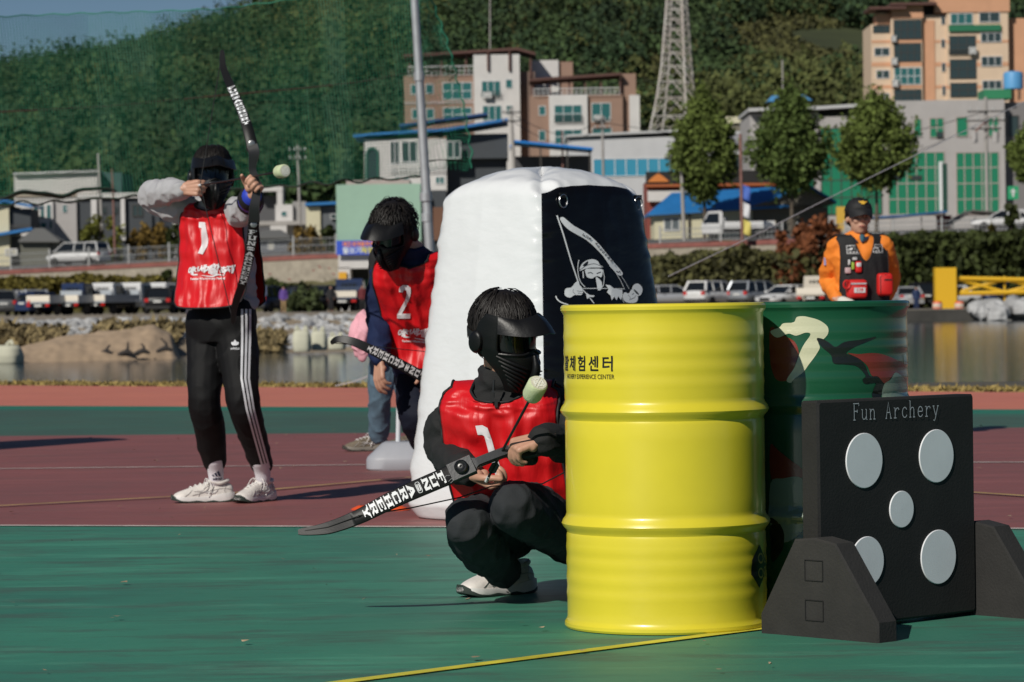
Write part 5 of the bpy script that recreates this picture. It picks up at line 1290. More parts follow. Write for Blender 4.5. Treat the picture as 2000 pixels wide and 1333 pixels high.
fb2 = V(.1, -.96, .25).normalized(); n_ = len(lp); mb = MB(); ribbon(mb, lp, [interp(i / (n_ - 1), [0, .06, .3, .7, 1], [.014, .022, .036, .048, .052]) for i in range(n_)], .009, fb2); lb = mb.build('limb', BOWM, b2, smooth=50)
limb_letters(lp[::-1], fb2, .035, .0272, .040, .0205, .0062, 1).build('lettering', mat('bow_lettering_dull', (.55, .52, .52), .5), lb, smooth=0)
rp = csp([lp[-1], P(870, 752, 14.78), P(900, 762, 14.82)], 4); mb = MB(); ribbon(mb, rp, [.054, .05, .04, .036, .034, .034, .034, .034, .034][:len(rp)], .036, fb2); mb.build('riser', RISER, b2, smooth=35)
mb = MB(); mb.tube([lp[1], P(720, 676, 14.8), P(860, 690, 14.95)], .002, 6); mb.build('string', STRING, b2)
# ================================================================ net, poles, other people on the court
STEEL = mat('galvanised', (.42, .45, .47), .45, metal=.5, var=.12, vscale=6)
def pole(name, label, cat, top, bot, d, r, m, group=None, sections=None):
    """top, bot: photograph points on the pole at depth d; it runs on down to the ground"""
    a, b = P(*top, d), P(*bot, d); zb_ = gz(b.x, b.y); b2 = b + (b - a).normalized() * ((b.z - zb_) / max((a - b).normalized().z, .2)); root = thing(name, label, cat, b2, group)
    mb = MB(); mb.tube([b2, b, a], [r * 1.05, r, r * .8], 12); mb.build('shaft', m, root, smooth=60); return root, a, b2
np_, ta, tb_ = pole('net_pole', 'tall grey steel pole holding the edge of the green net', 'pole', (806, -60), (838, 470), 38.0, .058, STEEL)
for py, rr in ((150, .064), (385, .075), (425, .066)):
    c = P(810 + (py) * 26 / 460, py, 38.0); mb = MB(); mb.cyl(c + V(0, 0, -.05), c + V(0, 0, .05), rr, 12); mb.build('collar', STEEL, np_)
NETM = mat('net_green', (.010, .16, .085), .6); NETD = mat('net_cord', (.012, .018, .012), .8)
nrt = thing('safety_net', 'large green safety net hung across the hillside behind the archer', 'net', P(400, 400, 38))
DN = 38.3
xsn = np.arange(-60, 812, 5.9)
topy = lambda x: interp(x, [-60, 0, 120, 300, 430, 600, 800], [34, 33, 28, 23, 18, -4, -40])
boty = lambda x: interp(x, [-60, 0, 100, 170, 280, 420, 600, 700, 835], [400, 398, 395, 388, 383, 372, 358, 352, 344])
sag = lambda x, y: .25 * math.sin(x * .012 + y * .01) + .12 * math.sin(x * .03 - y * .02)
def npt(x, f):
    y0, y1 = topy(x), boty(x); y = lerp(y0, y1, f); return P(x + 3.0 * math.sin(f * 9 + x * .02) + f * 26, y + 1.6 * math.sin(x * .11 + f * 3), DN + sag(x, y))
mb = MB()
for x in xsn: mb.tube([npt(x, f) for f in np.linspace(0, 1, 16)], .0030, 3, caps=False)
mb.build('vertical_cords', NETM, nrt, smooth=0, fixn=False); mb = MB()
for f in np.linspace(0, 1, 66): mb.tube([npt(x, f) for x in np.linspace(-60, 809, 40)], .0028, 3, caps=False)
mb.build('cross_cords', NETM, nrt, smooth=0, fixn=False)
mb = MB(); mb.tube([npt(x, 0) for x in np.linspace(-60, 809, 60)], .008, 5); mb.build('head_rope', mat('rope_green', (.02, .20, .12), .7), nrt)
mb = MB(); mb.tube([npt(x, 1) + V(0, 0, .02 * math.sin(x * .09)) for x in np.linspace(-60, 809, 90)], .012, 5); mb.build('foot_rope', NETD, nrt)
mb = MB(); mb.tube([npt(x, 1) + V(0, -.05, .10 + .03 * math.sin(x * .05)) for x in np.linspace(-60, 200, 40)], [.05 * math.sin(PI * t) ** .5 + .006 for t in np.linspace(0.02, .98, 40)], 7, ratio=.5); mb.build('bundled_net', mat('net_bundle', (.012, .035, .025), .9, bump=.5, bscale=30), nrt)
mb = MB(); mb.tube([P(x, interp(x, [-60, 0, 200, 430, 600, 700, 790, 830], [222, 219, 209, 187, 172, 161, 145, 138]), DN) for x in np.linspace(-60, 812, 40)], .009, 5); mb.build('middle_rope', mat('rope_brown', (.03, .015, .008), .8), nrt)
# loose ragged edge to the right of the pole
mb = MB(); rg = random.Random(3)
edge_x = lambda y: interp(y, [-30, 0, 60, 120, 150, 200, 240, 300, 340], [835, 845, 868, 886, 893, 905, 912, 922, 915])
for y in np.arange(-20, 340, 5.6):
    x0 = 810 + y * 26 / 460; x1 = edge_x(y); k_ = rg.uniform(-2, 2)
    mb.tube([P(lerp(x0, x1, t), y + 10 * math.sin(t * 2.4 + y * .01) * (1 if y > 60 else .4) + k_ * t, DN + .1 * math.sin(t * 5 + y)) for t in np.linspace(0, 1, 9)], .0030, 3, caps=False)
for i_ in range(14):
    t = (i_ + .5) / 14
    mb.tube([P(lerp(810 + y * 26 / 460, edge_x(y), t) + 3 * math.sin(y * .07 + i_), y + 8 * t, DN + .1 * math.sin(t * 5 + y)) for y in np.arange(-20, 338, 12)], .0026, 3, caps=False)
mb.build('loose_edge', NETM, nrt, smooth=0, fixn=False)
mb = MB(); mb.tube([P(edge_x(y) + 3 * math.sin(y * .2), y + 6, DN) for y in np.arange(-20, 330, 7)], .009, 4); mb.build('edge_rope', mat('rope_green', (.02, .20, .12), .7), nrt)
mb = MB(); mb.tube([P(835, 138, 38), P(862, 138, 38.1), P(893, 141, 38.2), P(888, 148, 38.2), P(876, 160, 38.2)], .007, 5, sub=4); mb.build('rope_tail', mat('rope_brown', (.03, .015, .008), .8), nrt)
mb = MB(); mb.tube([P(823, 316, 38), P(860, 313, 38.1), P(905, 313, 38.2)], .008, 5); mb.build('rope_tail', NETD, nrt)
# guy rope slanting up over the parked cars, and its pegged end at the left
for pts, lab in (([(1306, 540, 30), (1500, 447, 31.5), (1700, 347, 33), (2060, 170, 36)], 'thin pale guy rope slanting up across the parked cars'), ([(655, 754, 34.6), (690, 746, 34.5), (722, 734, 34.4)], 'short pale rope pegged at the pond edge near the jeans')):
    q = [P(*p) for p in pts]; mb = MB(); mb.tube(q, .0045 if len(pts) > 3 else .006, 6, sub=4); tag(mb.build('guy_rope', mat('rope_pale', (.42, .42, .44), .8), None, base=q[0]), lab, 'rope')
# banner stand base
bc = G(783, 920); root = thing('stand_base', 'grey plastic weighted base of a banner stand by the bunker', 'stand base', bc)
mb = MB(); rr = []
for z, k in ((0, .96), (.01, 1.), (.06, 1.), (.075, .97), (.125, .72), (.15, .60), (.158, .52)): rr.append([bc + V(k * .20 * math.copysign(abs(math.cos(a)) ** .5, math.cos(a)) + .02 * (1 - k), k * .17 * math.copysign(abs(math.sin(a)) ** .5, math.sin(a)) + .17, z) for a in np.linspace(0, 2 * PI, 33)[:-1]])
mb.rings(rr); mb.build('weight', mat('plastic_grey', (.34, .35, .38), .5, var=.05, vscale=8), root, smooth=35)
mb = MB(); mb.tube([bc + V(-.02, .17, .15), bc + V(.0, .19, .75), bc + V(.03, .2, 1.5)], .014, 10); mb.build('pole', mat('pole_white', (.6, .62, .65), .4), root)

# --- man in jeans walking behind the stooping player (about 20 m)
pj = person_root('walking adult in blue jeans and hiking shoes carrying a pink jacket behind the stooping player', G(735, 880))
g0 = G(735, 880); jx = V(.55, -.83, 0).normalized(); jy = V(-.83, -.55, 0).normalized()      # faces left
jc = lambda px, py, d=20.2: P(px, py, d)
pel = jc(778, 660, 20.35); hp1, kn1, an1 = jc(752, 690, 20.2), jc(742, 772, 20.15), jc(740, 858, 20.25)
hp2, kn2, an2 = jc(785, 690, 20.5), jc(795, 775, 20.6), jc(815, 862, 20.8)
fr = [(pel, jx, jy, .16, .12), (jc(775, 600, 20.35), jx, jy, .165, .12), (jc(772, 530, 20.32), jx, jy, .185, .125), (jc(772, 492, 20.32), jx, jy, .17, .10), (jc(772, 475, 20.32), jx, jy, .09, .07), (jc(771, 462, 20.3), jx, jy, .058, .058)]
hcj = jc(768, 425, 20.25); HJ = headM(-70, 5, 0)
sh1, el1, wr1 = jc(742, 503, 20.15), jc(735, 570, 20.1), jc(722, 622, 20.0); sh2, el2, wr2 = jc(800, 503, 20.5), jc(808, 580, 20.5), jc(800, 640, 20.35)
sk = MB(); head_skin(sk, hcj, HJ, 1, True); sk.limb([hcj - Zv * .05, jc(772, 478, 20.32)], [.05, .055], sub=2); sk.torso([(c, x, y, a * .8, b_ * .8) for c, x, y, a, b_ in fr[:-1]])
for a, b_, c_ in ((sh1, el1, wr1), (sh2, el2, wr2)): sk.limb([a, b_, c_], [.042, .036, .027])
for a, b_, c_ in ((hp1, kn1, an1), (hp2, kn2, an2)): sk.limb([a, b_, c_], [.055, .042, .032])
hand(sk, wr1, V(-.25, -.15, -.9), V(.4, .8, -.1), -1, [(25, 35, 25), (30, 40, 25), (34, 42, 28), (38, 46, 28)], s=1.05); hand(sk, wr2, V(-.1, -.1, -1), V(-.9, -.2, 0), 1, [(20, 25, 20)] * 4, s=1.0)
place(remesh(sk, .0055, 2, .5), 'body', SKIN, pj)
hd = MB(); hd.torso(fr); hd.limb([sh1, el1, wr1.lerp(el1, .05)], [.07, .058, .044]); hd.limb([sh2, el2, wr2.lerp(el2, .05)], [.07, .058, .044])
me = remesh(hd, .009, 3); displace(me, cloth(.009, 9, 21.)); place(me, 'jacket', BLK, pj)
tr = MB(); tr.torso([(jc(779, 690, 20.36), jx, jy, .15, .12), (pel, jx, jy, .17, .13), (jc(777, 640, 20.35), jx, jy, .165, .122)], sub=3)
tr.limb([hp1, hp1.lerp(kn1, .5), kn1, kn1.lerp(an1, .5), an1 + V(0, 0, .03)], [.092, .088, .074, .068, .062]); tr.limb([hp2, kn2, an2 + V(0, 0, .03)], [.092, .074, .060])
me = remesh(tr, .008, 3); displace(me, cloth(.009, 10, 23., (1, 1, 1.2), .8)); place(me, 'jeans', mat('denim', (.075, .125, .17), .85, var=.35, vscale=7, bump=.25, bscale=200), pj)
BRN, GRS, DKS = mat('boot_brown', (.15, .12, .085), .8, var=.4, vscale=25), mat('boot_sole', (.22, .20, .17), .8), mat('boot_dark', (.04, .035, .03), .8)
shoe(pj, V(G(757, 880).x, G(757, 880).y, 0), -72, .29, mats=(BRN, GRS, DKS)); shoe(pj, V(an2.x + .06, an2.y, 0), -72, .29, mats=(BRN, GRS, DKS), laces=False)
hair(pj, hcj, HJ, 300, seed=20)
mb = MB(); q0 = jc(706, 628, 19.98)
mb.limb([jc(712, 618, 20.0), jc(704, 645, 19.97), jc(700, 668, 19.96), jc(702, 690, 19.98)], [(.05, .03), (.065, .035), (.055, .03), (.03, .02)], 16); mb.limb([jc(716, 640, 19.99), jc(712, 675, 19.98), jc(708, 697, 19.98)], [(.04, .03), (.045, .03), (.02, .02)], 14)
me = remesh(mb, .006, 2); displace(me, cloth(.014, 16, 3., (1, 1, .6), 1.)); me.transform(Matrix.Translation(-q0)); link_o = link('pink_jacket', me, mat('fabric_pink', (.72, .36, .42), .75, bump=.15, bscale=120), None, 180, base=q0); tag(link_o, 'pink jacket hanging from the walking adult\'s hand', 'jacket')

# --- rescue worker standing beyond the green drum (about 21 m)
GD = 21.3
pg = person_root('rescue worker in orange shirt, black vest and cap behind the green drum', V(P(1680, 600, GD).x, GD, 0))
gc = lambda px, py, d=GD: P(px, py, d)
gx, gy = V(.985, .17, 0), V(.17, -.985, 0); hcg = gc(1677, 424, GD - .02); HG = headM(10, -3, 2)
fr = [(gc(1684, 690), gx, gy, .165, .12), (gc(1683, 620), gx, gy, .160, .118), (gc(1681, 550), gx, gy, .172, .122), (gc(1680, 500), gx, gy, .195, .12), (gc(1679, 472), gx, gy, .175, .095), (gc(1678, 461), gx, gy, .095, .07), (gc(1677, 452), gx, gy, .058, .058)]
s1, e1, w1 = gc(1632, 484, GD - .02), gc(1618, 548, GD + .12), gc(1638, 586, GD - .12); s2, e2, w2 = gc(1729, 482), gc(1740, 545, GD + .15), gc(1722, 600, GD + .05)
sk = MB(); head_skin(sk, hcg, HG, .98, True); sk.limb([hcg - Zv * .05, gc(1678, 462)], [.052, .058], sub=2); sk.torso([(c, x, y, a * .8, b_ * .8) for c, x, y, a, b_ in fr[:-1]])
for a, b_, c_ in ((s1, e1, w1), (s2, e2, w2)): sk.limb([a, b_, c_], [.042, .036, .027])
l1, l2 = [gc(1664, 690), gc(1662, 780), gc(1660, 852)], [gc(1704, 690), gc(1706, 780), gc(1708, 852)]
for l in (l1, l2): sk.limb(l, [.06, .045, .034])
hand(sk, w1, V(.55, -.4, -.35), V(.2, .3, -.9), -1, [(45, 55, 40)] * 4, s=1.0); hand(sk, w2, V(-.4, .3, -.6), V(-.6, .6, 0), 1, [(40, 50, 35)] * 4, s=1.0)
place(remesh(sk, .0055, 1, .4), 'body', SKIN2, pg); face_parts(pg, hcg, HG, .98)
ORS = mat('shirt_orange', (.80, .22, .018), .75, var=.08, vscale=8, bump=.15, bscale=150)
hd = MB(); hd.torso(fr); hd.limb([s1 + gx * .02, s1.lerp(e1, .5), e1, e1.lerp(w1, .5), w1.lerp(e1, .12)], [.074, .068, .060, .050, .042]); hd.limb([s2 - gx * .02, s2.lerp(e2, .5), e2, e2.lerp(w2, .5), w2], [.074, .068, .060, .052, .044])
me = remesh(hd, .009, 3); displace(me, cloth(.010, 9, 31., (1, 1, 1.4), .8)); place(me, 'shirt', ORS, pg)
vfr = [(gc(1684, 640), gx, gy, .170, .125), (gc(1683, 600), gx, gy, .168, .122), (gc(1681, 550), gx, gy, .176, .126), (gc(1680, 503), gx, gy, .190, .122), (gc(1679, 474), gx, gy, .186, .098), (gc(1678, 463), gx, gy, .168, .080)]
mbv = VEST; VEST = mat('vest_utility', (.008, .008, .009), .8, bump=.3, bscale=60)
vo = bib(pg, vfr, ([0, .4, .6, .75, .9, 1], [.170, .166, .160, .160, .172, .160]), .56, .074, fold=.006, seed=40., infl=.012, flare=.005)
VEST = mbv; bv = bvh_of(vo); fw = V(.12, -.99, 0).normalized(); gx2 = V(.99, .12, 0); fv = lambda px, py, off=.004: on_vest(bv, gc(px, py, GD - .1), gx2, Zv, fw, off)
for cx2 in (-1, 1):
    mb = MB(); mb.tube([gc(1678 + cx2 * 20, 457, GD - .01), gc(1678 + cx2 * 13, 466, GD - .09), gc(1679 + cx2 * 4, 474, GD - .11)], [(.014, .006), (.018, .006), (.006, .004)], 8, sub=3); mb.build('collar', mat('collar_navy', (.008, .012, .03), .8), pg)
mb = MB(); f = fv(1684, 468, .0); mb.limb([gc(1684, 464, GD - .08), gc(1684, 470, GD - .1)], [.022, .012], 8, sub=1); mb.build('undershirt', mat('teal_shirt', (.03, .10, .14), .8), pg)
PW_, PG_ = mat('patch_white', (.62, .62, .62), .6), mat('patch_black', (.01, .01, .01), .7)
for (px, py, q) in ((1665, 488, 1.), (1711, 486, .8)):
    f = fv(px, py); sh = [([(-.046, -.028), (.046, -.028), (.046, .028), (-.046, .028)], [(0, 1, 2, 3)], 0), ([(-.043, -.025), (.043, -.025), (.043, .025), (-.043, .025)], [(0, 1, 2, 3)], 1), stroke2d([(-.03, -.0), (-.01, .008), (.01, .004), (.03, .016)], [.006, .012, .010, .004]) + (0,), stroke2d([(-.02, -.004), (-.014, .006)], .006) + (0,)]
    for t in (-.02, 0, .02): sh.append(stroke2d([(t - .006, -.017), (t + .006, -.017)], .008) + (0,))
    sh = [(*poly2d(q_[0], 0, .02), q_[2]) if len(q_[0]) == 4 else q_ for q_ in sh]
    decal(sh, f).build('badge', [PW_, PG_], vo, smooth=0)
def pocket(px, py, w_, h_, dpt, m, nm, par=None):
    c = fv(px, py, .0)(0, 0); mb = MB(); rr = []
    for z, k in ((0, 1.), (.6, 1.), (.9, .93), (1., .8)): rr.append([c + gx2 * (k * w_ / 2 * math.copysign(abs(math.cos(a)) ** .35, math.cos(a))) + Zv * (k * h_ / 2 * math.copysign(abs(math.sin(a)) ** .35, math.sin(a))) + fw * (z * dpt) for a in np.linspace(0, 2 * PI, 29)[:-1]])
    mb.rings(rr); return mb.build(nm, m, par or vo, smooth=50), c + fw * dpt
REDP = mat('pouch_red', (.58, .012, .010), .55, bump=.15, bscale=80)
p1, c1 = pocket(1669, 565, .135, .125, .06, REDP, 'pouch'); p2, c2 = pocket(1726, 556, .105, .15, .06, REDP, 'pouch')
mb = MB(); mb.box(c1 + Zv * .035 + fw * .002, (.11, .004, .010), Matrix((gx2, fw, Zv)).transposed()); mb.build('reflective_band', mat('band_grey', (.45, .46, .48), .4), p1)
mb = MB(); mb.box(c1 - Zv * .008 + gx2 * .01 + fw * .002, (.075, .004, .034), Matrix((gx2, fw, Zv)).transposed()); lp = mb.build('label', PW_, p1)
vs, fs = text2d('119', .030, bold=.001); mb = MB(); mb.add([c1 - Zv * .008 + gx2 * (.01 + a) + Zv * b_ + fw * .0055 for a, b_ in vs], fs); mb.build('lettering', REDP, lp, smooth=0)
mb = MB(); mb.tube([c1 + gx2 * (-.075 + .022 * math.cos(a)) + Zv * (.03 + .026 * math.sin(a)) for a in np.linspace(0, 2 * PI, 16)], .007, 6); mb.build('handle_ring', REDP, p1)
mb = MB(); mb.tube([c2 + gx2 * (-.035) + Zv * y - fw * .002 for y in (-.06, 0, .05)] + [c2 + gx2 * x + Zv * (.062 - abs(x) * .2) - fw * .004 for x in (-.02, .0, .03)], .004, 6); mb.box(c2 + Zv * .03 + gx2 * .015 + fw * .001, (.05, .003, .010), Matrix((gx2, fw, Zv)).transposed()); mb.build('zip', PG_, p2)
for px, py, h_, w_, m, nm in ((1673, 522, .075, .042, REDP, 'extinguisher_case'), (1662, 520, .05, .016, mat('marker_lime', (.35, .5, .06), .5), 'marker'), (1655, 513, .036, .012, PW_, 'pen'), (1653, 529, .04, .04, mat('tape_pink', (.5, .35, .36), .5), 'tape_roll'), (1666, 506, .02, .03, mat('whistle', (.5, .5, .5), .3), 'whistle')): pocket(px, py, w_, h_, .02, m, nm)
pocket(1673, 518, .034, .03, .024, PW_, 'case_label')
mb = MB(); c = w1 + V(.02, -.05, -.01); mb.limb([c, c + V(.05, -.02, -.02)], [.034, .034], sub=2); mb.build('glove', mat('glove_white', (.62, .62, .55), .8), pg, smooth=180)
# arm badge
c = s1.lerp(e1, .42) + V(-.055, -.03, 0); mb = MB(); mb.box(c, (.012, .045, .052)); mb.build('arm_badge', mat('badge_blue', (.30, .32, .55), .6), pg)
# cap: dome, peak, eagle-like badge
Tg = lambda x, y, z: hcg + HG @ V(x, y, z); CAPM = mat('cap_black', (.008, .008, .009), .7, bump=.2, bscale=200)
mb = MB(); rr = []
for a in np.linspace(0, 88, 12): rr.append([Tg(.088 * math.cos(R(a)) * math.cos(t), .108 * math.cos(R(a)) * math.sin(t) + .006, .040 + .088 * math.sin(R(a)) ** .9) for t in np.linspace(0, 2 * PI, 41)[:-1]])
mb.rings(rr); cp = mb.build('cap', CAPM, pg, smooth=50)
mb = MB(); mb.grid(lambda u, v: Tg((.088 - .006 * v) * math.sin(R(lerp(-66, 66, u))), .006 - .106 * math.cos(R(lerp(-66, 66, u))) - .052 * v * max(math.cos(R(lerp(-66, 66, u) * 1.25)), 0) ** .6, .046 - .032 * v * v - .012 * v - .02 * v * abs(u - .5) * 2), 25, 8); me = mesh_of(mb); solid(me, .004); place(me, 'cap_peak', CAPM, cp, 50)
vs, fs = poly2d([(-.030, .012), (-.012, .010), (0, .016), (.012, .010), (.030, .012), (.024, .002), (.012, -.002), (.010, -.012), (0, -.008), (-.010, -.012), (-.012, -.002), (-.024, .002)], 0, .008); mb = MB(); mb.add([Tg(a, -.103 - .0 + (a * a) * 4.2 + (b_ + .012) * .22, .085 + b_) for a, b_ in vs], fs); mb.build('cap_badge', mat('badge_gold', (.70, .42, .05), .4), cp, smooth=0)
hair(pg, hcg, HG, 160, seed=33, length=.03, front=.045)
tr = MB(); tr.torso([(gc(1684, 706), gx, gy, .15, .12), (gc(1684, 680), gx, gy, .172, .13), (gc(1684, 655), gx, gy, .16, .12)], sub=3)
for l in (l1, l2): tr.limb([l[0], l[1], l[2] + V(0, 0, .05)], [.09, .072, .058])
place(remesh(tr, .009, 3), 'trousers', mat('trousers_black', (.012, .012, .014), .8), pg)
for l in (l1, l2): shoe(pg, V(l[2].x, l[2].y + .06, 0), 5, .29, mats=(DKS, DKS, DKS), laces=False)
# ================================================================ village behind the pond
def W_(name, col, **k): return mat('wall_' + name, col, k.pop('rough', .85), var=.06, vscale=.6, **k)
CREAMW, PEACH, WHITEW, BROWNW, GREYW, DGREY, MINT = W_('cream', (.66, .50, .36)), W_('peach', (.60, .32, .19)), W_('white', (.60, .58, .56)), W_('brown', (.30, .19, .14)), W_('grey', (.40, .38, .37)), W_('slate', (.055, .062, .07)), W_('mint', (.30, .46, .36))
PINKG, YELW, KHAKI = W_('pinkgrey', (.40, .33, .31)), W_('pale_yellow', (.58, .54, .38)), W_('khaki', (.13, .13, .105))
GLASS_T, GLASS_D, GLASS_G, GLASS_B = mat('glass_teal', (.03, .13, .13), .12), mat('glass_dark', (.035, .055, .058), .1), mat('glass_green', (.018, .20, .105), .2), mat('glass_blue', (.05, .28, .42), .2)
FRAME_W, FRAME_D = mat('frame_white', (.62, .62, .62), .5), mat('frame_dark', (.05, .045, .04), .5)
ROOF_B, ROOF_BR, ROOF_G = mat('roof_blue', (.02, .16, .42), .5, var=.12, vscale=.8), mat('roof_brown', (.10, .045, .035), .7), mat('roof_grey', (.13, .13, .125), .8)
ACM = mat('ac_white', (.55, .55, .54), .5)
def rect(x0, y0, x1, y1, d):
    a, b, c, e = P(x0, y0, d), P(x1, y0, d), P(x0, y1, d), P(x1, y1, d)
    return (a.x + c.x) / 2, (b.x + e.x) / 2, (c.z + e.z) / 2, (a.z + b.z) / 2
class Bld:
    def __init__(s, name, label, cat, x0, x1, d, group=None):
        xm = P((x0 + x1) / 2, 400, d).x; s.d = d; s.root = thing(name, label, cat, V(xm, d, gz(xm, d)), group); s.n = 0
    def block(s, x0, y0, x1, y1, depth, m, d=0., y_ground=True, nm='wall'):
        X0, X1, Z0, Z1 = rect(x0, y0, x1, y1, s.d + d); Z0 = min(Z0, gz((X0 + X1) / 2, s.d) - .6) if y_ground else Z0
        mb = MB(); mb.b2((X0, s.d + d, Z0), (X1, s.d + d + depth, Z1)); return mb.build(nm, m, s.root, smooth=0)
    def slab(s, x0, y0, x1, y1, depth, m, d=0., nm='roof_slab'): return s.block(x0, y0, x1, y1, depth, m, d, False, nm)
    def win(s, x0, y0, x1, y1, nx=2, ny=1, glass=None, frame=None, d=0., nm='window', arch=False):
        X0, X1, Z0, Z1 = rect(x0, y0, x1, y1, s.d + d); Y = s.d + d; fw_ = min(.09, (X1 - X0) * .09); mb = MB()
        mb.b2((X0, Y - .07, Z0), (X0 + fw_, Y + .05, Z1)); mb.b2((X1 - fw_, Y - .07, Z0), (X1, Y + .05, Z1)); mb.b2((X0 + fw_, Y - .06, Z1 - fw_), (X1 - fw_, Y + .05, Z1)); mb.b2((X0 + fw_, Y - .10, Z0), (X1 - fw_, Y + .05, Z0 + fw_))
        for i in range(1, nx): x = lerp(X0, X1, i / nx); mb.b2((x - fw_ / 2, Y - .055, Z0 + fw_), (x + fw_ / 2, Y + .05, Z1 - fw_))
        for i in range(1, ny): z = lerp(Z0, Z1, i / ny); mb.b2((X0 + fw_, Y - .05, z - fw_ / 2), (X1 - fw_, Y + .05, z + fw_ / 2))
        f = mb.build(nm, frame or FRAME_W, s.root, smooth=0); mb = MB(); mb.quad((X0 + fw_ * .5, Y - .02, Z0 + fw_ * .5), (X1 - fw_ * .5, Y - .02, Z0 + fw_ * .5), (X1 - fw_ * .5, Y - .02, Z1 - fw_ * .5), (X0 + fw_ * .5, Y - .02, Z1 - fw_ * .5)); mb.build('pane', glass or GLASS_T, f, smooth=0); return f
    def rail(s, x0, y0, x1, y1, m, d=-.4, n=10, nm='railing'):
        X0, X1, Z0, Z1 = rect(x0, y0, x1, y1, s.d + d); Y = s.d + d; mb = MB()
        for z, t in ((Z1, .05), (lerp(Z0, Z1, .5), .03), (Z0 + .08, .03)): mb.b2((X0, Y, z - t), (X1, Y + .05, z + t))
        for i in range(n + 1): x = lerp(X0, X1, i / n); mb.b2((x - .025, Y + .052, Z0), (x + .025, Y + .09, Z1))
        return mb.build(nm, m, s.root, smooth=0)
    def ac(s, x0, y0, x1, y1, d=-.5):
        X0, X1, Z0, Z1 = rect(x0, y0, x1, y1, s.d + d); mb = MB(); mb.b2((X0, s.d + d, Z0), (X1, s.d + d + .35, Z1)); c = V((X0 + X1) / 2, s.d + d - .01, (Z0 + Z1) / 2); r_ = (Z1 - Z0) * .38
        o = mb.build('air_conditioner', ACM, s.root, smooth=0); mb = MB(); mb.tube([c + V(r_ * math.cos(a), 0, r_ * math.sin(a)) for a in np.linspace(0, 2 * PI, 15)], .03, 5); mb.build('fan_grille', FRAME_D, o)
    def roof(s, pts, thick, depth, m, d=-.6, nm='roof'):
        """pts: profile points in the photograph, extruded back"""
        mb = MB(); q = [P(x, y, s.d + d) for x, y in pts]; n = len(q); up2 = V(0, 0, thick); bk = V(0, depth, 0)
        for a, b_ in zip(q[:-1], q[1:]): mb.add([a, b_, b_ + bk, a + bk, a + up2, b_ + up2, b_ + bk + up2, a + bk + up2], [(0, 1, 2, 3), (4, 7, 6, 5), (0, 4, 5, 1), (2, 6, 7, 3), (0, 3, 7, 4), (1, 5, 6, 2)])
        return mb.build(nm, m, s.root, smooth=0)
    def solidroof(s, eave, ridge, depth, m, d=-.6, nm='roof'):
        """hipped sheet: eave and ridge each ((x, y), (x, y)); the ridge stands depth/2 further back"""
        a, b_ = [P(*p, s.d + d) for p in eave]; c, e = [P(p[0], p[1], s.d + d + depth / 2) for p in ridge]; a2, b2 = a + V(0, depth, 0), b_ + V(0, depth, 0); lo = V(0, 0, -.15)
        mb = MB(); mb.add([a, b_, e, c, a2, b2, a + lo, b_ + lo, a2 + lo, b2 + lo], [(0, 1, 2, 3), (5, 4, 3, 2), (4, 0, 3), (1, 5, 2), (0, 6, 7, 1), (1, 7, 9, 5), (5, 9, 8, 4), (4, 8, 6, 0), (6, 8, 9, 7)])
        return mb.build(nm, m, s.root, smooth=0)
# --- peach apartment tower, upper right
b = Bld('apartment_building', 'tall peach and cream apartment block on the right below the hill', 'building', 1700, 2010, 430)
b.block(1702, 48, 1741, 205, 10, CREAMW); b.block(1741, 36, 1802, 205, 12, CREAMW, -.8); b.block(1802, 30, 1850, 205, 11, CREAMW, -.1); b.block(1850, 22, 1970, 205, 12, CREAMW, -.6); b.block(1970, 36, 2030, 205, 9, PEACH, .9)
for x0, x1, d0 in ((1702, 1741, 0), (1741, 1802, -.8), (1802, 1850, -.1), (1850, 1970, -.6)):
    for y0, y1 in ((79, 84), (122, 130), (167, 173)): b.slab(x0 + .4, y0, x1 - .4, y1, .3, PEACH, d0 - .05, 'storey_band')
b.block(1803, 40, 1826, 203, .2, PEACH, -.25, nm='stair_panel')
b.slab(1712, 28, 1742, 47, 4, PEACH, -.2, 'parapet'); b.slab(1742, 12, 1803, 36, 5, PEACH, -.95, 'parapet'); b.slab(1826, -12, 1972, 24, 6, PEACH, -.8, 'parapet'); b.slab(1803, 4, 1827, 31, 6, mat('wall_dark', (.03, .03, .03), .9), .6, 'parapet')
b.slab(1698, 13, 1770, 18, 7, ROOF_BR, -2.2); b.slab(1740, 5, 1830, 10, 8, ROOF_BR, -2.0)
for q in ((1707, 93, 1738, 110), (1711, 137, 1738, 154), (1718, 182, 1738, 200)): b.win(*q, 2, glass=GLASS_D)
b.win(1705, 50, 1738, 65, 3, glass=GLASS_D, frame=FRAME_D)
for q in ((1745, 39, 1800, 77), (1746, 85, 1799, 121), (1746, 132, 1799, 166), (1746, 175, 1800, 199)): b.win(*q, 4, 2, GLASS_D if q[1] != 132 else GLASS_T, FRAME_D if q[1] != 132 else FRAME_W, -.85)
for q in ((1838, 31, 1846, 48), (1838, 77, 1846, 93), (1839, 123, 1847, 140), (1840, 168, 1847, 186)): b.win(*q, 1, glass=GLASS_D, d=-.15)
b.win(1856, 26, 1900, 48, 3, glass=GLASS_T, d=-.65); b.win(1912, 24, 1953, 44, 2, glass=GLASS_D, d=-.65)
for q in ((1854, 70, 1906, 107), (1855, 116, 1907, 154), (1856, 162, 1908, 190)): b.win(*q, 3, 2, GLASS_D, FRAME_D, -.65)
for q in ((1915, 64, 1956, 83), (1916, 110, 1957, 130), (1918, 157, 1957, 175)): b.win(*q, 3, 1, GLASS_D, FRAME_W, -.65)
b.slab(1853, 49, 1955, 61, .15, mat('panel_green', (.02, .16, .08), .5), -1.0, 'balcony_front'); b.rail(1853, 97, 1906, 107, FRAME_D, -1.0, 12)
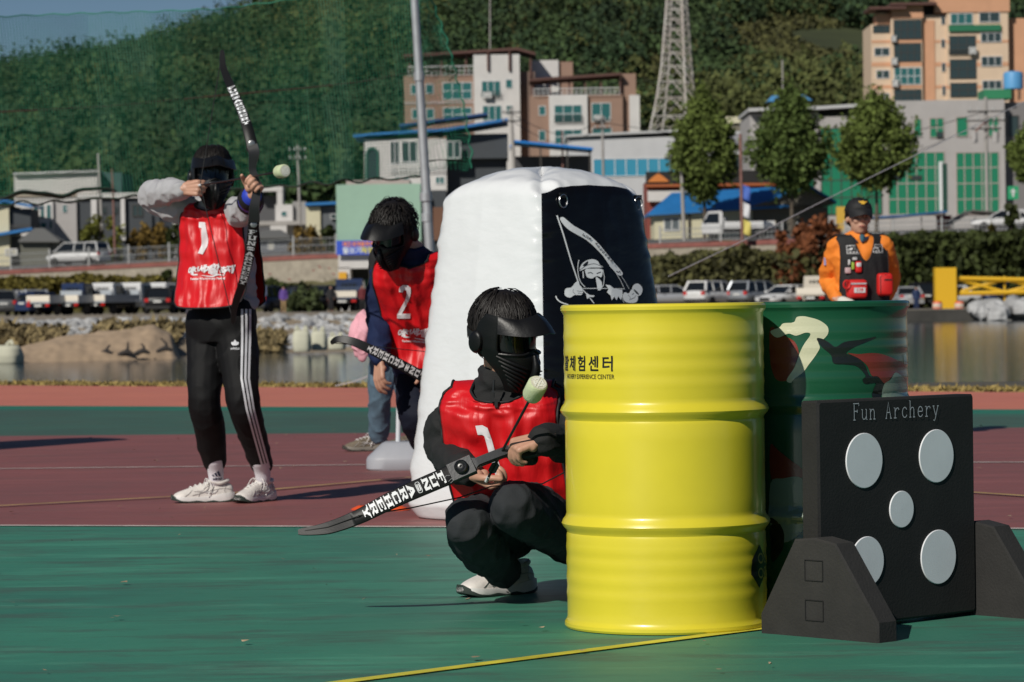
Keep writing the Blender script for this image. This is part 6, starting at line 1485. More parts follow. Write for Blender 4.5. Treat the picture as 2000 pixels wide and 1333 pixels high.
for q in ((1741, 70, 1751, 82), (1741, 113, 1753, 127), (1743, 155, 1755, 170), (1893, 92, 1907, 106)): b.ac(*q, d=-1.4)
# --- green glazed hall
b = Bld('glazed_hall', 'pale two storey building with bright green glass behind the street trees', 'building', 1460, 1975, 300)
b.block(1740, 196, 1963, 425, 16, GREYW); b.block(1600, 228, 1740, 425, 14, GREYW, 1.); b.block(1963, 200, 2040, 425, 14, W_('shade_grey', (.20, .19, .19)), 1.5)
b.roof([(1462, 218), (1600, 214), (1742, 205)], .3, 14, mat('roof_metal', (.5, .5, .5), .5), .2); b.block(1466, 222, 1600, 425, 13, GREYW, 1.4)
for q in ((1784, 232, 1800, 268, 1), (1815, 230, 1844, 270, 2), (1867, 228, 1891, 268, 1), (1929, 228, 1951, 268, 2)): b.win(*q, 2 if q[4] == 2 else 1, glass=GLASS_G, frame=PINKG)
for x0, x1, nx_ in ((1734, 1846, 6), (1867, 1952, 5)): b.win(x0, 297, x1, 420, nx_, 4, GLASS_G, PINKG, nm='curtain_wall')
b.win(1603, 250, 1722, 420, 6, 5, GLASS_G, FRAME_D, 1., nm='curtain_wall'); b.win(1480, 250, 1590, 420, 6, 5, GLASS_G, FRAME_D, 1.4, nm='curtain_wall')
for q in ((1737, 343, 1760, 350), (1776, 343, 1800, 351), (1829, 270, 1842, 258)): b.win(q[0], min(q[1], q[3]), q[2], max(q[1], q[3]), 1, 1, GLASS_D, FRAME_D, -.08, 'vent_window')
b.slab(1922, 175, 1975, 193, 4, mat('box_green', (.03, .22, .10), .5), .5, 'roof_housing'); b.win(1970, 226, 1990, 268, 1, 1, GLASS_D, FRAME_D, 1.5)
b = Bld('water_tank', 'round light blue water tank on the roof of the glazed hall', 'water tank', 1960, 1998, 303)
c = P(1979, 157, 303); mb = MB(); r_ = 19 * 303 / FPX; mb.lathe([(r_, -r_ * .9), (r_, r_ * .6), (r_ * .92, r_ * .8), (r_ * .5, r_ * .9), (.01, r_ * .95)], c, 28); mb.build('tank', mat('tank_blue', (.10, .32, .60), .5), b.root, smooth=40)
mb = MB(); z0 = P(1979, 196, 303).z
for q in ((-1, -1), (1, -1), (-1, 1), (1, 1)): mb = MB(); mb.cyl(V(c.x + q[0] * r_ * .6, 303 + q[1] * r_ * .6, z0), V(c.x + q[0] * r_ * .6, 303 + q[1] * r_ * .6, c.z - r_ * .9), .06, 6); mb.build('leg', FRAME_D, b.root)
# --- brown and white flats, centre
b = Bld('apartment_building', 'brown and white stepped flats with a roof pergola behind the net pole', 'building', 790, 1125, 430)
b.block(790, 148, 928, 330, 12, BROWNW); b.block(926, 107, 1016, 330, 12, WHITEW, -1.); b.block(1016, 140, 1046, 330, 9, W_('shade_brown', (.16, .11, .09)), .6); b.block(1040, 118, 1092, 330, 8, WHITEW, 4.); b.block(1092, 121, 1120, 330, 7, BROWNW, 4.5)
b.slab(790.5, 198, 927, 203, .2, PINKG, -.1, 'storey_band')
for q in ((802, 165, 820, 185, 1), (831, 164, 847, 184, 1), (864, 161, 922, 195, 3), (804, 213, 820, 233, 1), (832, 212, 848, 233, 1), (865, 210, 922, 238, 3)): b.win(*q[:4], q[4], 2 if q[4] == 3 else 1)
for q in ((940, 158, 978, 190, 3), (987, 155, 1001, 173, 1), (942, 206, 980, 236, 3), (988, 206, 1002, 224, 1)): b.win(*q[:4], q[4], 1, d=-1.)
b.rail(797, 130, 925, 148, FRAME_W, -.3, 14); b.rail(940, 180, 978, 191, FRAME_D, -1.5, 8); b.ac(943, 180, 960, 192, -1.8)
b.roof([(788, 112), (1010, 98), (1046, 108)], .35, 9, ROOF_BR, -.6, 'pergola')
for x, y0, y1, d0 in ((800, 111, 148, .3), (862, 108, 148, .3), (910, 106, 148, .3), (953, 103, 138, -1.4), (995, 101, 138, -1.4), (1036, 107, 150, .3)): b.slab(x - 2, y0, x + 2, y1, .5, ROOF_BR, d0, 'pergola_post')
b = Bld('apartment_building', 'lower brown and white flats with railed terrace left of the lattice tower', 'building', 1035, 1260, 425)
b.block(1036, 186, 1217, 330, 12, BROWNW); b.block(1073, 186.5, 1148, 330, 2, WHITEW, -.6); b.block(1217, 144, 1243, 330, 9, BROWNW, 1.); b.block(1230, 186, 1250, 330, 1, WHITEW, .5)
for q in ((1052, 207, 1066, 226, 1), (1052, 255, 1066, 276, 1)): b.win(*q[:4], 1)
for q in ((1082, 205, 1137, 240, 3), (1083, 253, 1137, 282, 3)): b.win(*q[:4], 3, 2, d=-.6)
for q in ((1155, 201, 1193, 238, 2), (1156, 250, 1195, 270, 2)): b.win(*q[:4], 2)
b.rail(1042, 173, 1210, 187, FRAME_W, -.4, 18); b.rail(1083, 226, 1137, 240, FRAME_D, -1., 10); b.ac(1160, 225, 1178, 237)
b.roof([(1034, 159), (1214, 147)], .35, 8, ROOF_BR, -.5, 'pergola')
for x in (1040, 1075, 1112, 1143, 1174, 1211): b.slab(x - 1.8, 155, x + 1.8, 187, .4, ROOF_BR, .3, 'pergola_post')
# --- blue roofed house with arched window
b = Bld('blue_roof_house', 'white house with arched window under a broad blue roof behind the net', 'building', 700, 1000, 305)
b.block(712, 272, 872, 372, 8, WHITEW); b.block(872, 262, 992, 310, 7, DGREY, 1., False); b.block(820, 300, 990, 372, 5, DGREY, 2.)
b.roof([(690, 268), (790, 261), (872, 256), (992, 236)], .25, 10, ROOF_B); b.roof([(780, 247), (952, 224)], .2, 6, mat('roof_navy', (.02, .07, .18), .5), 4.)
for q in ((762, 276, 780, 320), (784, 276, 815, 318), (872, 276, 900, 310)): b.win(*q, 2, 1, GLASS_D, FRAME_W)
mb = MB(); q = [P(727 + 9 * math.cos(a) * 1.2, 302 - 12 * math.sin(a), 304.9) for a in np.linspace(0, PI, 12)]; q = [P(716, 350, 304.9)] + q[::-1] + [P(738, 350, 304.9)]; mb.tube(q, .12, 6); aw = mb.build('arch_window', mat('frame_green', (.03, .12, .09), .5), b.root)
mb = MB(); mb.add([p + V(0, .05, 0) for p in q], [tuple(range(len(q)))]); mb.build('pane', GLASS_D, aw, smooth=0)
for q in ((770, 345, 800, 360), (850, 345, 868, 360)): b.win(*q, 2, glass=GLASS_T)
b.rail(760, 322, 872, 336, FRAME_W, -.4, 12)
b = Bld('open_shed', 'open shed under a thin bright blue roof behind the bunker', 'shed', 1000, 1160, 300)
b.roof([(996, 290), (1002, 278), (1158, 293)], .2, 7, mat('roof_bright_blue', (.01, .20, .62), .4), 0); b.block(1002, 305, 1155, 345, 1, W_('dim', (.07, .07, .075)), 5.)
for x in (1004, 1056, 1108, 1152): b.slab(x - 1.5, 290, x + 1.5, 345, .15, FRAME_D, .4, 'post')
# --- long white warehouse with blue windows
b = Bld('warehouse', 'long white warehouse with a strip of sky blue windows left of the first street tree', 'building', 1120, 1330, 345)
b.block(1110, 268, 1462, 360, 12, W_('pale', (.52, .52, .53))); b.roof([(1106, 268), (1325, 258), (1466, 262)], .25, 12, mat('roof_metal', (.5, .5, .5), .5), -.5); b.win(1158, 309, 1330, 345, 8, 1, GLASS_B, FRAME_W, nm='window_strip'); b.block(1395, 262, 1462, 360, 2, W_('panel_grey', (.30, .30, .32)), -1.)
b.win(1400, 300, 1455, 345, 3, 1, GLASS_D, FRAME_W, -1.)
# --- restaurant with black fascia
b = Bld('restaurant', 'low restaurant with a black fascia and an orange gable badge', 'building', 1262, 1520, 276)
b.block(1264, 352, 1520, 440, 8, W_('dull_red', (.25, .06, .045)), .6); b.slab(1262, 334, 1522, 358, 1., mat('fascia_black', (.012, .011, .010), .7), -.2, 'fascia'); b.slab(1262, 359, 1522, 364, 1.2, mat('fascia_orange', (.38, .10, .03), .7), -.4, 'trim')
vs, fs = poly2d([(0, -.35), (1.9, -.35), (1.4, .1), (.95, .38), (.5, .1)]); o = P(1264, 348, 275.7); mb = MB(); mb.add([o + V(a, 0, b_) for a, b_ in vs], fs); mb.build('gable_badge', mat('badge_orange', (.62, .20, .04), .6), b.root, smooth=0)
b.slab(1265, 372, 1420, 393, .3, W_('signwhite', (.6, .58, .56)), .0, 'sign_band')
# --- blue hipped low house
b = Bld('low_house', 'low cream house with a broad bright blue roof behind the white truck', 'building', 1268, 1625, 257)
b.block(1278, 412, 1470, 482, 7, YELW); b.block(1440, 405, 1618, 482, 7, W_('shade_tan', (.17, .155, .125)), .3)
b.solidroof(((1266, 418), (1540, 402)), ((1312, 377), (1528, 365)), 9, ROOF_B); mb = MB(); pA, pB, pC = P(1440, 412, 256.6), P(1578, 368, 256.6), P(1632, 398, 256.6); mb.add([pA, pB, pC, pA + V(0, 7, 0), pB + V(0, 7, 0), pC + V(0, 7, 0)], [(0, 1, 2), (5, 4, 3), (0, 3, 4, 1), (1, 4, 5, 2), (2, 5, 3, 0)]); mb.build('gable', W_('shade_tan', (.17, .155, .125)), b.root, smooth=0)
b.roof([(1500, 396), (1578, 364), (1634, 398)], .2, 8, ROOF_B, -.8, 'gable_roof')
for q in ((1296, 425, 1328, 452), (1390, 425, 1420, 455)): b.win(*q, 2, 1, mat('glass_grey', (.12, .14, .15), .2))
b.slab(1344, 418, 1348, 478, .2, FRAME_D, -.2, 'drainpipe')
b = Bld('yellow_sign', 'small yellow roadside panel behind the rescue worker\'s shoulder', 'sign', 1634, 1650, 240)
b.slab(1634, 404, 1652, 452, .3, mat('sign_yellow', (.62, .38, .05), .6), 0, 'panel'); b.block(1641, 450, 1645, 480, .2, FRAME_D, .05, nm='post')
# --- mint wall above a gate
b = Bld('gate_house', 'mint green upper wall over a white vehicle gate with blue banner', 'building', 657, 870, 236)
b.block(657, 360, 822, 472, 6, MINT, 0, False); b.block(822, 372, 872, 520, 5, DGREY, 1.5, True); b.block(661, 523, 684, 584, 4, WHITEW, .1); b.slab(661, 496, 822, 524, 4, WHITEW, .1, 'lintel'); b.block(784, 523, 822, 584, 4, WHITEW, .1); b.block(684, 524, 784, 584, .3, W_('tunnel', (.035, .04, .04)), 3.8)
b.block(661.5, 532, 677, 566, .1, mat('pillar_yellow', (.70, .36, .02), .6), -.1, False, 'warning_panel'); b.slab(676, 352, 800, 361, 5, PINKG, .3, 'parapet')
b.slab(702, 546, 730, 584, .1, mat('gate_green', (.01, .10, .06), .6), 3.6, 'gate_leaf'); b.slab(846, 405, 868, 470, .2, W_('brick', (.16, .08, .05)), 1.2, 'side_door')
b = Bld('banner', 'blue banner with orange and yellow lettering on the gate house', 'banner', 658, 740, 235.6)
X0, X1, Z0, Z1 = rect(657, 470, 745, 498, 235.7); mb = MB(); mb.b2((X0, 235.6, Z0), (X1, 235.7, Z1)); bn = mb.build('cloth', mat('banner_blue', (.03, .09, .55), .7), b.root, smooth=0)
for tx_, z_, sz_, m_ in (('예천세계활축제', .72, .40, mat('print_orange', (.75, .25, .10), .6)), ('활쏘기', .27, .52, mat('print_pale', (.7, .75, .8), .6)), ('체험', .27, .52, mat('print_yellow', (.7, .62, .05), .6))):
    vs, fs = text2d(tx_, sz_, bold=.012, align='LEFT'); xo = X0 + .45 + (1.35 if tx_ == '체험' else 0); mb = MB(); mb.add([V(xo + a * (1.0 if sz_ > .45 else .9), 235.585, lerp(Z0, Z1, z_) + b_) for a, b_ in vs], fs); mb.build('lettering', m_, bn, smooth=0)
# --- left hand houses
b = Bld('white_shed', 'long white metal shed standing behind the grey modern house', 'building', 28, 240, 345)
b.block(28, 340, 190, 400, 14, W_('shed_white', (.58, .56, .54))); b.block(190, 338, 238, 400, 10, W_('shed_teal', (.05, .10, .10)), 2.); b.roof([(26, 342), (192, 336)], .2, 14, mat('roof_metal', (.5, .5, .5), .5)); b.slab(30, 378, 196, 384, .3, W_('sill', (.42, .35, .28)), -.2, 'ledge')
b = Bld('modern_house', 'grey modern house with tall white framed windows and slate wings', 'building', 60, 372, 296)
b.block(60, 392, 150, 500, 9, GREYW); b.block(150, 386, 312, 500, 8, DGREY, .4); b.slab(150, 377, 330, 387, 8.4, WHITEW, .0, 'roof_edge'); b.block(62, 393, 104, 498, .3, WHITEW, -.35); b.block(178, 388, 189, 448, .4, WHITEW, -.1, False, 'wall_fin'); b.block(236, 388, 244, 470, .4, WHITEW, -.1, False, 'wall_fin'); b.block(308, 412, 375, 500, 5, WHITEW, 2.)
for q in ((66, 402, 74, 427, 1), (79, 401, 86, 427, 1), (91, 400, 99, 427, 1), (67, 434, 92, 447, 2), (97, 432, 103, 447, 1)): b.win(*q[:4], q[4], 1, GLASS_T, FRAME_W, -.36)
for q in ((122, 401, 131, 415), (125, 467, 134, 488)): b.win(*q, 1, 2)
for q in ((200, 405, 208, 418), (222, 405, 231, 418), (258, 400, 280, 424)): b.win(*q, 2, 1, GLASS_D, FRAME_D, .4)
b = Bld('blue_roof_house', 'cream house with two blue roofs at the left edge', 'building', -30, 60, 288)
b.block(-30, 402, 18, 500, 7, YELW); b.block(18, 408, 60, 446, 5, DGREY, .5, False); b.block(-30, 462, 60, 500, 5, W_('porch', (.10, .10, .09)), 1.); b.roof([(-34, 406), (8, 395), (62, 406)], .25, 7, ROOF_B); b.roof([(-34, 466), (62, 450)], .25, 3, ROOF_B, -1.); b.rail(20, 440, 60, 450, FRAME_D, -.2, 8); b.win(10, 486, 34, 500, 2, 1, mat('glass_pale', (.45, .43, .36), .4))
b = Bld('tiled_shed', 'small dark grey shed with a hipped roof in front of the modern house', 'shed', 36, 118, 282)
b.block(40, 465, 98, 510, 4, KHAKI); b.block(98, 472, 114, 510, 3, W_('shed_side', (.2, .19, .16)), .4); b.solidroof(((36, 470), (116, 470)), ((68, 446), (86, 446)), 5, ROOF_G)
b = Bld('white_portal', 'white square portal frame rising between small houses right of the archer', 'building', 500, 552, 330)
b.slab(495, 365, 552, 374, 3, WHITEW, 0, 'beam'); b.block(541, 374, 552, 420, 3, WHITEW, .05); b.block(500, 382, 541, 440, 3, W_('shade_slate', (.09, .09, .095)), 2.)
b = Bld('small_house', 'small white house with an arched window right of the bow arm', 'building', 538, 600, 310)
b.block(538, 400, 572, 470, 5, WHITEW); b.block(572, 394, 598, 470, 5, W_('grey2', (.30, .29, .28)), .5); b.win(549, 413, 560, 423, 1); b.slab(500, 432, 600, 440, 4, W_('ledge', (.35, .33, .31)), -1., 'terrace'); b.block(528, 441, 560, 470, 3, WHITEW, -1.4)
b = Bld('small_house', 'cream cottage with a thin blue roof edge left of the mint gate house', 'building', 598, 662, 300)
b.block(598, 404, 626, 470, 5, YELW); b.block(626, 404, 662, 470, 5, W_('slate3', (.11, .12, .13)), .3); b.roof([(596, 402), (664, 399)], .25, 6, ROOF_B); b.win(645, 418, 658, 428, 1, 1, GLASS_D)
b = Bld('dark_roof_house', 'low house with a dark grey roof just above the road railing', 'building', 500, 565, 285)
b.block(502, 462, 562, 505, 4, W_('slate4', (.13, .14, .16))); b.solidroof(((498, 464), (566, 462)), ((512, 450), (548, 449)), 5, ROOF_G); b.win(523, 470, 535, 488, 2, 1, mat('glass_pale', (.45, .43, .36), .4))
# awnings below the glazed hall
b = Bld('blue_awning', 'blue tarpaulin awning along the foot of the glazed hall', 'awning', 1700, 1860, 262)
b.roof([(1690, 428), (1760, 424), (1850, 415)], .15, 5, mat('tarp_blue', (.03, .12, .30), .5, var=.3, vscale=1.2), 0, 'sheet')
for x in (1695, 1745, 1800, 1848): b.block(x - 1, 424, x + 1, 450, .15, FRAME_D, .5, nm='post')
b = Bld('grey_awning', 'dark grey sloping canopy beside the blue awning', 'awning', 1855, 1950, 255)
b.roof([(1856, 440), (1900, 414), (1958, 418)], .15, 5, mat('canopy_grey', (.10, .09, .085), .8), 0, 'sheet')
for x in (1862, 1905, 1950): b.block(x - 1, 425, x + 1, 450, .15, FRAME_D, .5, nm='post')
# --- lattice tower
DT = 400.; tr_ = thing('lattice_tower', 'tall rusty white steel lattice tower rising from behind the warehouse', 'tower', V(P(1312, 300, DT).x, DT, gz(P(1312, 300, DT).x, DT)))
def tq(y):
    l, m_, r_ = interp(y, [-60, 0, 130, 200, 265], [1304, 1301, 1290, 1279, 1264]), 0, interp(y, [-60, 0, 130, 200, 265, 300], [1339, 1343, 1353, 1360, 1372, 1378])
    cxx = (l + r_) / 2; h = (r_ - l) / 2 * DT / FPX; c = P(cxx, y, DT); a = R(24)
    return [c + V(math.cos(a + k * PI / 2) * h * 1.05, math.sin(a + k * PI / 2) * h * 1.05, 0) for k in range(4)]
ysT = [300, 265, 228, 192, 160, 130, 104, 80, 58, 38, 18, 0, -20, -42, -64]; mb = MB(); lv = [tq(y) for y in ysT]
TWM = mat('tower_steel', (.62, .60, .57), .6, var=.2, vscale=.4, col2=(.46, .38, .33))
for k in range(4): mb = MB(); mb.tube([l[k] for l in lv], .12, 5); mb.build('corner_leg', TWM, tr_, smooth=0)
for i in range(len(lv) - 1):
    mb = MB()
    for k in range(4):
        a, b_, c, e = lv[i][k], lv[i][(k + 1) % 4], lv[i + 1][k], lv[i + 1][(k + 1) % 4]; mid = c.lerp(e, .5)
        mb.tube([a, mid], .055, 4); mb.tube([b_, mid], .055, 4); mb.tube([c, e], .055, 4); mb.tube([a.lerp(mid, .5), a.lerp(c, .55)], .035, 4); mb.tube([b_.lerp(mid, .5), b_.lerp(e, .55)], .035, 4)
    mb.build('bracing', TWM, tr_, smooth=0)
# --- poles along the road
CONC, RUST = mat('concrete_pole', (.34, .32, .30), .9, var=.1), mat('rusty_pole', (.22, .11, .09), .8, var=.3)
for top, bot, d, r_, m_, lab in (((998, 210), (1004, 330), 300, .17, CONC, 'concrete utility pole behind the bunker'), ((192, 300), (196, 385), 290, .14, CONC, 'pale pole rising above the white shed'), ((581, 284), (586, 435), 300, .14, CONC, 'utility pole above the small white house'), ((219, 330), (225, 510), 272, .10, RUST, 'thin rusty pole beside the white van'), ((1331, 335), (1337, 475), 250, .16, CONC, 'thick concrete pole in front of the low cream house'), ((1446, 262), (1450, 478), 241, .13, RUST, 'rusty pole carrying small banners beside the white truck'), ((1528, 118), (1530, 230), 340, .10, CONC, 'thin grey pole above the second street tree'), ((1176, 225), (1178, 330), 310, .13, CONC, 'wooden utility pole before the white warehouse'), ((957, -20), (957, 98), 440, .10, CONC, 'antenna pole above the brown flats'), ((1098, 255), (1099, 320), 302, .09, RUST, 'short post under the bright blue shed roof')):
    root, a, b2_ = pole('utility_pole', lab, 'pole', top, bot, d, r_, m_, 'poles along the upper road')
    if lab.startswith(('concrete', 'utility', 'wooden')):
        for k in (.5, 1.3):
            mb = MB(); mb.box(a - V(0, .12, k), (1.7, .12, .12)); ca = mb.build('cross_arm', FRAME_D, root, smooth=0)
            for x in (-.7, -.25, .25, .7): mb = MB(); mb.lathe([(.05, 0), (.09, .06), (.05, .12), (.09, .18), (.03, .24)], a + V(x, -.12, -k + .06), 8); mb.build('insulator', ACM, ca)
    if lab.startswith('rusty'):
        for dx, z, m2 in ((.55, -4.6, mat('flag_blue', (.05, .12, .45), .7)), (.5, -5.9, mat('flag_white', (.6, .6, .62), .7)), (.55, -7.2, mat('flag_yellow', (.6, .5, .12), .7))):
            mb = MB(); mb.grid(lambda u, v: a + V(.14 + dx * u, -.1 + .08 * math.sin(u * 4 + v * 3), z + .8 - 1.1 * v - .25 * u), 8, 8); me = mesh_of(mb); solid(me, .01); place(me, 'pennant', m2, root)
root, a, b2_ = pole('utility_pole', 'large utility pole with transformers and wires before the glazed hall', 'pole', (1925, 190), (1928, 418), 275, .18, CONC, 'poles along the upper road')
for py, w_ in ((218, 3.2), (236, 3.6), (252, 2.6)):
    c = P(1926, py, 274.7); mb = MB(); mb.box(c, (w_, .12, .12)); ca = mb.build('cross_arm', FRAME_D, root, smooth=0)
    for x in (-.42, -.2, .2, .42): mb = MB(); mb.lathe([(.05, 0), (.10, .08), (.05, .16), (.10, .24), (.03, .3)], c + V(x * w_, 0, .06), 8); mb.build('insulator', ACM, ca)
for dx in (-1.0, .8): c = P(1926, 268, 274.6) + V(dx, 0, 0); mb = MB(); mb.lathe([(.001, -.5), (.28, -.5), (.28, .4), (.001, .45)], c, 14); mb.build('transformer', GREYW, root)
mb = MB(); mb.tube([P(1896, 270, 274.6), P(1912, 250, 274.6), P(1925, 238, 274.8)], .07, 6); mb.build('stay', RUST, root)
WIRE = mat('wire_black', (.02, .02, .02), .7)
for pts, lab in (([(1926, 218, 274), (1760, 262, 280), (1560, 290, 290), (1176, 240, 310)], 'overhead wire running past the glazed hall'), ([(1926, 236, 274), (1780, 300, 270), (1640, 320, 262)], 'lower overhead wire drooping before the glazed hall'), ([(998, 222, 300), (1090, 262, 305), (1176, 238, 310)], 'overhead wire between two poles behind the bunker'), ([(998, 236, 300), (1090, 280, 305), (1176, 250, 310)], 'second overhead wire between two poles behind the bunker')):
    q = [P(*p) for p in pts]; mb = MB(); mb.tube(q, .03, 4, sub=8); tag(mb.build('overhead_wire', WIRE, None, base=q[0]), lab, 'wire')
root, a, b2_ = pole('sign_pylon', 'slim white and green sign pylon before the glazed hall', 'sign', (1841, 316), (1844, 418), 268, .10, FRAME_W)
X0, X1, Z0, Z1 = rect(1834, 316, 1840, 416, 267.8); mb = MB(); mb.b2((X0, 267.6, Z0), (X1, 267.9, Z1)); mb.build('face', mat('sign_white', (.7, .72, .7), .5), root, smooth=0)
X0, X1, Z0, Z1 = rect(1840.3, 320, 1850, 416, 267.8); mb = MB(); mb.b2((X0, 267.65, Z0), (X1, 267.95, Z1)); mb.build('side_panel', mat('sign_dark_green', (.012, .06, .04), .5), root, smooth=0)
root, a, b2_ = pole('pharmacy_sign', 'small bright green sign board at the right edge', 'sign', (1978, 364), (1979, 440), 262, .06, FRAME_D)
X0, X1, Z0, Z1 = rect(1968, 364, 1989, 390, 261.8); mb = MB(); mb.b2((X0, 261.7, Z0), (X1, 261.9, Z1)); sb = mb.build('board', mat('sign_green', (.02, .32, .14), .5), root, smooth=0)
mb = MB(); c = V((X0 + X1) / 2, 261.69, (Z0 + Z1) / 2); mb.b2((c.x - .09, 261.68, c.z - .32), (c.x + .09, 261.695, c.z + .32)); mb.b2((c.x - .25, 261.675, c.z + .06), (c.x + .25, 261.69, c.z + .16)); mb.build('symbol', FRAME_W, sb, smooth=0)
pb_ = P(1835, 424, 258); root = thing('planter_box', 'red box standing at the foot of the sign pylon', 'box', V(pb_.x, 258, gz(pb_.x, 258))); X0, X1, Z0, Z1 = rect(1832, 424, 1858, 438, 258); mb = MB(); mb.b2((X0, 258, gz(pb_.x, 258)), (X1, 259, Z1)); mb.build('box', mat('box_red', (.32, .03, .025), .6), root, smooth=0); mb = MB(); mb.b2((X0 - .05, 257.95, Z1 + .004), (X1 + .05, 259.05, Z1 + .12)); mb.build('lid', mat('box_red', (.3, .03, .03), .6), root, smooth=0)
# hillside scraps: blue tarps, huts
for (px, py, w_, d, m_, lab) in ((1480, 66, 2.6, 690, mat('tarp_bright', (.04, .17, .55), .6), 'blue tarpaulin roof high on the hillside'), (1369, 68, 1.0, 690, mat('tarp_bright', (.04, .17, .55), .6), 'small pale blue roof on the hillside'), (1558, 194, 1.6, 420, mat('tarp_sky', (.08, .26, .5), .6), 'light blue tarpaulin above the second street tree'), (1430, 238, 1.2, 400, YELW, 'tiny cream hut between the first two street trees'), (1520, 196, 1.2, 425, mat('tarp_sky', (.08, .26, .5), .6), 'light blue roof left of the upper tarpaulin')):
    c = P(px, py, d); zz = gz(c.x, d); root = thing('hillside_hut', lab, 'hut', V(c.x, d, zz)); k = w_ * .9; mb = MB(); mb.b2((c.x - w_, d, min(zz - .5, c.z - 1.)), (c.x + w_, d + 3, c.z - .2)); mb.build('wall', W_('hut', (.2, .18, .14)), root, smooth=0)
    mb = MB(); mb.add([V(c.x - w_ - .3, d - .4, c.z - .2), V(c.x + w_ + .3, d - .4, c.z - .2), V(c.x + w_ * .6, d + 1.5, c.z + .7), V(c.x - w_ * .6, d + 1.5, c.z + .7), V(c.x - w_ - .3, d + 3.4, c.z - .2), V(c.x + w_ + .3, d + 3.4, c.z - .2)], [(0, 1, 2, 3), (5, 4, 3, 2), (0, 3, 4), (1, 5, 2), (0, 4, 5, 1)]); mb.build('roof', m_, root, smooth=0)
# ================================================================ retaining wall, railing, vegetation, cars
def wall_run(name, label, cat, xs, fy, z0, z1, th, m, base_x, coping=None):
    root = thing(name, label, cat, V(base_x, fy(base_x), z0(base_x))); mb = MB(); rr = [[V(x, fy(x), z0(x)), V(x, fy(x), z1(x)), V(x, fy(x) + th, z1(x)), V(x, fy(x) + th, z0(x))] for x in xs]; mb.rings(rr); mb.build('wall', m, root, smooth=0)
    if coping:
        mb = MB(); mb.rings([[V(x, fy(x) - .08, z1(x) + .004), V(x, fy(x) - .08, z1(x) + .36), V(x, fy(x) + th + .08, z1(x) + .36), V(x, fy(x) + th + .08, z1(x) + .004)] for x in xs]); mb.build('coping', coping, root, smooth=0)
    return root
WALLM = mat('retaining_stone', (.33, .29, .23), .9, var=.28, vscale=1.6, bump=.4, bscale=2.2, detail=6); COPE = mat('coping_red', (.24, .085, .07), .85, var=.25, vscale=1.2)
xs = np.linspace(-62, 62, 90)
wall_run('retaining_wall', 'long stone retaining wall with a red coping below the upper road', 'wall', xs, yw, lambda x: zr(x) - 3.4, lambda x: zr(x) + .05, .35, WALLM, 0., COPE)
def vines(pts):
    q = [P(*p) for p in pts]; return q
mb = MB(); rg = random.Random(5)           # dry red creeper stems on the wall
for k in range(26):
    px = rg.uniform(505, 655); x = P(px, 520, 250).x; y = yw(x) - .05; z = zr(x) - rg.uniform(.5, 2.6); mb.tube([V(x + .35 * i, y - .03 * (i % 2), z - .12 * i + rg.uniform(-.12, .12)) for i in range(6)], .05, 4)
tag(mb.build('creeper', mat('creeper_red', (.30, .06, .06), .9), None, base=V(-18, yw(-18), 3)), 'dry red creeper climbing the stone wall left of the gate house', 'creeper', kind='stuff')
RAILM = mat('rail_steel', (.30, .31, .31), .5)
def railing(label, px0, px1, h, gap, m):
    x0, x1 = P(px0, 500, yw(P(px0, 500, 255).x)).x, P(px1, 500, yw(P(px1, 500, 250).x)).x; n = int((x1 - x0) / gap); root = thing('road_railing', label, 'railing', V((x0 + x1) / 2, yw((x0 + x1) / 2), zr((x0 + x1) / 2))); pt = lambda x, z: V(x, yw(x) + .18, zr(x) + .42 + z)
    for i in range(n + 1):
        x = lerp(x0, x1, i / n); mb = MB(); mb.tube([pt(x, 0), pt(x, h + .08)], .07, 6); mb.ell(pt(x, h + .14), (.09, .09, .09), None, 8, 6); mb.build('post', mat('rail_post', (.45, .45, .44), .5), root)
    mb = MB()
    for z in (.12, h * .55, h - .05): mb.tube([pt(lerp(x0, x1, i / 30), z) for i in range(31)], .03, 4)
    mb.build('rail', RAILM, root, smooth=0); mb = MB()
    for x in np.arange(x0 + .1, x1, .28): mb.tube([pt(x, .1), pt(x, h - .05)], .018, 3, caps=False)
    mb.build('balusters', RAILM, root, smooth=0, fixn=False)
railing('grey road railing with round topped posts at the left', -60, 656, 1.35, 3.4, RAILM); railing('low road railing in front of the cream house', 1290, 1530, 1.1, 3.2, RAILM); railing('low road railing below the glazed hall', 1560, 2040, 1.0, 3.2, RAILM)
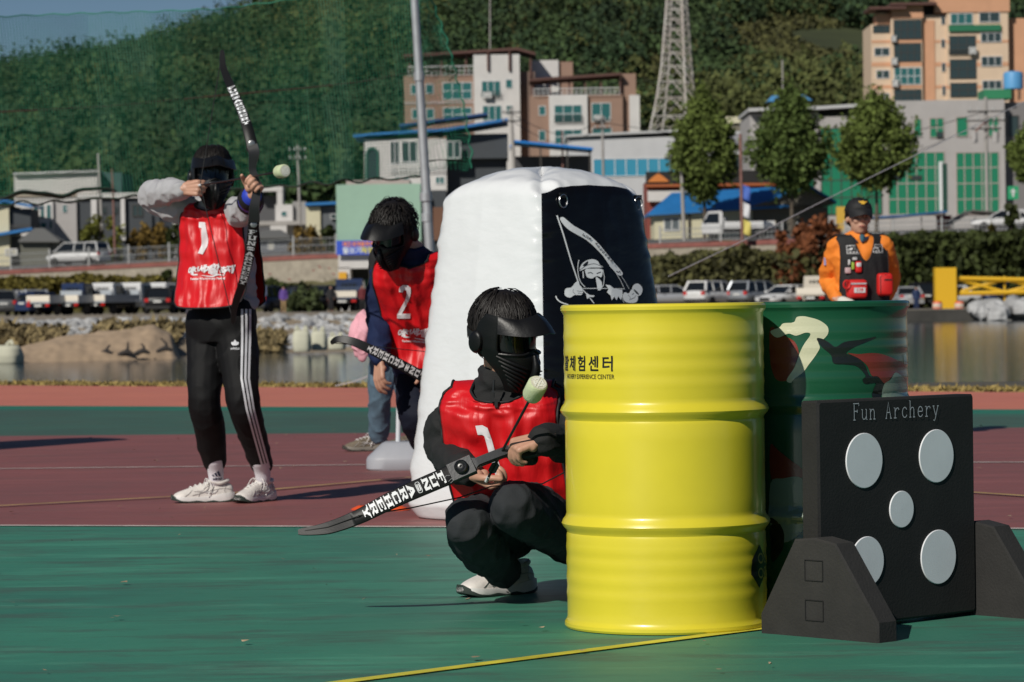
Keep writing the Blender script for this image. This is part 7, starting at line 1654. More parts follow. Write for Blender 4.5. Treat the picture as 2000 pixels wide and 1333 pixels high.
# --- plants
def leafy(name, label, cat, x, y, crown, trunk, leafm, nleaf, size, group=None, zoff=0., squash=1.):
    """crown: list of (dz, radius) rings up the crown; trunk: (height, radius)"""
    z = gz(x, y); root = thing(name, label, cat, V(x, y, z), group); h, r_ = trunk; top = crown[-1][0]
    mb = MB(); mb.tube([V(x, y, z - .2), V(x + .03, y, z + h * .6), V(x, y, z + h), V(x, y, z + lerp(h, top, .7))], [r_, r_ * .85, r_ * .7, r_ * .2], 8)
    for k in range(7):
        a = k * 2.4; zz = lerp(h * .8, top * .8, k / 7); rr = interp(zz, [c[0] for c in crown], [c[1] for c in crown]) * .75; mb.tube([V(x, y, z + zz), V(x + math.cos(a) * rr * .5, y + math.sin(a) * rr * .5, z + zz + rr * .5), V(x + math.cos(a) * rr, y + math.sin(a) * rr, z + zz + rr * .8)], [r_ * .35, r_ * .25, r_ * .08], 5)
    mb.build('trunk', mat('bark', (.10, .08, .06), .9, var=.3, vscale=3), root)
    nc = max(12, nleaf // 45); zs = np.array([c[0] for c in crown]); rs = np.array([c[1] for c in crown]); pts = []
    while len(pts) < nc:
        zz = rng.uniform(zs[0], zs[-1]); rr = np.interp(zz, zs, rs)
        if rng.random() * rs.max() > rr + .12 * rs.max(): continue
        a = rng.uniform(0, 2 * PI); q = rr * (rng.uniform(.35, 1.0)) ** .6 * rng.uniform(.78, 1.22); pts.append((math.cos(a) * q, math.sin(a) * q * squash, zz))
    cs = rs.max() * .20; P_ = []
    for c in pts: P_.append(np.array(c) + rng.normal(size=(max(6, nleaf // nc), 3)) * np.array([cs * .8, cs * .8, cs * 1.15]) * .62)
    P_ = np.concatenate(P_) + np.array([x, y, z]); me = leaf_mesh('crown', P_ - np.array(BASE[root.name]), size, rng, aspect=1.4); link('crown', me, leafm, root, smooth=0); return root
GINK, YELG, HEDG, REDL, OLIV, AUT = (mat('leaf_' + n, c, .75, island=.45, spec=.2) for n, c in (('ginkgo', (.105, .140, .032)), ('yellowgreen', (.12, .125, .022)), ('hedge', (.040, .052, .014)), ('red', (.16, .055, .022)), ('olive', (.12, .10, .022)), ('autumn', (.15, .095, .022))))
sc = lambda px, d: px * d / FPX
for px, ptop, pbot, ptr, wmax, d, lab, grp in ((1376, 172, 384, 430, 64, 251, 'street tree with a neat yellow green oval crown left of the banner pole', 1), (1546, 166, 372, 424, 76, 250, 'street tree with a broad green crown in the middle of the row', 1), (1712, 172, 366, 430, 78, 248, 'street tree right above the rescue worker in the row', 1), (2012, 240, 350, 420, 38, 238, 'street tree cut off by the right edge of the photo', 1)):
    q = P(px, ptr, d); z = gz(q.x, d); b0 = P(px, pbot, d).z - z; t0 = P(px, ptop, d).z - z; H_ = t0 - b0; w_ = sc(wmax, d)
    leafy('street_tree', lab, 'tree', q.x, d, [(b0, w_ * .20), (b0 + H_ * .12, w_ * .55), (b0 + H_ * .26, w_ * .9), (b0 + H_ * .40, w_), (b0 + H_ * .58, w_ * .8), (b0 + H_ * .76, w_ * .44), (b0 + H_ * .9, w_ * .16), (t0, .04)], (b0, .16), GINK if px != 1546 else mat('leaf_ginkgo_green', (.082, .120, .030), .75, island=.45, spec=.2), 12000, .24, 'ginkgo trees along the upper road')
def shrub(px, ptop, w_px, d, m, lab, n=1600, name='shrub', cat='shrub', size=.3, group=None, dz=0.):
    q = P(px, ptop, d); z = gz(q.x, d); h = max(q.z - z, .6); w_ = sc(w_px, d); leafy(name, lab, cat, q.x, d, [(h * .03, w_ * .7), (h * .3, w_), (h * .65, w_ * .9), (h * .9, w_ * .5), (h, w_ * .12)], (h * .3, .08), m, n, size, group)
shrub(196, 424, 46, 274, YELG, 'yellow green young tree before the slate wing of the modern house', 1500, 'young_tree', 'tree'); shrub(300, 440, 36, 275, AUT, 'autumn coloured bush before the modern house', 1300); shrub(345, 436, 30, 275, HEDG, 'dark bush with reddish leaves beside the archer\'s elbow', 1100); shrub(270, 452, 24, 276, AUT, 'small orange tinted bush by the railing', 800)
shrub(598, 442, 34, 262, AUT, 'brown leafed bush above the stone wall', 1200); shrub(636, 440, 26, 262, HEDG, 'dark green bush by the mint gate house', 1000)
shrub(1600, 428, 66, 236, REDL, 'large rust red bush left of the rescue worker', 3000); shrub(1545, 446, 40, 237, REDL, 'smaller rust red bush beside the truck', 1600); shrub(1975, 395, 26, 233, HEDG, 'dark upright bush at the right edge over the hedge', 1200); shrub(1942, 420, 20, 233, OLIV, 'small olive bush before the parked white car on the upper road', 700)
shrub(590, 562, 34, 215, mat('leaf_pond_green', (.055, .075, .022), .8, island=.4), 'loose green bush between the dark parked cars', 1400); shrub(330, 520, 18, 255, HEDG, 'thin green bush against the stone wall behind the bib', 600)
def hedge(label, px0, px1, top, d0, m, n, thick=2.6, size=.34, name='hedge'):
    xs_ = rng.uniform(P(px0, 540, d0).x, P(px1, 540, d0).x, n); base = V((P(px0, 540, d0).x + P(px1, 540, d0).x) / 2, 0, 0); base.y = yw(base.x) - 3.4; base.z = gz(base.x, base.y)
    q = rng.random(n); ytop = np.array([top(1000 + x / d0 * FPX) for x in xs_]); nz_ = np.array([noise.noise(Vector((x * .5, 0, 2.))) + .6 * noise.noise(Vector((x * 1.7, 3, 1.))) for x in xs_]); yy = np.array([yw(x) - 3.4 for x in xs_]) + rng.normal(size=n) * thick * .42
    ztop = np.array([P(1000 + x / d0 * FPX, yt, y).z for x, yt, y in zip(xs_, ytop, yy)]) + nz_ * .45; zb_ = np.array([gz(x, y) for x, y in zip(xs_, yy)]) - .1
    zz = zb_ + (ztop - zb_) * q ** .8; me = leaf_mesh(name, np.stack([xs_, yy, zz], 1) - np.array(base), size, rng); tag(link(name, me, m, None, smooth=0, base=base), label, 'hedge')
hedge('long olive hedge below the stone wall behind the parked trucks', -80, 500, lambda p: interp(p, [-80, 0, 200, 360, 500], [545, 545, 541, 544, 550]), 258, OLIV, 15000); hedge('dark green and brown hedge behind the parked white cars', 1282, 1640, lambda p: interp(p, [1282, 1320, 1420, 1500, 1560, 1640], [510, 498, 489, 488, 492, 500]), 235, mat('leaf_hedge_brown', (.070, .068, .020), .85, island=.55), 14000)
hedge('tall dark green hedge behind the parked cars on the right', 1640, 2400, lambda p: interp(p, [1640, 1740, 1800, 1900, 2000, 2400], [480, 462, 456, 456, 450, 448]), 230, HEDG, 34000); hedge('low dark hedge behind the dark cars in the middle', 490, 660, lambda p: interp(p, [490, 520, 560, 660], [552, 548, 560, 572]), 250, HEDG, 4000)
# --- rocks, sand, reeds, bags on the far bank
def rock(c, r_, sd):
    rg = random.Random(sd); mb = MB(); v0 = V(rg.uniform(0, 9), rg.uniform(0, 9), rg.uniform(0, 9)); mb.ell((0, 0, 0), (1, 1, 1), None, 9, 6); s_ = (r_ * rg.uniform(.8, 1.5), r_ * rg.uniform(.6, 1.), r_ * rg.uniform(.55, .9)); M_ = Matrix.Rotation(rg.uniform(0, 6), 3, 'Z')
    return [c + M_ @ V(v.x * s_[0], v.y * s_[1], v.z * s_[2]) * (1 + .35 * noise.noise(v * 1.1 + v0)) for v in mb.v], mb.f
mb = MB(); rg = random.Random(11)
for k in range(520):
    px = rg.choice((rg.uniform(-60, 400), rg.uniform(490, 720), rg.uniform(-60, 720))); x = P(px, 640, 112).x; b0 = yb(x); t = rg.random(); rk = rg.uniform(.16, .34)
    y = b0 + (lerp(4.5, 9.6, t) if px < 480 else lerp(1.0, 9.6, t)); z = gz(x, y) - rk * .25
    mb.add(*rock(V(x, y, z), rk, k))
for k in range(60):
    px = rg.uniform(1895, 2040); x = P(px, 610, 212).x; y = rg.uniform(205, 214); mb.add(*rock(V(x, y, rg.uniform(-.5, .35)), rg.uniform(.4, .8), 900 + k))
tag(mb.build('bank_rocks', mat('rock_grey', (.36, .36, .36), .9, var=.3, vscale=1.5, bump=.5, bscale=3, island=.22), None, smooth=0), 'pale grey riprap rocks along the far bank', 'rocks', kind='stuff')
mb = MB(); sx0, sx1 = P(25, 680, 96).x, P(352, 690, 104).x
def sand(u, v):
    px = lerp(20, 352, u); d = lerp(94, 107, v) + 4 * u; x = P(px, 680, d).x; prof = math.sin(PI * min(v * 1.15, 1)) ** .7 * interp(u, [0, .05, .3, .6, .85, .95, 1], [0, .45, .75, .9, 1.05, .8, 0]); z = -.66 + 1.0 * prof * (1 + .12 * noise.noise(Vector((x * 1.3, d * .6, 0)))) + .06 * noise.noise(Vector((x * 4, d * 2, 1))); return V(x, d, z)
mb.grid(sand, 90, 40); sdm = mat('sand', (.40, .29, .19), .95, var=.16, vscale=1.2, bump=.4, bscale=6)
tag(mb.build('sand_mound', sdm, None, smooth=180, base=P(190, 690, 100)), 'long tan sand mound at the left water edge', 'sand mound')
for i, (px, py, lab) in enumerate(((206, 690, 'dark driftwood stump left on the sand mound'), (246, 690, 'small dark forked stump on the sand mound'), (278, 688, 'dark stump with an upright stick on the sand mound'), (322, 683, 'dark twisted stump at the right end of the sand mound'))):
    c = P(px, py, 97); mb = MB(); rg = random.Random(i); mb.limb([c + V(-.22, 0, -.05), c + V(.02, 0, .04), c + V(.2, 0, -.03)], [.06, .09, .05], 8, sub=2); mb.tube([c, c + V(.06, 0, .16), c + V(.16 - .1 * i, 0, .26 + .1 * (i % 2))], [.06, .045, .03], 6); me = remesh(mb, .03, 1); me.transform(Matrix.Translation(-c)); tag(link('driftwood_stump', me, mat('driftwood', (.035, .03, .028), .9), None, base=c), lab, 'driftwood', 'driftwood on the sand')
BAGM = mat('bulk_bag', (.55, .54, .42), .8, var=.12, vscale=2.5, bump=.3, bscale=5)
def bag(px0, px1, py0, py1, d, lab):
    c = P((px0 + px1) / 2, py1, d); w_ = sc(px1 - px0, d) / 2; h = sc(py1 - py0, d); root = thing('bulk_bag', lab, 'bulk bag', c, 'bulk bags at the water edge'); mb = MB(); rr = []
    for t in np.linspace(0, 1, 14): k = interp(t, [0, .1, .5, .85, 1], [.9, 1., 1.04, .95, .75]); rr.append([c + V(w_ * k * math.copysign(abs(math.cos(a)) ** .6, math.cos(a)) * (1 + .04 * math.sin(5 * a + 4 * t)), w_ * k * math.copysign(abs(math.sin(a)) ** .6, math.sin(a)) + w_, h * t - .05) for a in np.linspace(0, 2 * PI, 29)[:-1]])
    mb.rings(rr); mb.build('sack', BAGM, root, smooth=60)
    for q in (-1, 1): mb = MB(); mb.tube([c + V(q * w_ * .6, w_ * .5, h * .93), c + V(q * w_ * .5, w_ * .6, h * 1.12), c + V(q * w_ * .25, w_ * .6, h * .93)], .05, 5, sub=3); mb.build('lifting_loop', BAGM, root)
bag(571, 606, 643, 684, 103, 'pale bulk bag standing leftmost of the pair behind the bow tip'); bag(607, 638, 644, 682, 104, 'pale bulk bag standing beside the first, in half shade'); bag(640, 674, 654, 681, 106, 'low bulk bag just above the bow tip'); bag(-40, 38, 672, 711, 93, 'wide pale bulk bag at the left edge of the sand mound')
n = 5200; px = rng.choice([0, 1, 2], n); pxs = np.where(px == 0, rng.uniform(-60, 170, n), np.where(px == 1, rng.uniform(225, 370, n), rng.uniform(500, 560, n))); xs_ = np.array([P(p, 660, 112).x for p in pxs]); yy = np.array([yb(x) for x in xs_]) + rng.uniform(2.0, 6.5, n) + (pxs > 480) * -3; zz = np.array([gz(x, y) for x, y in zip(xs_, yy)]) + rng.random(n) ** 1.4 * (.34 + .35 * np.array([noise.noise(Vector((x * .7, 1, 0))) for x in xs_]))
me = leaf_mesh('dry_reeds', np.stack([xs_, yy, zz], 1), .16, rng, aspect=3.); tag(link('dry_reeds', me, mat('reed', (.21, .16, .075), .9, island=.5), smooth=0), 'dry reeds and weeds growing along the rocky bank', 'reeds', kind='stuff')
qx0, qx1 = P(1740, 615, 213).x, P(1945, 615, 213).x; root = thing('quay_wall', 'dark concrete quay edge at the water on the right', 'wall', V((qx0 + qx1) / 2, 212, -.6)); mb = MB(); mb.b2((qx0 - 6, 211.5, -1.2), (qx1, 212.6, .14)); mb.build('wall', mat('quay_dark', (.05, .048, .043), .9, var=.3, vscale=.8), root, smooth=0); mb = MB(); mb.b2((qx0 - 6, 211.45, .145), (qx1, 212.7, .22)); mb.build('cap', mat('quay_cap', (.22, .2, .17), .9), root, smooth=0)
for px, lab in ((1831, 'red and white traffic drum left of its twin on the quay'), (1874, 'red and white traffic drum under the barrier post')):
    c = P(px, 606, 215); c.z = gz(c.x, 215); h = sc(34, 215); root = thing('traffic_drum', lab, 'traffic drum', c, 'traffic drums on the quay'); r_ = sc(9.5, 215); mb = MB(); mb.lathe([(r_, 0), (r_ * 1.02, h * .2), (r_ * .98, h * .62), (r_ * .95, h * .92), (r_ * .7, h), (.01, h)], c, 18); mb.build('barrel', mat('traffic_red', (.68, .10, .03), .5), root, smooth=40); mb = MB(); mb.lathe([(r_ * 1.0, h * .64), (r_ * 1.03, h * .66), (r_ * 1.01, h * .86), (r_ * .98, h * .88)], c, 18); mb.build('reflective_band', mat('band_pale', (.65, .52, .42), .4), root, smooth=0)
YB = mat('barrier_yellow', (.72, .42, .015), .5); d = 221.; X0, X1, Z0, Z1 = rect(1827, 523, 1868, 585, d); zg = gz(X0, d); root = thing('barrier_gate', 'bright yellow barrier gate with box post and crossed bars', 'barrier', V((X0 + X1) / 2, d, zg)); mb = MB(); mb.b2((X0, d, zg), (X1, d + 1.0, Z1)); mb.build('box_post', YB, root, smooth=0)
for a, b_, nm in (((1869, 544), (2060, 548), 'top_bar'), ((1869, 574), (2060, 569), 'bottom_bar')): mb = MB(); mb.tube([P(*a, d + .5), P(*b_, d + .5)], [(.08, .15), (.08, .15)], 4); mb.build(nm, YB, root, smooth=0)
for a, b_ in (((1871, 546), (1962, 571)), ((1871, 571), (1962, 546)), ((1964, 571), (2060, 547)), ((1964, 546), (2060, 570))): mb = MB(); mb.tube([P(*a, d + .65), P(*b_, d + .65)], [(.05, .11)] * 2, 4); mb.build('cross_brace', YB, root, smooth=0)
for px in (1868, 1962): mb = MB(); q = P(px, 540, d + .85); mb.cyl(V(q.x, q.y, zg), q, .08, 8); mb.build('post', YB, root)

# ---------------------------------------------------------------- cars, built along +x (nose) on the ground
TYRE, RIM, CGLASS, CHROME, REDL_, AMBER, PLATE, BUMP = mat('tyre', (.012, .012, .012), .85), mat('rim', (.38, .38, .40), .35, metal=.7), mat('car_glass', (.010, .012, .014), .06), mat('chrome', (.5, .5, .52), .4, metal=.6), mat('tail_red', (.50, .015, .012), .3), mat('lamp_amber', (.7, .25, .03), .3), mat('plate', (.62, .62, .60), .5), mat('bumper_black', (.018, .018, .019), .7)
def wheels(root, xs_, tw, r_=.33):
    for x in xs_:
        for q in (-1, 1):
            M_ = Matrix.Rotation(R(90), 3, 'X'); mb = MB(); mb.lathe([(r_ * .62, -.10), (r_ * .95, -.10), (r_, -.06), (r_, .06), (r_ * .95, .10), (r_ * .62, .10)], (x, q * tw, r_), 20, M_, caps=True); w_ = mb.build('wheel', TYRE, root, smooth=40, local=True)
            mb = MB(); mb.lathe([(.001, .0), (r_ * .2, .0), (r_ * .55, -.025), (r_ * .63, .012)], (x, q * (tw + .075), r_), 16, M_ if q < 0 else Matrix.Rotation(R(-90), 3, 'X')); mb.build('rim', RIM, w_, smooth=40, local=True)
def ringx(x, w_, z0, z1, n=16, p=4.):
    return [V(x, w_ * math.copysign(abs(math.cos(a)) ** (2 / p), math.cos(a)), (z0 + z1) / 2 + (z1 - z0) / 2 * math.copysign(abs(math.sin(a)) ** (2 / p), math.sin(a))) for a in np.linspace(0, 2 * PI, n + 1)[:-1]]
def car(label, loc, rot, paint, kind='suv', group='cars parked on the far bank', roofm=None):
    L, Wd, H_ = {'suv': (4.6, .93, 1.70), 'sedan': (4.75, .91, 1.45), 'hatch': (4.0, .86, 1.50), 'van': (5.1, .98, 1.85)}[kind]; root = thing('parked_car', label, 'car', loc, group, rot); root.scale = (1.06,) * 3; h = L / 2
    belt = {'suv': 1.05, 'sedan': .95, 'hatch': .95, 'van': 1.08}[kind]; hood = belt - .06
    prof = {'suv': [(-h, .45, .95), (-h + .06, .36, belt), (-h + .3, .28, belt + .02), (-1.0, .25, belt + .01), (.8, .25, belt), (1.2, .25, hood), (h - .4, .27, hood - .08), (h - .1, .34, hood - .2), (h, .42, .68)], 'sedan': [(-h, .45, .82), (-h + .06, .34, .92), (-h + .3, .28, belt), (-1.0, .22, belt), (.8, .22, belt), (1.1, .22, hood), (h - .4, .25, hood - .12), (h - .1, .32, .66), (h, .42, .58)], 'hatch': [(-h, .45, .85), (-h + .06, .34, belt), (-1., .23, belt), (.7, .23, belt), (1., .23, hood), (h - .3, .26, hood - .12), (h - .08, .34, .68), (h, .42, .6)], 'van': [(-h, .42, 1.0), (-h + .06, .32, belt), (-1., .25, belt), (1.2, .25, belt), (1.55, .25, hood), (h - .35, .27, hood - .14), (h - .08, .34, .76), (h, .42, .66)]}[kind]
    mb = MB(); mb.rings([ringx(x, Wd * (1 - .10 * max(0, abs(x) - h + .5) / .5 - (.04 if abs(x) > h - .02 else 0)), z0, z1) for x, z0, z1 in prof]); body = mb.build('body', paint, root, smooth=50, local=True)
    cb = {'suv': [(-h + .12, -h + .42), (1.25, .38)], 'sedan': [(-h + .75, -1.15), (1.15, .25)], 'hatch': [(-h + .1, -h + .5), (1.05, .2)], 'van': [(-h + .08, -h + .3), (1.75, .85)]}[kind]
    (rb, rt), (fb_, ft) = cb; zt = H_ - .06; mb = MB(); lo = lambda x: [V(x, -Wd * .93, belt - .03), V(x, Wd * .93, belt - .03)]
    mb.add([V(rb, -Wd * .92, belt - .04), V(fb_, -Wd * .90, belt - .04), V(fb_, Wd * .90, belt - .04), V(rb, Wd * .92, belt - .04), V(rt, -Wd * .74, zt), V(ft, -Wd * .72, zt), V(ft, Wd * .72, zt), V(rt, Wd * .74, zt)], [(0, 1, 5, 4), (1, 2, 6, 5), (2, 3, 7, 6), (3, 0, 4, 7), (4, 5, 6, 7), (3, 2, 1, 0)]); mb.build('windows', CGLASS, root, smooth=0, local=True)
    mb = MB(); mb.rings([[V(x, y * k, z) for y, z in ((-Wd * .76, zt - .05), (-Wd * .70, zt + .03), (0, H_), (Wd * .70, zt + .03), (Wd * .76, zt - .05))] for x, k in ((rt - .06, .96), (rt + .1, 1), (ft - .1, 1), (ft + .06, .96))]); mb.build('roof', roofm or paint, root, smooth=60, local=True)
    for q in (-1, 1):
        S = lambda x, t: V(x, q * Wd * lerp(.925, .745, t), lerp(belt - .03, zt, t)); xB, xC = -.17, (-1.17 if kind != 'sedan' else -1.0); mb = MB()
        mb.tube([S(fb_, 0), S(ft, 1), S(xB, 1), S(xB, 0), S(xB - .03, 0), S(xB - .03, 1), S(xC, 1), S(xC, 0), S(xC - .03, 0), S(xC - .03, 1), S(rt, 1), S(rb, 0)], [.045] * 10 + [.09, .09], 5); mb.build('window_frame', paint, root, smooth=0, local=True)
    for q in (-1, 1):
        mb = MB(); mb.box((-h + .05, q * Wd * .76, .88 if kind != 'sedan' else .80), (.14, .26, .22 if kind != 'sedan' else .15)); mb.build('taillight', REDL_, root, smooth=0, local=True); mb = MB(); mb.box((h - .14, q * Wd * .70, .72 if kind != 'sedan' else .66), (.22, .32, .13)); mb.build('headlight', CHROME, root, smooth=0, local=True)
        mb = MB(); mb.ell((fb_ - .25, q * (Wd + .1), belt + .06), (.07, .11, .08), None, 10, 6); mb.build('mirror', paint, root, smooth=180, local=True); mb = MB(); mb.b2((-.75, q * (Wd + .001), .80), (-.55, q * (Wd + .022), .835)); mb.build('door_handle', CHROME, root, smooth=0, local=True)
    mb = MB(); mb.b2((-h - .015, -.26, .74), (-h + .04, .26, .86)); mb.build('plate', PLATE, root, smooth=0, local=True); mb = MB(); mb.b2((h - .10, -.42, .42), (h + .012, .42, .62)); mb.build('grille', BUMP, root, smooth=0, local=True)
    mb = MB(); mb.b2((-h - .02, -Wd * .86, .34), (-h + .2, Wd * .86, .50)); mb.build('rear_bumper', BUMP if kind == 'suv' else paint, root, smooth=0, local=True)
    wheels(root, (-h + .85, h - .9), Wd - .10, .34 if kind in ('suv', 'van') else .31); return root
def truck(label, loc, rot, paint, bedm, group='trucks parked on the far bank', load=None):
    root = thing('flatbed_truck', label, 'truck', loc, group, rot); root.scale = (1.12,) * 3; W2 = .86; mb = MB()
    pf = [(1.05, .45), (2.45, .45), (2.52, .75), (2.46, 1.12), (2.02, 1.92), (1.15, 1.96), (1.05, 1.85)]; mb.rings([[V(x, y * (1 if z < 1.2 else .94), z) for x, z in pf] for y in (-W2, W2)]); mb.build('cab', paint, root, smooth=0, local=True)
    G_ = lambda x, z, o: V(x, 0, z) + V(.025 * o, 0, .012 * o)
    mb = MB(); mb.add([V(2.49, -.74, 1.12), V(2.49, .74, 1.12), V(2.10, .70, 1.83), V(2.10, -.70, 1.83)], [(0, 1, 2, 3)]); mb.build('windscreen', CGLASS, root, smooth=0, local=True)
    for q in (-1, 1): mb = MB(); y = q * (W2 + .004); mb.add([V(1.3, y, 1.14), V(2.36, y, 1.14), V(2.0, y * .955, 1.78), V(1.3, y * .955, 1.80)], [(0, 1, 2, 3)]); mb.build('side_window', CGLASS, root, smooth=0, local=True); mb = MB(); mb.box((2.44, q * .66, .78), (.12, .28, .18)); mb.build('headlight', CHROME, root, smooth=0, local=True); mb = MB(); mb.box((2.35, q * 1.02, 1.35), (.07, .12, .26)); mb.build('mirror', BUMP, root, smooth=0, local=True)
    rw = MB(); rw.b2((1.02, -.5, 1.34), (1.047, .5, 1.68)); w_ = rw.build('rear_window', CGLASS, root, smooth=0, local=True); mb = MB()
    for y in (-.42, -.18, .06, .30, .5): mb.b2((.985, y - .05, 1.32), (1.015, y + .02, 1.70))
    mb.build('window_guard', paint, w_, smooth=0, local=True); mb = MB(); mb.b2((-2.5, -W2, .74), (.98, W2, .84)); bd = mb.build('bed', bedm, root, smooth=0, local=True)
    for q in (-1, 1): mb = MB(); mb.b2((-2.46, q * W2, .845), (.95, q * (W2 - .05), 1.22)); mb.build('side_board', bedm, root, smooth=0, local=True)
    mb = MB(); mb.b2((-2.52, -W2, .845), (-2.47, W2, 1.22)); mb.build('tailgate', mat('tailgate_cream', (.72, .66, .56), .6), root, smooth=0, local=True); mb = MB(); mb.b2((.90, -W2 + .06, 1.22), (.96, W2 - .06, 1.50)); mb.build('headboard', bedm, root, smooth=0, local=True)
    mb = MB(); mb.b2((-2.3, -.4, .5), (2.2, .4, .738)); mb.build('chassis', BUMP, root, smooth=0, local=True)
    for q in (-1, 1): mb = MB(); mb.box((-2.5, q * .70, .62), (.08, .28, .14)); mb.build('taillight', REDL_, root, smooth=0, local=True)
    mb = MB(); mb.b2((-2.54, -.26, .54), (-2.49, .26, .66)); mb.build('plate', PLATE, root, smooth=0, local=True)
    if load: mb = MB(); mb.limb([V(-1.9, 0, 1.05), V(-.2, 0, 1.15), V(.6, 0, 1.1)], [(.65, .25)] * 3, 14); mb.build('tarpaulin', load, root, smooth=180, local=True)
    wheels(root, (-1.55, 1.75), W2 - .14, .31); return root
def paintm(n, c, met=.0, r_=.32): return mat('paint_' + n, c, r_ + .08, metal=met, spec=.35)
PWH, PSI, PNV, PBK, PGY, PBE, PBL, PDG = paintm('white', (.62, .62, .62)), paintm('silver', (.42, .43, .45), .4), paintm('navy', (.02, .035, .09)), paintm('black', (.008, .008, .010)), paintm('grey', (.14, .145, .15), .3), paintm('beige', (.55, .50, .42)), paintm('blue', (.03, .09, .24)), paintm('dark_grey', (.04, .042, .048), .2)
def at(px, d): q = P(px, 590, d); return V(q.x, d, gz(q.x, d))
RV = R(90)                                     # nose pointing away from the camera
car('grey four wheel drive cut off by the left edge of the photo', at(6, 222), R(100), PGY, 'suv'); car('silver rear ended family car beside the left edge', at(52, 224), R(118), PSI, 'suv'); car('dark blue hatchback among the white trucks at the left', at(86, 221), R(52), PNV, 'hatch')
TBED = mat('bed_grey', (.38, .41, .44), .6)
truck('white flatbed truck with a dark blue cab standing leftmost in the row of trucks', at(122, 221), R(62), PNV, TBED); truck('white flatbed truck second in the row, its pale tailgate towards the pond', at(180, 222), R(60), PWH, TBED); truck('white flatbed truck third in the row beside the double cab', at(234, 223), R(58), PWH, TBED); truck('white truck with a longer white cab next to the black car', at(282, 226), R(50), PWH, mat('bed_pale', (.45, .46, .47), .6))
car('black four wheel drive with red tail lamps right of the trucks', at(322, 221), R(84), PBK, 'suv'); car('dark blue car half hidden behind the archer\'s bib', at(376, 222), R(80), PBL, 'hatch'); car('dark navy car right of the archer\'s hip', at(524, 218), R(70), PNV, 'suv'); car('black car behind the green bush on the bank', at(584, 226), R(110), PBK, 'suv'); car('dark grey car with glinting headlamp in the middle of the lot', at(628, 218), R(-122), PDG, 'suv'); truck('dark blue pickup truck behind the pink jacket', at(678, 217), R(86), PNV, mat('bed_navy', (.03, .05, .10), .6)); car('black car just left of the pink jacket', at(712, 221), R(95), PBK, 'sedan')
car('silver sedan half hidden by the bunker', at(1312, 228), R(8), PSI, 'sedan'); car('white family car showing its rear behind the yellow drum', at(1394, 226), R(52), PWH, 'suv'); car('silver grey van with an orange tail lamp beside the white family car', at(1480, 227), R(48), paintm('steel', (.30, .32, .35), .4), 'suv'); car('white sedan facing the pond behind the drums', at(1536, 224), R(-132), PWH, 'sedan'); truck('beige small truck with its tailgate towards the pond', at(1592, 222), R(78), PBE, PBE); car('silver car with a curved roof behind the beige truck', at(1604, 232), R(30), PSI, 'sedan'); car('silver grey sedan right of the rescue worker', at(1766, 224), R(96), PSI, 'sedan'); car('yellow roofed taxi behind the silver sedan', at(1794, 238), R(20), PDG, 'suv', roofm=paintm('yellow', (.62, .44, .03))); car('black car close to the yellow barrier box', at(1800, 226), R(92), PBK, 'suv'); car('white sedan behind the yellow barrier box', at(1846, 228), R(-160), PWH, 'sedan'); car('silver car seen over the crossed bars', at(1890, 232), R(15), PSI, 'sedan'); car('white pickup with a dark bonnet at the right edge', at(1968, 230), R(-150), PNV, 'suv', roofm=PWH)
car('white van parked on the upper road at the left', V(P(156, 500, 272).x, yw(P(156, 500, 272).x) + 3.2, gz(P(156, 500, 272).x, yw(P(156, 500, 272).x) + 3.2)), R(152), PWH, 'van', 'vehicles on the upper road'); truck('white flatbed truck parked on the upper road before the cream house', V(P(1442, 440, 245).x, yw(P(1442, 440, 245).x) + 3., gz(P(1442, 440, 245).x, yw(P(1442, 440, 245).x) + 3.)), R(176), PWH, PWH, 'vehicles on the upper road'); car('white sedan on the upper road at the right edge', V(P(1966, 430, 236).x, yw(P(1966, 430, 236).x) + 3., gz(P(1966, 430, 236).x, yw(P(1966, 430, 236).x) + 3.)), R(172), PWH, 'sedan', 'vehicles on the upper road')
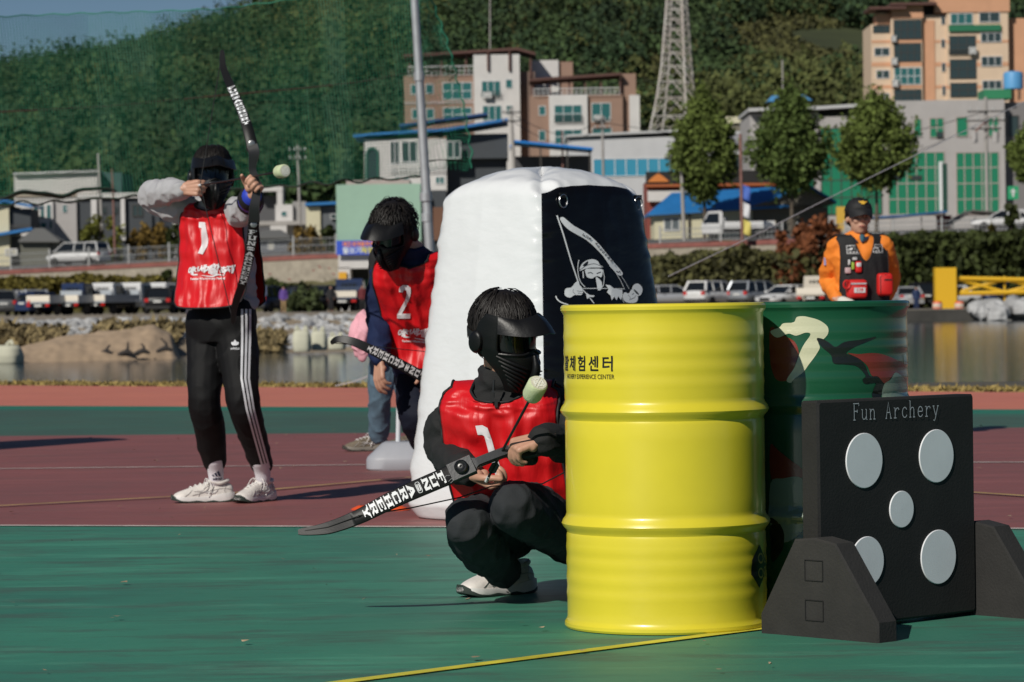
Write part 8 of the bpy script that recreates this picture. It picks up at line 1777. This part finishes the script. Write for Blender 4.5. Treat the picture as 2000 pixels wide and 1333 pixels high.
# --- distant people in the lot
def tiny(px, d, top, low, lab, bag_=None):
    c = at(px, d); root = thing('person', lab, 'person', c, 'people standing in the far car park'); mb = MB(); mb.ell(c + V(0, 0, 1.60), (.085, .10, .125), None, 12, 8); mb.limb([c + V(0, 0, 1.5), c + V(0, 0, 1.35)], [.055, .07], 10, sub=1); mb.limb([c + V(0, 0, 1.38), c + V(0, 0, .9)], [(.17, .10), (.15, .10)], 12, sub=2)
    for q in (-1, 1): mb.limb([c + V(q * .19, 0, 1.38), c + V(q * .25, .02, 1.1), c + V(q * .22, -.08, .84)], [.05, .042, .032], 8, sub=2); mb.limb([c + V(q * .09, 0, .92), c + V(q * .10, 0, .48), c + V(q * .10, .02, .05)], [.08, .06, .045], 8, sub=2); mb.limb([c + V(q * .10, .03, .04), c + V(q * .11, -.14, .03)], [.045, .04], 8, sub=1)
    place(remesh(mb, .022, 2), 'body', SKIN, root); mb = MB(); mb.limb([c + V(0, 0, 1.42), c + V(0, 0, .85)], [(.20, .13), (.19, .13)], 12, sub=2)
    for q in (-1, 1): mb.limb([c + V(q * .19, 0, 1.38), c + V(q * .25, .02, 1.1), c + V(q * .225, -.06, .9)], [.07, .06, .05], 8, sub=2)
    place(remesh(mb, .025, 2), 'jacket', top, root); mb = MB()
    for q in (-1, 1): mb.limb([c + V(q * .08, 0, .92), c + V(q * .10, 0, .48), c + V(q * .10, .02, .08)], [.105, .08, .065], 8, sub=2)
    place(remesh(mb, .025, 2), 'trousers', low, root); mb = MB(); mb.ell(c + V(0, .02, 1.65), (.095, .11, .10), None, 12, 8); mb.build('hair', HAIRM, root, smooth=180)
JR, JB, JV = mat('jacket_maroon', (.12, .015, .02), .8), mat('jacket_black', (.012, .012, .014), .8), mat('jacket_violet', (.10, .05, .25), .8)
tiny(646, 214, JB, JB, 'distant person in black standing by the dark grey car'); tiny(708, 213, JR, JB, 'distant person in a maroon jacket by the pickup truck'); tiny(554, 213, JV, mat('jacket_tan', (.3, .2, .1), .8), 'distant person in a violet jacket beside the navy car'); tiny(1790, 220, PNV, PNV, 'distant person in navy between the silver sedan and the barrier')
for k, o in enumerate([o for o in bpy.data.objects if o.parent is None and o.type == 'MESH' and not o.get('label')]): print('UNLABELLED', o.name)
